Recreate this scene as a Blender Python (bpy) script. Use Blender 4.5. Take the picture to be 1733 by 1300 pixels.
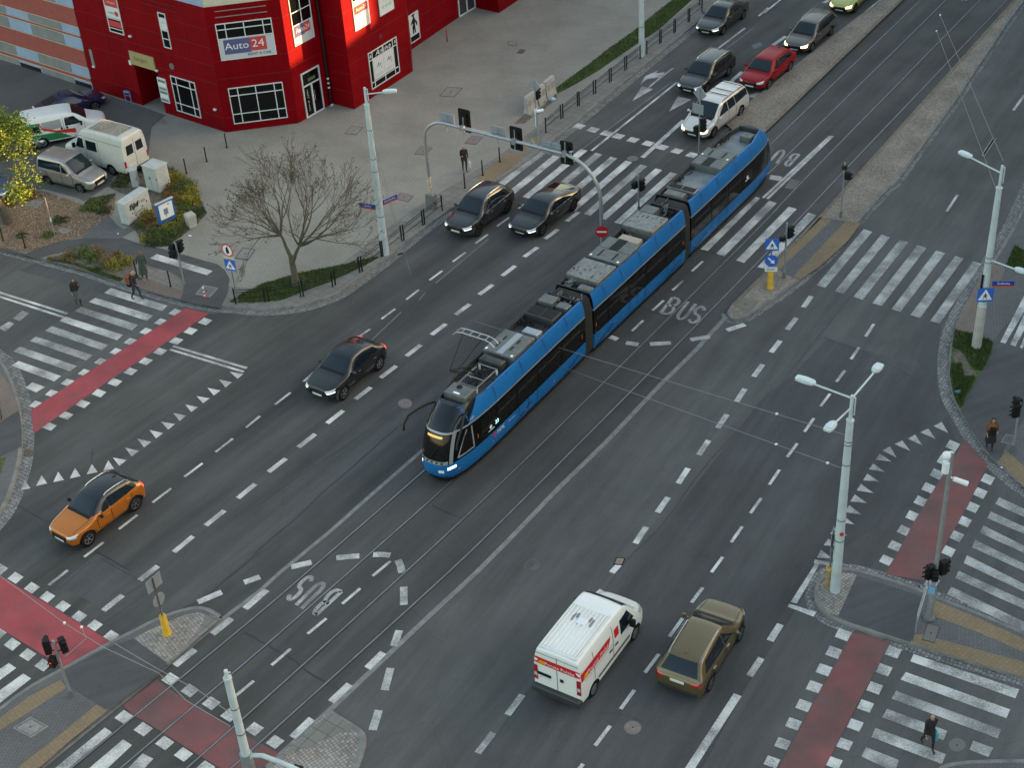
import bpy, bmesh, math, random
from mathutils import Vector, Matrix
from mathutils.bvhtree import BVHTree
R=math.radians
for o in list(bpy.data.objects): bpy.data.objects.remove(o)
SC=bpy.context.scene
COL=SC.collection
# ---------------------------------------------------------------- camera
CX,CY,FPX,CAMH=866.5,650.0,2600.0,41.5
_vp=Vector((1125-CX,4224-CY,FPX)).normalized()
UPc=-_vp
_fw=Vector((0,0,1)); FYc=(_fw-UPc*_fw.dot(UPc)).normalized(); RXc=FYc.cross(UPc)
if RXc.x<0: RXc=-RXc
def at(x,y,z=0.0):
    r=Vector((x-CX,y-CY,FPX)); t=-(CAMH-z)/r.dot(UPc)
    return Vector((t*r.dot(RXc),t*r.dot(FYc),z))
cam=bpy.data.cameras.new('camera'); camo=bpy.data.objects.new('camera',cam); COL.objects.link(camo)
cam.sensor_width=36; cam.lens=FPX/1733*36; cam.clip_start=.5; cam.clip_end=3000
rt=Vector((RXc[0],FYc[0],UPc[0])); upv=-Vector((RXc[1],FYc[1],UPc[1])); bk=-Vector((RXc[2],FYc[2],UPc[2]))
m=Matrix((rt,upv,bk)).transposed().to_4x4(); m.translation=Vector((0,0,CAMH)); camo.matrix_world=m
SC.camera=camo
SC.render.resolution_x=1024; SC.render.resolution_y=769
# ---------------------------------------------------------------- light
SUN_EL,SUN_AZ=8.0,10.0      # elevation, azimuth from +X
w=bpy.data.worlds.new('World'); SC.world=w; w.use_nodes=True
nt=w.node_tree; bg=nt.nodes['Background']; sky=nt.nodes.new('ShaderNodeTexSky'); sky.sky_type='NISHITA'
sky.sun_disc=False; sky.sun_elevation=R(SUN_EL+6); sky.sun_rotation=R(90-SUN_AZ); sky.air_density=1.2; sky.dust_density=2.0; sky.ozone_density=1.0
nt.links.new(sky.outputs[0],bg.inputs[0]); bg.inputs[1].default_value=0.15
sl=bpy.data.lights.new('sun','SUN'); sl.energy=5.0; sl.angle=R(.5); sl.color=(1,.58,.32)
so=bpy.data.objects.new('sun',sl); COL.objects.link(so)
sd=Vector((math.cos(R(SUN_AZ))*math.cos(R(SUN_EL)),math.sin(R(SUN_AZ))*math.cos(R(SUN_EL)),math.sin(R(SUN_EL))))
so.rotation_euler=sd.to_track_quat('Z','Y').to_euler(); so.location=sd*200
SC.view_settings.view_transform='Standard'; SC.view_settings.look='None'; SC.view_settings.gamma=1
SC.view_settings.exposure=1.85
try:
    SC.view_settings.use_white_balance=True; SC.view_settings.white_balance_temperature=7900; SC.view_settings.white_balance_tint=8
except Exception: pass
# ---------------------------------------------------------------- materials
MATS={}
def mat(name,col,rough=.6,metal=0.,coat=0.,emit=None,es=1.,spec=.5,noise=None,bump=None,alpha=1.,ior=None):
    """noise=(scale,amount[,detail]) multiplies colour; bump=(scale,strength)"""
    if name in MATS: return MATS[name]
    m=bpy.data.materials.new(name); m.use_nodes=True; MATS[name]=m
    N=m.node_tree.nodes; L=m.node_tree.links; b=N['Principled BSDF']
    b.inputs['Base Color'].default_value=(*col,1); b.inputs['Roughness'].default_value=rough; b.inputs['Metallic'].default_value=metal
    b.inputs['Coat Weight'].default_value=coat; b.inputs['Coat Roughness'].default_value=.05
    b.inputs['Specular IOR Level'].default_value=spec
    if emit: b.inputs['Emission Color'].default_value=(*emit,1); b.inputs['Emission Strength'].default_value=es
    if noise or bump:
        tc=N.new('ShaderNodeTexCoord')
    if noise:
        n=N.new('ShaderNodeTexNoise'); n.inputs['Scale'].default_value=noise[0]; n.inputs['Detail'].default_value=noise[2] if len(noise)>2 else 5
        L.new(tc.outputs['Object'],n.inputs['Vector'])
        mr=N.new('ShaderNodeMapRange'); mr.inputs['From Min'].default_value=.3; mr.inputs['From Max'].default_value=.7
        mr.inputs['To Min'].default_value=1-noise[1]; mr.inputs['To Max'].default_value=1+noise[1]
        L.new(n.outputs[0],mr.inputs[0])
        hv=N.new('ShaderNodeMix'); hv.data_type='RGBA'; hv.blend_type='MULTIPLY'; hv.inputs[0].default_value=1
        hv.inputs[6].default_value=(*col,1); L.new(mr.outputs[0],hv.inputs[7]); L.new(hv.outputs[2],b.inputs['Base Color'])
    if bump:
        n2=N.new('ShaderNodeTexNoise'); n2.inputs['Scale'].default_value=bump[0]; n2.inputs['Detail'].default_value=4
        L.new(tc.outputs['Object'],n2.inputs['Vector']); bp=N.new('ShaderNodeBump'); bp.inputs['Strength'].default_value=bump[1]; bp.inputs['Distance'].default_value=.02
        L.new(n2.outputs[0],bp.inputs['Height']); L.new(bp.outputs[0],b.inputs['Normal'])
    return m
def nodes(m): return m.node_tree.nodes,m.node_tree.links,m.node_tree.nodes['Principled BSDF']
def ramp(N,pts):
    r=N.new('ShaderNodeValToRGB'); e=r.color_ramp.elements
    while len(e)<len(pts): e.new(.5)
    for i,(p,c) in enumerate(pts): e[i].position=p; e[i].color=(*c,1)
    return r
def mulc(N,L,a,bsock,fac=1.):
    x=N.new('ShaderNodeMix'); x.data_type='RGBA'; x.blend_type='MULTIPLY'; x.inputs[0].default_value=fac
    if isinstance(a,tuple): x.inputs[6].default_value=(*a,1)
    else: L.new(a,x.inputs[6])
    L.new(bsock,x.inputs[7]); return x.outputs[2]
def noise(N,L,vec,scale,detail=4,rough=.5,mp=None):
    if mp:
        mm=N.new('ShaderNodeMapping'); mm.inputs['Rotation'].default_value=(0,0,mp[0]); L.new(vec,mm.inputs[0])
        m2=N.new('ShaderNodeMapping'); m2.inputs['Scale'].default_value=mp[1]; L.new(mm.outputs[0],m2.inputs[0]); vec=m2.outputs[0]
    n=N.new('ShaderNodeTexNoise'); n.inputs['Scale'].default_value=scale; n.inputs['Detail'].default_value=detail; n.inputs['Roughness'].default_value=rough
    L.new(vec,n.inputs['Vector']); return n.outputs[0]
def rng(N,L,s,a,b,c,d):
    r=N.new('ShaderNodeMapRange'); 
    for i,v in enumerate((a,b,c,d)): r.inputs[i+1].default_value=v
    L.new(s,r.inputs[0]); return r.outputs[0]
def asphalt(name,col,ang=52,streak=.22,grain=.25,rough=.78):
    m=mat(name,col,rough,spec=.25); N,L,b=nodes(m); tc=N.new('ShaderNodeTexCoord'); v=tc.outputs['Object']
    g=rng(N,L,noise(N,L,v,22,6,.7),.3,.7,1-grain,1+grain)
    p=rng(N,L,noise(N,L,v,.22,6,.62),.3,.7,.84,1.14); oil=rng(N,L,noise(N,L,v,1.6,7,.72),.60,.74,1,.80)
    s=rng(N,L,noise(N,L,v,1.0,3,.5,mp=(-R(ang),(.035,.55,1))),.3,.7,1-streak,1+streak)
    s2=rng(N,L,noise(N,L,v,1.0,4,.6,mp=(-R(ang),(.3,2.4,1))),.35,.65,.90,1.08)
    c=mulc(N,L,col,g); c=mulc(N,L,c,p); c=mulc(N,L,c,oil); c=mulc(N,L,c,s); c=mulc(N,L,c,s2)
    vo=N.new('ShaderNodeTexVoronoi'); vo.feature='DISTANCE_TO_EDGE'; vo.inputs['Scale'].default_value=.16
    dn=N.new('ShaderNodeTexNoise'); dn.inputs['Scale'].default_value=.9; dn.inputs['Detail'].default_value=5; L.new(v,dn.inputs['Vector'])
    ad=N.new('ShaderNodeMix'); ad.data_type='VECTOR'; ad.inputs[0].default_value=.35; L.new(v,ad.inputs[4]); L.new(dn.outputs[1],ad.inputs[5]); 
    L.new(ad.outputs[1],vo.inputs['Vector'])
    ck=rng(N,L,vo.outputs['Distance'],0,.0025,.88,1); c=mulc(N,L,c,ck)
    L.new(c,b.inputs['Base Color'])
    L.new(rng(N,L,noise(N,L,v,.3,3),.3,.7,rough-.12,rough+.1),b.inputs['Roughness'])
    bp=N.new('ShaderNodeBump'); bp.inputs['Strength'].default_value=.35; bp.inputs['Distance'].default_value=.01; L.new(noise(N,L,v,60,3),bp.inputs['Height']); L.new(bp.outputs[0],b.inputs['Normal'])
    return m
def pavers(name,c1,c2,mortar,w=.22,h=.11,ang=0,off=.5,ms=.012,big=.15):
    m=mat(name,c1,.85); N,L,b=nodes(m); tc=N.new('ShaderNodeTexCoord'); v=tc.outputs['Object']
    mm=N.new('ShaderNodeMapping'); mm.inputs['Rotation'].default_value=(0,0,-R(ang)); L.new(v,mm.inputs[0])
    br=N.new('ShaderNodeTexBrick'); br.offset=off; br.inputs['Color1'].default_value=(*c1,1); br.inputs['Color2'].default_value=(*c2,1); br.inputs['Mortar'].default_value=(*mortar,1)
    br.inputs['Scale'].default_value=1; br.inputs['Mortar Size'].default_value=ms; br.inputs['Brick Width'].default_value=w; br.inputs['Row Height'].default_value=h; br.inputs['Mortar Smooth'].default_value=.3
    L.new(mm.outputs[0],br.inputs['Vector'])
    c=mulc(N,L,br.outputs['Color'],rng(N,L,noise(N,L,v,.35,5,.6),.3,.7,1-big,1+big))
    c=mulc(N,L,c,rng(N,L,noise(N,L,v,9,5,.7),.3,.7,.92,1.08)); L.new(c,b.inputs['Base Color'])
    bp=N.new('ShaderNodeBump'); bp.inputs['Strength'].default_value=.5; bp.inputs['Distance'].default_value=.01; L.new(br.outputs['Fac'],bp.inputs['Height']); bp.invert=True; L.new(bp.outputs[0],b.inputs['Normal'])
    return m
def cobble(name,cols,scale=7,rand=.6,ang=52,stretch=(1,1.25,1),dark=(.02,.019,.017)):
    m=mat(name,cols[0],.85); N,L,b=nodes(m); tc=N.new('ShaderNodeTexCoord'); v=tc.outputs['Object']
    m0=N.new('ShaderNodeMapping'); m0.inputs['Rotation'].default_value=(0,0,-R(ang)); L.new(v,m0.inputs[0])
    mm=N.new('ShaderNodeMapping'); mm.inputs['Scale'].default_value=stretch; L.new(m0.outputs[0],mm.inputs[0])
    outs=[]
    for f in ('F1','DISTANCE_TO_EDGE'):
        vo=N.new('ShaderNodeTexVoronoi'); vo.feature=f; vo.inputs['Scale'].default_value=scale; vo.inputs['Randomness'].default_value=rand; L.new(mm.outputs[0],vo.inputs['Vector']); outs.append(vo)
    sep=N.new('ShaderNodeSeparateColor'); L.new(outs[0].outputs['Color'],sep.inputs[0])
    k=len(cols); rp=ramp(N,[(i/(k-1),c) for i,c in enumerate(cols)]); L.new(sep.outputs[0],rp.inputs[0])
    e=rng(N,L,outs[1].outputs['Distance'],.02,.09,0,1)
    mx=N.new('ShaderNodeMix'); mx.data_type='RGBA'; L.new(e,mx.inputs[0]); mx.inputs[6].default_value=(*dark,1); L.new(rp.outputs[0],mx.inputs[7])
    c=mulc(N,L,mx.outputs[2],rng(N,L,noise(N,L,v,.5,4),.3,.7,.78,1.2)); L.new(c,b.inputs['Base Color'])
    bp=N.new('ShaderNodeBump'); bp.inputs['Strength'].default_value=.8; bp.inputs['Distance'].default_value=.03; L.new(e,bp.inputs['Height']); L.new(bp.outputs[0],b.inputs['Normal'])
    return m
def worn(name,col,under,amt=.45,scale=3.):
    """painted marking with worn-through spots"""
    m=mat(name,col,.65); N,L,b=nodes(m); tc=N.new('ShaderNodeTexCoord'); v=tc.outputs['Object']
    n=noise(N,L,v,scale*6,7,.75); n2=noise(N,L,v,scale*.25,4,.6)
    ad=N.new('ShaderNodeMath'); ad.operation='ADD'; L.new(n,ad.inputs[0]); L.new(n2,ad.inputs[1])
    f=rng(N,L,ad.outputs[0],1.02-amt*.5,1.25-amt*.25,1,0)
    mx=N.new('ShaderNodeMix'); mx.data_type='RGBA'; L.new(f,mx.inputs[0]); mx.inputs[6].default_value=(*under,1); mx.inputs[7].default_value=(*col,1)
    c=mulc(N,L,mx.outputs[2],rng(N,L,noise(N,L,v,.8,4),.3,.7,.82,1.12)); L.new(c,b.inputs['Base Color']); return m
M_ASPH=asphalt('asphalt',(.092,.092,.089),56,.2)
M_ASPHU=asphalt('asphalt_upper_road',(.071,.071,.069),50,.34)
M_ASPH2=asphalt('asphalt_newer',(.073,.074,.074),58,.24)
M_TRAM=asphalt('asphalt_trackbed',(.070,.069,.067),53,.25)
M_PATH=asphalt('asphalt_path',(.080,.081,.083),20,.08,.2)
M_PATCH=asphalt('asphalt_patch',(.050,.053,.057),52,.1)
M_PAV=pavers('paving_grey',(.255,.243,.212),(.235,.224,.196),(.195,.186,.163),.24,.24,48,.5,.016,.14)
M_PARK=pavers('paving_parking',(.115,.112,.105),(.10,.097,.092),(.075,.073,.07),.2,.1,20)
M_PAVR=pavers('paving_slabs',(.20,.19,.172),(.17,.162,.148),(.06,.06,.055),.5,.5,52,.0,.012)
M_PAVP=pavers('paving_small_grey',(.125,.125,.127),(.105,.105,.108),(.07,.07,.07),.2,.1,30)
M_PINK=pavers('paving_pink',(.20,.155,.13),(.17,.13,.11),(.10,.085,.075),.2,.1,70)
M_TACT=pavers('tactile_yellow',(.24,.17,.10),(.205,.148,.088),(.165,.122,.08),.16,.16,40,0,.012)
M_COB=cobble('cobbles_median',[(.21,.168,.135),(.27,.23,.19),(.34,.295,.25),(.23,.175,.14)],10.5,.7,52,(1,1.2,1),(.14,.115,.095))
M_COB2=cobble('cobbles_tip',[(.19,.185,.17),(.28,.27,.25),(.34,.325,.30),(.30,.22,.18)],7.5,.3,35,(1,1.1,1),(.06,.058,.05))
M_GUT=cobble('cobbles_gutter',[(.14,.145,.145),(.2,.2,.195),(.25,.25,.24)],5.5,.45,52)
M_KERB=mat('kerb_stone',(.175,.17,.16),.85,noise=(2.5,.25),bump=(20,.3))
M_KERBB=mat('kerb_edge_brown',(.17,.135,.10),.85,noise=(3,.3))
M_WHT=worn('paint_white',(.62,.61,.585),(.2,.2,.195),.30)
M_WHT2=worn('paint_white_worn',(.49,.485,.465),(.16,.16,.157),.42)
M_WHT3=worn('paint_white_old',(.19,.192,.19),(.10,.105,.108),.6)
M_RED=worn('paint_red',(.36,.05,.06),(.24,.05,.055),.25)
M_RED2=worn('paint_red_old',(.22,.06,.058),(.12,.06,.058),.42)
M_SEAM=mat('seam_concrete',(.185,.185,.178),.85,noise=(3,.25))
M_TAR=mat('tar',(.022,.023,.026),.5)
M_RAIL=mat('rail_steel',(.22,.22,.22),.5,.6,noise=(2,.2))
M_GROOVE=mat('rail_groove',(.018,.018,.02),.8)
M_GRASS=mat('grass',(.055,.085,.024),.9,noise=(9,.6,8),bump=(30,.6))
M_EARTH=mat('earth',(.12,.10,.078),.95,noise=(6,.4,8),bump=(20,.6))
M_MULCH=cobble('bark_mulch',[(.20,.125,.075),(.30,.20,.13),(.14,.085,.05),(.38,.28,.2),(.16,.12,.07)],16,1,20,(1,1.8,1),(.05,.035,.022))
M_BLK=mat('black_metal',(.011,.011,.011),.55,spec=.3)
M_BLKP=mat('black_plastic',(.009,.009,.009),.6,spec=.25)
M_GREY=mat('galvanised',(.36,.38,.40),.45,.6,noise=(5,.12))
M_STEEL=mat('steel_dull',(.2,.21,.215),.5,.5)
M_POLE=mat('pole_paint_pale',(.46,.53,.55),.5,.05,noise=(1.5,.12))
M_CONC=mat('concrete_pale',(.38,.37,.345),.85,noise=(2.5,.18),bump=(14,.3))
M_WHITE=mat('white_plain',(.72,.74,.75),.45)
M_YEL=mat('yellow_bollard',(.62,.36,.035),.5,noise=(4,.15))
M_DGLASS=mat('dark_glass',(.004,.004,.005),.08,0,0,spec=.3)
M_RUB=mat('rubber',(.009,.009,.009),.8,spec=.2)
M_CHR=mat('chrome',(.6,.61,.62),.15,1)
M_SIGNB=mat('sign_blue',(.02,.12,.50),.4)
M_SIGNR=mat('sign_red',(.55,.02,.025),.4)
M_SIGNBACK=mat('sign_back',(.30,.33,.36),.5,.4)
# ---------------------------------------------------------------- mesh helpers
def link(name,me,parent=None):
    o=bpy.data.objects.new(name,me); COL.objects.link(o)
    if parent: o.parent=parent
    return o
def tag(o,label=None,cat=None,group=None,kind=None):
    if label: o['label']=label
    if cat: o['category']=cat
    if group: o['group']=group
    if kind: o['kind']=kind
    return o
def empty(name,loc,rz=0,label=None,cat=None,group=None):
    o=bpy.data.objects.new(name,None); COL.objects.link(o); o.location=loc; o.rotation_euler=(0,0,rz); o.empty_display_size=.3
    return tag(o,label,cat,group)
class MB:
    def __init__(s): s.v=[]; s.f=[]; s.m=[]; s.mi=0
    def add(s,vs,fs,mi=None):
        b=len(s.v); s.v+= [tuple(v) for v in vs]; s.f+=[tuple(i+b for i in f) for f in fs]; s.m+=[s.mi if mi is None else mi]*len(fs); return s
    def box(s,c,d,rz=0,mi=None,bev=0):
        x,y,z=d[0]/2,d[1]/2,d[2]/2; cr,sr=math.cos(rz),math.sin(rz)
        if bev:
            rings=[]
            for zz,k in ((-z,0),(z-bev,0),(z,bev)):
                for px,py in ((-x+k,-y+k),(x-k,-y+k),(x-k,y-k),(-x+k,y-k)): rings.append((c[0]+px*cr-py*sr,c[1]+px*sr+py*cr,c[2]+zz))
            fs=[(3,2,1,0),(8,9,10,11)]
            for r in (0,4):
                for i in range(4): fs.append((r+i,r+(i+1)%4,r+4+(i+1)%4,r+4+i))
            return s.add(rings,fs,mi)
        vs=[]
        for zz in (-z,z):
            for px,py in ((-x,-y),(x,-y),(x,y),(-x,y)): vs.append((c[0]+px*cr-py*sr,c[1]+px*sr+py*cr,c[2]+zz))
        return s.add(vs,[(3,2,1,0),(4,5,6,7),(0,1,5,4),(1,2,6,5),(2,3,7,6),(3,0,4,7)],mi)
    def tube(s,pts,r,n=8,mi=None,cap=True):
        pts=[Vector(p) for p in pts]; k=len(pts); rs=r if isinstance(r,(list,tuple)) else [r]*k
        vs=[];fs=[]; prev=None
        for i,p in enumerate(pts):
            t=(pts[min(i+1,k-1)]-pts[max(i-1,0)]).normalized()
            if prev is None:
                a=Vector((0,0,1)) if abs(t.z)<.9 else Vector((1,0,0)); u=t.cross(a).normalized()
            else:
                u=prev-t*prev.dot(t); u=u.normalized() if u.length>1e-6 else t.orthogonal().normalized()
            prev=u; w_=t.cross(u)
            for j in range(n):
                a=2*math.pi*j/n; vs.append(p+(u*math.cos(a)+w_*math.sin(a))*rs[i])
        for i in range(k-1):
            for j in range(n): fs.append((i*n+j,i*n+(j+1)%n,(i+1)*n+(j+1)%n,(i+1)*n+j))
        if cap: fs.append(tuple(range(n-1,-1,-1))); fs.append(tuple((k-1)*n+j for j in range(n)))
        return s.add(vs,fs,mi)
    def cyl(s,a,b,r,n=12,mi=None): return s.tube([a,b],r,n,mi)
    def ball(s,c,r,n=8,mi=None,sc=(1,1,1)):
        vs=[];fs=[];m_=n//2+1
        for i in range(1,m_):
            th=math.pi*i/m_
            for j in range(n):
                a=2*math.pi*j/n; vs.append((c[0]+r*sc[0]*math.sin(th)*math.cos(a),c[1]+r*sc[1]*math.sin(th)*math.sin(a),c[2]+r*sc[2]*math.cos(th)))
        for i in range(m_-2):
            for j in range(n): fs.append((i*n+j,(i+1)*n+j,(i+1)*n+(j+1)%n,i*n+(j+1)%n))
        t=len(vs); vs.append((c[0],c[1],c[2]+r*sc[2])); vs.append((c[0],c[1],c[2]-r*sc[2]))
        for j in range(n): fs.append((t,j,(j+1)%n)); l=(m_-2)*n; fs.append((t+1,l+(j+1)%n,l+j))
        return s.add(vs,fs,mi)
    def disc(s,c,nrm,r,t=.01,n=24,mi=None):
        nrm=Vector(nrm).normalized(); c=Vector(c); return s.tube([c-nrm*t/2,c+nrm*t/2],r,n,mi)
    def prism(s,poly,z0,z1,mi=None):
        n=len(poly); vs=[(p[0],p[1],z0) for p in poly]+[(p[0],p[1],z1) for p in poly]
        return s.add(vs,[tuple(range(n-1,-1,-1)),tuple(range(n,2*n))]+[(i,(i+1)%n,n+(i+1)%n,n+i) for i in range(n)],mi)
    def slab(s,o,u,v,poly,t,mi=None):
        """polygon in plane (o,u,v), extruded t along u x v"""
        o,u,v=Vector(o),Vector(u),Vector(v); nn=u.cross(v).normalized(); n=len(poly)
        a=[o+u*p[0]+v*p[1] for p in poly]; b=[q+nn*t for q in a]
        return s.add(a+b,[tuple(range(n-1,-1,-1)),tuple(range(n,2*n))]+[(i,(i+1)%n,n+(i+1)%n,n+i) for i in range(n)],mi)
    def build(s,name,mats,parent=None,smooth=False,tri=False):
        me=bpy.data.meshes.new(name); me.from_pydata(s.v,[],s.f)
        if not isinstance(mats,(list,tuple)): mats=[mats]
        for m_ in mats: me.materials.append(m_)
        for p,i in zip(me.polygons,s.m): p.material_index=min(i,len(mats)-1); p.use_smooth=smooth
        bm=bmesh.new(); bm.from_mesh(me)
        if tri:
            big=[f for f in bm.faces if len(f.verts)>4]; bmesh.ops.triangulate(bm,faces=big,ngon_method='EAR_CLIP')
        bmesh.ops.recalc_face_normals(bm,faces=bm.faces); bm.to_mesh(me); bm.free()
        if smooth: 
            try: me.set_sharp_from_angle(angle=R(40))
            except Exception: pass
        return link(name,me,parent)
S_=3.9386
FR={'F':(0,0,1),'ZA':(800,200,4.3325),'ZB':(1100,230,4.3325),'ZC':(1333,860,4.3325),'ZD':(0,880,5.777),'ZE':(1533,540,4.335),'ZF':(1600,400,5.91),'ZG':(340,1120,5.777),'ZH':(0,560,3.82)}
for r_,yy in zip('abcd',(0,320,640,970)):
    for c_,xx in zip('1234',(0,430,860,1293)): FR[r_+c_]=(xx,yy,S_)
def Q(fr,s):
    o=FR[fr]; out=[]
    for t in s.split():
        x,y=t.split(','); out.append((o[0]+float(x)/o[2],o[1]+float(y)/o[2]))
    return out
def QQ(*a):
    out=[]
    for i in range(0,len(a),2): out+=Q(a[i],a[i+1])
    return out
def G(p,z=0): return [at(x,y,z) for x,y in p]
def sheet(name,polys,z,m,kind='structure',label=None,cat=None,world=False):
    bm=bmesh.new()
    for p in polys:
        vs=[bm.verts.new((q[0],q[1],z)) for q in (p if world else G(p,z))]
        try: f=bm.faces.new(vs)
        except ValueError: continue
        f.normal_update()
        if f.normal.z<0: f.normal_flip()
    bmesh.ops.triangulate(bm,faces=[f for f in bm.faces if len(f.verts)>4],ngon_method='EAR_CLIP')
    for f in bm.faces:
        f.normal_update()
        if f.normal.z<0: f.normal_flip()
    me=bpy.data.meshes.new(name); bm.to_mesh(me); bm.free(); me.materials.append(m)
    o=link(name,me); tag(o,label,cat,None,kind); return o
def smooth(pts,it=2,closed=False):
    for _ in range(it):
        out=[] if closed else [pts[0]]
        n=len(pts)
        for i in range(n if closed else n-1):
            a,b=pts[i],pts[(i+1)%n]; out+= [tuple(a[k]*.75+b[k]*.25 for k in range(len(a))),tuple(a[k]*.25+b[k]*.75 for k in range(len(a)))]
        if not closed: out.append(pts[-1])
        pts=out
    return pts
def offs(w,d,closed=False):
    """offset a world polyline sideways (left positive)"""
    n=len(w); out=[]
    for i in range(n):
        a=w[i-1] if (i>0 or closed) else w[i]; b=w[(i+1)%n] if (i<n-1 or closed) else w[i]
        t=Vector((b[0]-a[0],b[1]-a[1])).normalized(); out.append(Vector((w[i][0]-t.y*d,w[i][1]+t.x*d,0)))
    return out
def band(mb,w,d0,d1,z,mi=0,closed=False,z1=None):
    a=offs(w,d0,closed); b=offs(w,d1,closed); n=len(w); vs=[(p.x,p.y,z) for p in a]+[(p.x,p.y,z if z1 is None else z1) for p in b]
    fs=[]
    for i in range(n if closed else n-1):
        j=(i+1)%n; fs.append((i,j,n+j,n+i))
    mb.add(vs,fs,mi)
def dashes(name,fr,s,width,z=.014,m=None):
    mb=MB()
    for ln in s.split(';'):
        p=Q(fr,ln.strip())
        w=G(p); band(mb,w,-width/2,width/2,z)
    return mb
class Marks:
    def __init__(s): s.d={}
    def mb(s,m): return s.d.setdefault(m.name,(MB(),m))[0]
    def dash(s,fr,txt,width,m=None,z=.014):
        for ln in txt.split(';'):
            if ln.strip(): band(s.mb(m or M_WHT),G(Q(fr,ln.strip())),-width/2,width/2,z)
    def poly(s,fr,txt,m=None,z=.014):
        for ln in txt.split(';'):
            if ln.strip():
                w=G(Q(fr,ln.strip()),z); s.mb(m or M_WHT).add(w,[tuple(range(len(w)))])
    def sq(s,fr,cs,e1,e2,m=None,z=.014):
        for t in cs.split():
            x,y=map(float,t.split(',')); o=FR[fr]; c=[]
            for a,b in ((-1,-1),(1,-1),(1,1),(-1,1)):
                c.append(at(o[0]+(x+a*e1[0]/2+b*e2[0]/2)/o[2],o[1]+(y+a*e1[1]/2+b*e2[1]/2)/o[2],z))
            s.mb(m or M_WHT).add(c,[(0,1,2,3)])
# ================================================================ GROUND
def big(name,x0,y0,x1,y1,z,m):
    return sheet(name,[[(x0,y0),(x1,y0),(x1,y1),(x0,y1)]],z,m,world=True)
big('ground',-500,-300,500,900,0,M_ASPH)
KZ=.12
# trackbed (darker strip between the concrete seams)
railA=QQ('F','1705,-142 1558,0 1310.8,237.4 1160,385 1000,537','F','870,660','c2','1130,625 350,1300','d1','1733,270 480,1300')+[(10,1392)]
railB=QQ('F','1745,-142 1600,0','a4','1030,180 70,1120','F','1205,385 1040,552')+[(905,680)]+QQ('c2','1310,700 640,1290','d1','1733,520 820,1290')+[(100,1392)]
railC=[(1795,-142),(1658.6,0),(1335,330),(1300,370.8),(1020,650),(860,807.6),(686.4,970),(430,1201),(318,1300),(214,1392)]
railD=[(1838,-142),(1704,0),(1389.5,330),(1300,426.6),(1081,650),(860,872),(760,970),(430,1267),(393,1300),(290,1392)]
seamL=QQ('c2','1125,480 770,790 500,1030 170,1300','d1','1733,120 1540,265 1060,665 560,1070 280,1300')
seamR=QQ('b3','1455,850 1240,1085 1020,1300','c3','640,440 350,720 0,1085','d2','1480,0 1160,295 860,580 490,930 170,1220 80,1300')
sheet('road',[ [ (1780,-142),(1558+30,-60)]+[(1530,0),(1305,215),(1000,500),(700,780)]+seamL+[(40,1340),(290,1392)]+seamR[::-1]+QQ('ZB','590,1270 830,1020 1250,590 1733,50')+[(1690+43,0),(1850,-142)] ],.004,M_TRAM)
mk=Marks()
for s_ in (seamL,): band(mk.mb(M_SEAM),G(s_),-.09,.09,.009)
band(mk.mb(M_SEAM),G(seamR),-.11,.11,.009)
sheet('road',[[(1500,-142)]+[(1588,-60),(1530,0),(1305,215),(1000,500),(700,780)]+seamL+[(40,1340),(-300,1500),(-300,700)]+QQ('F','52,735 20,830 0,880 0,880')[0:2]+[(57,734),(354,531),(396,530),(440,531),(567,506),(684,418),(765,362),(845,309),(985,206),(1180,45),(1320,-70)]],.002,M_ASPHU)
# newer asphalt on the right half
sheet('road',[QQ('c3','780,1225 1058,951 1530,350 1733,100','b4','180,1250 420,1000 720,760 1180,900 1150,1300','c4','1300,480 1400,640 900,900','F','1385,955 1345,1035 1262,1165 1165,1345 770,1345 875,1192')],.0035,M_ASPH2)
# asphalt patches
for t in (('b1','120,540 420,420 760,560 690,700'),('d1','0,1 0,1 0,1'),('b4','380,980 700,560 1130,700 1010,1180 620,1060'),('ZD','560,640 950,330 1350,560 1020,870')):
    if t[1].startswith('0,1'): continue
    sheet('road',[Q(*t)],.0055 if t[0]!='b4' else .0062,M_ASPH if t[0]=='b4' else asphalt('asphalt_repair',(.073,.077,.08),52,.1))
# ---- markings
mk.dash('b2','1170,608 1255,545;1325,485 1410,422;1475,363 1558,303;1620,248 1700,190;1015,738 1098,672;850,867 940,800;700,985 772,935;330,1285 405,1218',.13)
mk.dash('ZA','335,665 375,632',.13); mk.dash('c2','140,178 243,98',.13)
mk.dash('c1','1640,332 1733,255;1437,495 1552,405;1230,660 1350,570;1017,832 1140,738;793,1010 915,915;562,1195 690,1097',.13)
mk.dash('ZD','475,643 665,495',.14); mk.dash('ZD','1010,892 1200,740;1365,595 1545,455',.27)
mk.dash('b2','1500,705 1592,637;1342,838 1438,768;1183,973 1278,900;1015,1115 1112,1040;843,1260 948,1180',.25)
mk.dash('b3','107,453 197,388;247,333 333,268;390,215 470,153;-40,580 48,512',.25)
mk.dash('c2','675,143 778,63;487,303 595,218;296,463 408,375;97,628 213,538',.25)
mk.dash('c1','1586,803 1702,708;1372,985 1497,885;1159,1162 1287,1057',.25)
mk.dash('d1','1110,0 1112,-2',.01)
mk.dash('a3','555,1005 1125,548;1395,325 1580,185;1670,105 1733,50',.15)
mk.dash('a3','470,1010 1090,545;1450,325 1635,185',.1,M_WHT3,.011)
mk.dash('a3','895,1050 1170,800;1480,548 1560,478',.27)
mk.dash('a4','0,85 105,0;105,0 200,-75',.14); mk.dash('a4','60,300 145,240;605,142 780,0;780,0 860,-70',.27); mk.dash('a4','400,18 430,0',.3)
mk.dash('b2','1210,628 1560,335;600,1185 980,820;1100,740 1140,690',.09,M_WHT3,.011)
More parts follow.
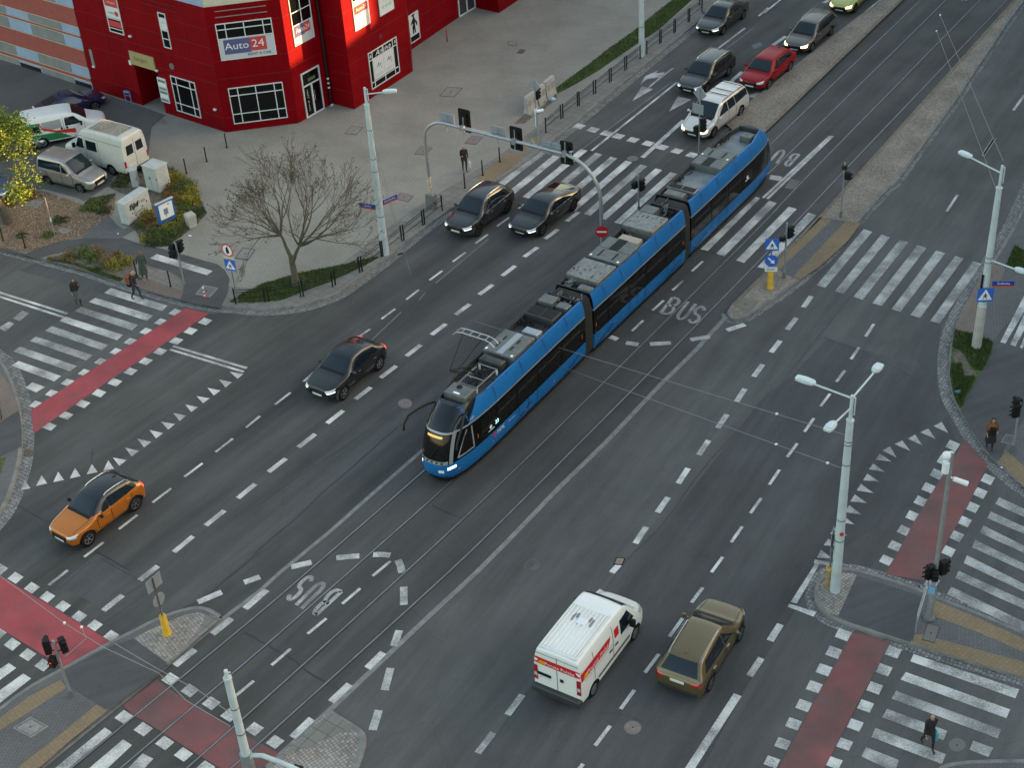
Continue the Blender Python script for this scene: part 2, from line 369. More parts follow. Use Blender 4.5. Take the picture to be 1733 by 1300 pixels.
# stop line blocks, zebra on the upper road
mk.sq('ZA','780,58 883,83 980,109 1068,131 1175,158 1285,184 1390,212 1498,239 1608,268',(64,16),(-40,29))
for i in range(9):
    tx,ty=622+109.7*i,180+28.4*i; bx,by=191+112*i,526+31.2*i
    w=Q('ZA',f'{tx-50},{ty-13} {tx},{ty} {bx},{by} {bx-50},{by-13}'); mk.mb(M_WHT if i%3 else M_WHT2).add(G(w,.014),[(0,1,2,3)])
mk.poly('a3','828,672 890,573 967,592;932,578 1000,520 1092,452 1108,450 940,584;880,562 912,507 1005,463 985,487 1045,478 1020,512 925,525;1072,742 1132,640 1222,662;1590,640 1660,610 1700,620 1640,652',M_WHT2)
mk.poly('a3','1620,300 1680,280 1695,300 1640,325',M_WHT3)
# tram lanes
mk.dash('ZB','828,455 1322,0;860,462 1340,0',.16); mk.dash('F','1628,0 1690,-61;1634,0 1696,-61',.16)
mk.poly('ZB','885,285 973,297 962,332 872,315'); mk.poly('ZB','1030,315 1105,327 1058,390 985,380',M_WHT3)
mk.dash('ZB','18,1282 100,1208;165,1133 243,1063;308,993 387,920',.13); mk.dash('b3','825,948 900,877',.13)
mk.dash('d2','588,208 708,105;358,408 482,305;117,618 245,508',.13); mk.dash('ZG','330,348 518,193',.13); mk.dash('c2','790,1322 910,1222',.13)
mk.dash('b3','680,985 730,1005;785,1026 870,1038;945,1035 1085,1027;1215,1006 1345,985;1458,943 1578,903',.3)
mk.dash('c2','248,1262 383,1230;548,1200 702,1187;793,1180 850,1178;850,1178 908,1184;958,1215 975,1250;975,1250 987,1300',.3)
mk.dash('d2','998,95 998,215;968,385 932,490;910,637 870,785;832,918 790,1052',.3); mk.dash('d1','1628,65 1733,28;1320,197 1478,130',.3)
mk.dash('d2','862,533 755,638;638,745 512,863;385,975 255,1100;-60,240 85,115',.3); mk.dash('d1','1415,410 1545,305;1165,620 1300,513',.3)
# right-hand lanes
mk.dash('c3','1578,72 1520,162;1458,243 1397,335;1336,417 1270,515;1200,603 1133,705;1066,797 995,898;920,995 848,1105;740,1245 690,1300',.25)
mk.dash('b4','315,715 263,790;215,860 155,938;108,1012 47,1090',.25); mk.dash('b3','1697,1170 1637,1253',.25)
mk.dash('d3','628,118 585,155;95,815 -5,950;1688,570 1608,690',.25); mk.dash('d2','1595,1068 1490,1205',.25); mk.dash('d4','110,345 40,455',.27)
mk.dash('c3','1687,803 1615,903;1560,992 1487,1097;1430,1195 1355,1298',.13)
mk.dash('c4','440,105 377,190;333,268 270,360;222,437 155,528;103,613 35,713',.13)
mk.dash('b4','732,900 677,985;635,1055 580,1135;540,1210 482,1287;1290,38 1217,150',.14); mk.dash('a4','1733,635 1662,735;1540,918 1460,1040',.15)
mk.dash('F','1683,233 1664,262',.15)
mk.dash('d3','1297,100 1222,200;1163,305 1075,427;1005,543 912,668;842,783 750,910;680,1022 580,1155;500,1277 440,1350',.14)
mk.dash('d3','1530,815 1190,1340',.3)
mk.poly('ZC','200,412 232,415 68,702 22,690;200,378 330,402 325,425 192,408;12,702 210,765 190,798 0,725')
# left crossing
mk.poly('b1','740,660 1116,777 1080,812 695,692;635,724 1020,843 978,878 593,752;430,848 820,972 780,1008 398,880;123,1146 408,1247 362,1283 77,1178')
mk.poly('b1','540,785 920,905 880,942 497,813;345,913 720,1040 678,1074 302,945;238,982 618,1108 573,1142 197,1012;135,1050 513,1180 465,1214 90,1082;148,810 195,828 130,880 83,862;60,882 95,898 35,950 -10,925',M_WHT2)
mk.poly('ZH','210,333 292,363 232,398 163,368')
mk.sq('b1','1172,822 1075,886 977,949 873,1017 777,1084 675,1151 567,1224',(56,18),(-42,33)); mk.sq('c1','455,30 350,103 243,178',(60,20),(-42,36))
mk.sq('b1','1367,882 1270,946 1174,1012 1067,1083 970,1148 870,1216',(56,18),(-42,34)); mk.sq('c1','765,28 660,100 553,172 440,250 330,323',(60,22),(-40,36))
mk.poly('F','313.5,521.8 354,530.7 176,650 57,734 52,694.6 129,643',M_RED,.018)
mk.dash('b1','-20,685 450,832;-20,712 430,857;1152,1048 1645,1195;1133,1070 1625,1220',.16)
for t in ('165,678 202,735 138,748','277,648 315,703 241,720','388,625 427,680 354,695','500,600 537,655 465,670','612,573 652,628 578,642','722,548 760,605 688,617','752,530 845,547 795,585','835,465 927,485 877,523','915,405 1008,425 960,462','995,345 1088,367 1040,403','1072,290 1167,307 1120,343','1155,233 1243,250 1197,287','1235,177 1320,193 1275,227','1310,120 1398,135 1353,168','1383,65 1470,82 1425,117','1460,10 1545,27 1503,62'): mk.poly('c1',t)
mk.poly('b1','1532,1218 1622,1233 1583,1265')
for t in ('1185,292 1130,320 1228,366','1095,335 1043,362 1142,405','1007,377 958,405 1055,448','922,417 870,440 977,487','840,457 788,482 883,530','772,504 742,545 850,557','728,570 700,608 807,627','688,637 660,683 770,692','645,705 617,750 730,767','605,777 575,823 690,835','568,848 535,895 650,910','530,918 490,960 602,977','478,995 440,1040 555,1052','428,1070 398,1115 505,1128','380,1145 352,1198 455,1205'): mk.poly('c4',t,M_WHT2)
# lower left crossing
mk.poly('d1','-200,-100 0,20 745,462 440,645 0,370 -200,245',M_RED,.018)
mk.sq('d1','0,-25 103,33 212,100 315,160 420,223 528,290 632,350 742,420',(56,34),(-52,46)); mk.sq('d1','-10,402 82,476 185,546 287,615',(60,38),(-56,50))
mk.poly('d1','60,602 108,635 0,715 -60,760 -80,690;155,672 208,705 0,868 -60,912 -80,840')
mk.poly('F','265.3,1151 273,1156.6 315,1186 404,1239 471,1276 440,1305 400,1335 371,1300 335,1278.5 284,1246.7 256.4,1229 223.4,1210 208.2,1194.7',M_RED2,.018)
mk.sq('d1','1137,710 1265,785 1408,870 1530,950',(66,42),(-60,52),z=.022); mk.sq('ZG','525,662 725,788',(95,60),(-90,80),z=.022); mk.sq('d1','828,963 955,1043 1098,1135 1223,1212 1370,1300',(68,44),(-62,54),z=.022)
mk.poly('d1','700,1032 750,1068 440,1320 345,1320;820,1112 880,1150 700,1320 575,1320;950,1205 1022,1240 940,1330 830,1330')
# right crossings
mk.poly('d4','598,385 845,465 620,880 390,1330 80,1330 340,850',M_RED2,.018); mk.poly('c4','1340,408 1492,578 1360,850 1072,1356 812,1308 1010,940',M_RED2,.018)
mk.sq('d4','528,412 465,530 400,647 335,760 265,885 197,1008 125,1140 53,1262',(84,30),(-30,60)); mk.sq('d4','862,528 800,647 738,768 677,888 608,1015 538,1143 468,1268',(84,30),(-30,60))
mk.sq('c4','1258,450 1200,550 1152,640 1098,733 1045,822 990,920 934,1017 872,1120 815,1215',(68,30),(-30,48)); mk.sq('c4','1492,675 1442,767 1390,862 1338,957 1285,1055 1230,1155',(68,30),(-30,50)); mk.sq('d4','1118,65',(80,30),(-30,58))
mk.poly('d4','997,542 1702,778 1675,838 975,590;945,662 1642,912 1615,970 910,712;743,1035 1215,1210 1185,1277 715,1095')
mk.poly('d4','880,787 1583,1045 1557,1105 850,840;820,907 1222,1055 1195,1117 787,965;680,1163 900,1250 870,1330 648,1225;1395,1120 1528,1168 1495,1230 1370,1180',M_WHT2)
mk.poly('c4','1567,795 1780,893 1750,935 1540,840',M_WHT2)
mk.poly('ZC','1490,25 1850,193 1850,240 1463,75;1437,130 1850,335 1850,385 1408,182;1375,235 1850,466 1850,516 1350,290;1315,347 1850,616 1850,672 1292,405;1255,463 1850,730 1850,795 1228,515;1200,577 1850,893 1850,965 1167,635',M_WHT2)
mk.poly('b4','665,265 720,285 408,658 350,640;783,302 840,320 530,697 472,680;903,337 962,355 657,737 597,718;1023,372 1083,392 785,778 722,760;1148,408 1208,427 910,817 850,800;1275,445 1330,463 1040,858 975,838;1395,480 1450,497 1170,897 1108,880',M_WHT2)
mk.poly('ZB','775,445 808,455 425,843 370,830;875,473 930,492 545,882 485,862;1018,517 1077,535 690,930 632,912;1160,562 1222,580 850,975 788,962')
# BUS lettering (strokes laid in a unit cell, mapped to each letter's corners on the road)
def arc(cx,cy,rx,ry,a0,a1,n=9): return [(cx+rx*math.cos(R(a0+(a1-a0)*i/n)),cy+ry*math.sin(R(a0+(a1-a0)*i/n))) for i in range(n+1)]
LET={'B':[[(.08,0),(.08,1)],[(.08,1),(.5,1)]+arc(.5,.76,.36,.24,90,-90)+[(.08,.52)],[(.5,.52)]+arc(.5,.26,.42,.26,90,-90)+[(.08,0)]],
 'U':[[(.08,1),(.08,.3)]+arc(.5,.3,.42,.3,180,360)+[(.92,.3),(.92,1)]],
 'S':[arc(.5,.74,.4,.26,20,180)+arc(.5,.74,.4,.24,180,270,4)+arc(.5,.26,.4,.24,90,0,4)+arc(.5,.26,.4,.26,0,-160)]}
for ch,fr,c in (('B','b3','1012,826 1083,840 1160,742 1092,722'),('U','b3','1112,858 1172,876 1255,768 1195,750'),('S','b3','1188,885 1258,898 1325,795 1262,778'),
    ('B','d2','588,128 528,106 388,262 418,284'),('U','d2','486,82 432,58 278,215 320,242'),('S','d2','408,35 350,20 208,172 262,186'),
    ('B','ZB','1098,138 1048,128 980,208 1018,225'),('U','ZB','998,116 950,98 880,180 930,205')):
    q=G(Q(fr,c))
    for st in LET[ch]:
        pts=[ (q[0]*(1-u)+q[1]*u)*(1-v)+(q[3]*(1-u)+q[2]*u)*v for u,v in st]
        band(mk.mb(M_WHT2),pts,-.085,.085,.0145)
# tar cracks
for fr,t,wd in (('c2','1170,165 1080,240 900,370 760,500 580,660 450,770 300,920 130,1060 0,1170',.05),('d1','1733,-140 1560,0 1500,50 1420,120 1320,195 1230,232',.05),('d2','-60,400 0,430 30,455 90,480 130,510 200,545 260,575 300,612 350,655 400,690 480,730 570,780',.06),
   ('b3','880,785 960,815 1030,840 1200,890 1340,945',.03),('b3','1280,400 1360,425 1440,450',.03),('c2','1185,850 1280,895 1380,935',.03),('c1','125,850 240,920 340,975 620,1150 740,1210 830,1270',.04),
   ('c1','610,560 620,460',.03),('ZD','560,700 960,345 1130,470 1350,580',.025),('ZD','830,1140 1020,870 1450,600',.02),('c2','0,870 300,650 700,400 900,230',.02),('ZD','1500,680 1020,1010 860,1140',.015),
   ('c3','1733,100 1530,350 1280,620 1058,951 780,1225',.03),('b4','400,990 760,1130 960,1240 1050,1290',.02),('b4','120,1290 700,560',.02)):
    band(mk.mb(M_TAR),G(smooth(Q(fr,t),1)),-wd/2,wd/2,.0105)
for n_,(mb,m_) in mk.d.items():
    o=mb.build('road_marking' if m_ not in (M_TAR,M_SEAM) else ('road_crack' if m_ is M_TAR else 'road_seam'),m_,tri=True); tag(o,kind='structure')
# rails
rb=MB()
for r_ in (railA,railB,railC,railD):
    w=G(smooth(r_,2)); band(rb,w,-.06,.06,.02,1); band(rb,w,-.035,.035,.0235,0)
tag(rb.build('tram_rails',[M_RAIL,M_GROOVE]),kind='structure')
# ---- raised pavements: kerb line polyline + far corners
def pavement(kerb,rest,m,gut=.38,kw=.15,z=KZ,side=1,closed=False,gm=None,sm=2,gside=None):
    k=G(smooth(kerb,sm,closed)); 
    poly=[(p.x,p.y) for p in k]+[(p.x,p.y) for p in G(rest)]
    sheet('pavement',[poly],z,m,world=True)
    mb=MB(); band(mb,k,-.001,kw*side,z+.004,0,closed); band(mb,k,-.02*side,-.02*side,0,0,closed)
    # kerb face
    a=offs(k,-.0*side,closed); n=len(k); vs=[(p.x,p.y,0) for p in offs(k,-.02*side,closed)]+[(p.x,p.y,z+.004) for p in a]
    mb.add(vs,[(i,(i+1)%n,n+(i+1)%n,n+i) for i in range(n if closed else n-1)])
    tag(mb.build('kerb',M_KERB),kind='structure')
    if gut:
        mb=MB(); band(mb,k,-.02*side,-(gut+.02)*side,.0075,0,closed); tag(mb.build('gutter',gm or M_GUT),kind='structure')
    return k
KA=QQ('F','1400,-142 1330,-84 1228,0 1177,42 1080,122 982,203 905,265 845,306 800,336 757,359 684,414 658,438 615,470','b2','560,715 330,790 150,810 0,812','b1','1560,795 1400,783 1200,742 1000,685 800,628 600,552 320,480 0,400')+[(-160,365)]
pavement(KA,[(-300,365),(-300,-60),(400,-142)],M_PAV,gut=.42,side=-1)
ZL=QQ('ZH','-200,60 0,185 50,255 100,365 135,500 148,620 146,760 135,860 100,985 50,1120 -10,1220 -200,1420')
pavement(ZL,[(-120,900)],M_PAVP,gut=.5,side=-1)
ZR=QQ('F','1950,-142','b4','1733,110 1650,280 1560,430 1450,600 1350,770 1285,900 1245,1040','ZE','335,160 316,300 318,420 345,590 410,700 520,890 640,1040 800,1180 867,1235')+[(1830,880),(2000,960)]
pavement(ZR,[(2200,700),(2300,-142)],M_PAVP,gut=.5,side=1)
# plaza sub-surfaces (z above KZ)
Z1,Z2,Z3=KZ+.006,KZ+.010,KZ+.014
sheet('pavement',[QQ('a1','-900,200 100,420 627,600 957,712 1105,765 1010,850 985,1060 760,1180 720,1240','b1','560,80 520,60 300,0 170,0 0,10 -400,-100')],Z1,M_PARK)
sheet('flower_bed',[QQ('b1','-900,-60 0,-40 170,-10 320,20 560,105 600,60 770,30 760,150 735,180 640,240 540,320 400,350 170,420 80,405 0,385 -900,200')],Z2,M_MULCH)
sheet('flower_bed',[QQ('a1','720,1240 790,1160 900,1120 960,1070 1080,1110 1220,1180 1290,1260','b1','1310,20 1380,160 1300,250 1110,385 1000,375 940,350 900,270 800,330 860,262 900,200 1010,160 1010,90 790,20 750,0')],Z2,M_EARTH)
sheet('path',[QQ('b1','-900,215 0,392 170,430 300,375 420,345 560,325 700,320 820,325 950,370 1100,400 1340,470 1450,500 1500,540 1530,600 1520,690 1470,793 1380,778 1200,740 1235,650 1200,590 1130,550 1000,515 900,480 760,440 600,410 450,415 330,440 260,462 0,405 -900,225')],Z1+.002,M_PATH)
sheet('flower_bed',[QQ('b1','318,478 340,455 420,430 560,405 760,435 870,470 895,500 900,530 800,618 700,588 600,552 480,518')],Z2,M_EARTH)
sheet('pavement',[QQ('b1','805,622 900,535 950,505 1000,515 1130,550 1200,595 1232,650 1220,690 1200,735 1000,680')],Z2,M_PINK)
sheet('pavement',[QQ('b1','880,560 930,515 1000,520 1130,556 1195,598 1225,650 1216,680')],Z3,M_PAVR)
sheet('pavement',[QQ('b1','540,325 640,245 730,180 780,240 830,265 960,170 1010,160 900,250 850,300 800,330')],Z3,M_PAVP)
sheet('road_marking',[Q('b1','1045,432 1418,545 1380,573 998,460')],Z3,M_WHT)
sheet('verge',[QQ('b1','1530,755 1600,705 1733,645','b2','0,650 150,605 300,560 520,520 700,480 790,455 835,455 720,520 560,592 340,680 180,742 0,757','b1','1700,760')],Z2,M_GRASS)
sheet('pavement',[QQ('a3','100,950 170,905 240,925 100,1012'),QQ('a3','-215,1180 0,1020 120,1020 60,1090 -130,1215')],Z2,M_TACT)
sheet('verge',[QQ('a3','320,590 330,622 450,560 600,470 860,290 1000,200 1220,0 1400,-160 1260,-160 1090,0 950,110 860,190 700,300 520,440 380,540')],Z2,M_GRASS)
sheet('verge',[QQ('a3','40,822 110,758 165,775 110,822'),QQ('a3','160,775 320,620 330,650 200,760')],Z2,M_EARTH)
# pavement strip of slabs along the kerb
mb=MB(); k=G(smooth(KA,2)); band(mb,k,-.17,-1.75,Z1,0); tag(mb.build('pavement',M_PAVR),kind='structure')
# left edge island
sheet('pavement',[Q('ZH','-100,300 0,275 60,345 105,450 122,512 0,590 -100,640')],Z1,M_PINK)
sheet('path',[Q('ZH','122,512 140,620 140,750 0,815 -120,870 -120,650 0,590')],Z1,M_PATH)
sheet('verge',[Q('ZH','-100,850 0,825 40,815 0,935 -100,1000')],Z1,M_GRASS)
# right pavement surfaces
sheet('path',[QQ('ZE','700,80 640,165 400,675 520,880 640,1030 680,1045 760,870 867,740 1000,560 1000,-100 867,-100')+[]],Z1,M_PATH)
sheet('verge',[Q('ZE','358,82 480,110 640,165 622,260 400,665 350,560 322,400 338,200')],Z2,M_GRASS)
sheet('flower_bed',[Q('ZE','350,240 400,230 450,300 470,370 520,390 510,420 430,430 410,330 360,330')],Z3,M_EARTH)
sheet('pavement',[Q('ZF','100,940 150,760 250,590 340,420 480,280 600,305 560,430 400,620 290,985 200,965')],Z2,M_PINK)
sheet('verge',[Q('ZF','690,100 786,150 900,170 900,400 786,330 600,300')],Z2,M_GRASS)
sheet('road_marking',[Q('ZF','870,430 870,610 600,1072 548,1058'),Q('ZF','870,590 870,790 700,1100 648,1085'),Q('ZF','870,810 870,960 770,1120 745,1112')],Z3,M_WHT)
sheet('pavement',[Q('ZE','735,965 867,1080 1000,1190 1000,1340 867,1235 680,1040')],Z2,M_TACT)
# bottom right corner pavement
pavement(QQ('d4','1100,1400 1160,1300 1300,1272 1450,1262 1733,1258 1900,1262'),[(1800,1400),(1600,1400)],M_PAVP,gut=0,side=-1)
# islands
ISR=QQ('ZC','480,455 720,522 980,612 1120,672 1400,782 1733,925 2100,1085')
ISRb=QQ('ZC','2100,1380 1733,1262 1400,1160 1000,1040 750,970 480,890 370,850 290,810 215,740 190,650 205,560 270,490 360,452')
k=pavement(ISRb+ISR,[],M_PAVP,gut=.32,side=-1,sm=1)
sheet('path',[Q('ZC','505,500 700,555 1000,655 960,760 930,920 900,985 700,920 480,845 375,790')],Z1,M_PATH)
sheet('pavement',[Q('ZC','480,480 505,498 440,640 370,792 300,770 235,700 215,640 240,560 300,500 380,475')],Z1,M_COB2)
sheet('pavement',[Q('ZC','1085,680 1400,810 1733,960 2050,1100 2050,1230 1733,1060 1400,915 1060,790'),Q('ZC','930,930 1010,925 1100,960 1733,1130 2050,1215 2050,1340 1733,1238 1200,1085 920,990')],Z1,M_TACT)
ISL=QQ('d1','-200,1080 0,912 200,762 430,642 740,467 880,400 1000,335 1120,285 1250,245 1330,235 1400,250 1478,300')
pavement(ISL,QQ('d1','1330,430 1080,660 560,1068 270,1300 100,1420 -200,1420'),M_PAVP,gut=.1,side=-1)
sheet('pavement',[Q('d1','890,438 1010,375 1130,320 1250,275 1330,262 1365,275 1355,325 1290,420 1190,540 1112,598')],Z1,M_COB2)
sheet('pavement',[Q('d1','1365,275 1420,285 1475,305 1330,425 1120,620 1112,598 1190,540 1290,420 1355,325')],Z1,M_PAVR)
sheet('path',[Q('d1','745,485 885,440 1112,598 1080,655 720,915 480,770 420,650')],Z1,M_PATH)
sheet('pavement',[Q('d1','400,715 445,765 200,925 0,1052 -150,1150 -150,1070 0,965 200,820'),Q('d1','640,880 712,920 480,1110 250,1310 105,1310 400,1080')],Z1,M_TACT)
ISB=QQ('d2','515,920 600,975 690,1030 735,1065 752,1110 735,1200 700,1290 670,1400')
pavement(ISB,QQ('d2','-50,1430 80,1312 300,1110 490,935'),M_COB2,gut=.0,side=-1,z=.05,kw=.22)
sheet('pavement',[Q('d2','512,930 600,985 660,1030 560,1075 420,1135 250,1195 130,1290 90,1300 300,1110')],.056,M_PAVR)
# medians beside the tracks
MU=[(1228,212),(1240,196),(1262,180),(1293,155),(1443,35.5),(1496,0),(1660,-142)]
pavement(MU,[(1700,-142),(1530,0),(1305,215),(1290,232),(1250,232)],M_COB,gut=0,side=-1,kw=.12)
mb=MB(); band(mb,G([(1300,222),(1530,0),(1680,-142)]),0,.22,KZ+.01); tag(mb.build('kerb',M_KERBB),kind='structure')
MR=QQ('ZB','1733,50 1250,590 900,940 830,1020 700,1150 600,1250')
MRo=QQ('b3','1460,830 1462,852 1490,875 1530,880 1600,860 1680,805 1733,770')+QQ('b4','60,745 180,665 300,565 420,465 480,400 560,300 650,200 830,0')+QQ('a4','880,1230 1000,1060 1130,880 1300,650 1400,490 1500,345 1600,190 1733,10')+[(1850,-142)]
pavement(MRo,[(1815,-142),(1733,-18)]+MR,M_COB,gut=.25,side=1,sm=1)
mb=MB(); band(mb,G([(1830,-142),(1733,-18)]+MR),0,.2,KZ+.01); tag(mb.build('kerb',M_KERBB),kind='structure')
sheet('pavement',[Q('ZB','1245,595 1545,640 1440,780 1240,960 1095,1055 1050,1040 900,960 960,890')],Z1,M_PAVP)
sheet('pavement',[Q('ZB','1245,595 1335,615 1150,790 940,985 900,960 1080,780'),Q('ZB','1440,620 1545,640 1440,780 1240,960 1100,1050 1050,1030 1250,820')],Z1+.004,M_TACT)
# ================================================================ VEHICLES
def evalmesh(me,mods):
    o=bpy.data.objects.new('tmp',me); COL.objects.link(o); extra=[]
    for kind,kw in mods:
        md=o.modifiers.new('m',kind)
        for k_,v_ in kw.items():
            setattr(md,k_,v_)
            if k_=='object': extra.append(v_)
    dg=bpy.context.evaluated_depsgraph_get(); dg.update()
    out=bpy.data.meshes.new_from_object(o.evaluated_get(dg)); bpy.data.objects.remove(o)
    for e in extra:
        if e.name in bpy.data.objects: bpy.data.objects.remove(e)
    return out
def lerp(a,b,t): return a+(b-a)*t
def interp(tab,x):
    if x<=tab[0][0]: return tab[0][1]
    for (x0,y0),(x1,y1) in zip(tab,tab[1:]):
        if x<=x1: return y0+(y1-y0)*(x-x0)/(x1-x0+1e-9)
    return tab[-1][1]
def patch(bvh,cs,d,nu=6,nv=4,off=.006):
    """4 corners (bl,br,tr,tl) projected along d onto the body"""
    cs=[Vector(c) for c in cs]; d=Vector(d).normalized(); vs=[]
    for j in range(nv+1):
        for i in range(nu+1):
            u,v=i/nu,j/nv; p=cs[0]*(1-u)*(1-v)+cs[1]*u*(1-v)+cs[2]*u*v+cs[3]*(1-u)*v
            h=bvh.ray_cast(p-d*1.2,d,3)
            q=h[0] if h[0] is not None else p
            if (q-p).length>.45: q=p
            vs.append(q-d*off)
    fs=[(j*(nu+1)+i,j*(nu+1)+i+1,(j+1)*(nu+1)+i+1,(j+1)*(nu+1)+i) for j in range(nv) for i in range(nu)]
    return vs,fs
TYRE={}
def wheel_parts(r,wd,style,parent,pos,left,rim_m):
    """wheel with tyre and rim sub-parts; axis along y"""
    key=(round(r,3),wd,style,rim_m.name)
    if key not in TYRE:
        t=MB(); prof=[(r*.66,-.5),(r*.90,-.5),(r*.985,-.42),(r,-.25),(r,.25),(r*.985,.42),(r*.90,.5),(r*.66,.5)]; n=24; vs=[];k=len(prof)
        for i in range(n):
            a=2*math.pi*i/n
            for pr,py in prof: vs.append((pr*math.cos(a),py*wd,pr*math.sin(a)))
        fs=[(i*k+j,((i+1)%n)*k+j,((i+1)%n)*k+(j+1)%k,i*k+(j+1)%k) for i in range(n) for j in range(k)]
        t.add(vs,fs); me=t.build('tyre',M_RUB,smooth=True)
        rm=MB(); R_=r*.67
        rm.mi=1; rm.tube([(0,-wd*.30,0),(0,wd*.30,0)],R_*.97,24); rm.mi=0
        for sg in (-1,1):
            y0=sg*wd*.46
            # outer ring
            vs=[];n=24
            for i in range(n):
                a=2*math.pi*i/n
                for rr,yy in ((R_,y0),(R_*.86,y0*1.02),(R_*.86,y0*.7)): vs.append((rr*math.cos(a),yy,rr*math.sin(a)))
            rm.add(vs,[(i*3+j,((i+1)%n)*3+j,((i+1)%n)*3+j+1,i*3+j+1) for i in range(n) for j in range(2)])
            if style=='steel':
                rm.disc((0,y0*.9,0),(0,1,0),R_*.88,.02,18); rm.disc((0,y0*1.02,0),(0,1,0),R_*.35,.02,12)
            else:
                sp=5 if style=='five' else 10
                for s_ in range(sp):
                    a=2*math.pi*s_/sp+.2; hw=.16 if sp==5 else .09
                    pts=[]
                    for rr,ww in ((R_*.15,hw*.9),(R_*.9,hw*.75)):
                        for da in (-ww*(1 if rr>R_*.5 else 2.2),ww*(1 if rr>R_*.5 else 2.2)): pts.append((rr*math.cos(a+da),y0*(1.0 if rr>R_*.5 else .92),rr*math.sin(a+da)))
                    b2=[(x,y-sg*.02,z) for x,y,z in pts]; rm.add(pts+b2,[(0,1,3,2),(4,5,7,6),(0,1,5,4),(2,3,7,6),(0,2,6,4),(1,3,7,5)])
                rm.disc((0,y0*.95,0),(0,1,0),R_*.2,.03,12)
        mr=rm.build('rim',[rim_m,M_BLKP]); TYRE[key]=(me.data,mr.data); bpy.data.objects.remove(me); bpy.data.objects.remove(mr)
    a,b=TYRE[key]
    wq=empty('wheel',pos); wq.parent=parent
    link('tyre',a,wq); link('rim',b,wq)
M_RIMS=mat('rim_silver',(.42,.43,.45),.3,.9); M_RIMD=mat('rim_dark',(.10,.10,.105),.35,.8)
M_WIND=mat('car_glass',(.006,.014,.02),.04,0,0,spec=.5); M_HEAD=mat('headlamp_glass',(.62,.66,.68),.08,.3,1.)
M_HEADL=mat('headlamp_lit',(.9,.8,.6),.2,emit=(1,.72,.38),es=1.6); M_DRL=mat('running_light',(.9,.95,1),.2,emit=(.8,.95,1),es=1.2)
M_TAIL=mat('tail_lamp',(.35,.01,.015),.12,0,1.); M_TAILL=mat('tail_lamp_lit',(.5,.02,.02),.2,emit=(1,.08,.05),es=.9)
M_PLATE=mat('number_plate',(.62,.63,.62),.4); M_CLAD=mat('grey_cladding',(.03,.031,.033),.55)
M_SILV=mat('silver_trim',(.55,.57,.58),.25,.8)
def paint(name,col,metal=.35,rough=.3): return mat('paint_'+name,col,rough,metal,.6 if name!='red' else .25,spec=.4 if name!='red' else .2)
def build_car(name,label,cat,fp,rp,spec,pmat,group=None,side='L',rim=None,roofm=None,clad=None,style='five',rails=None,lit=False,drl=False,wbfix=None,tail=M_TAIL):
    """fp, rp: photo points where the front/rear wheels of the visible side touch the ground"""
    a=Vector(at(*fp)); b=Vector(at(*rp)); hd=(a-b).normalized(); W=spec['W']; wb=wbfix or (a-b).length
    wb=min(max(wb,spec['wb']*.92),spec['wb']*1.06); mid=(a+b)/2
    lf=Vector((-hd.y,hd.x,0)); c=mid-lf*(W-.10)*(1 if side=='L' else -1)
    root=empty(name,(c.x,c.y,0.005),math.atan2(hd.y,hd.x),label,cat,group)
    car_mesh(root,spec,wb,pmat,rim or M_RIMS,roofm,clad,style,rails,lit,drl,tail)
    return root
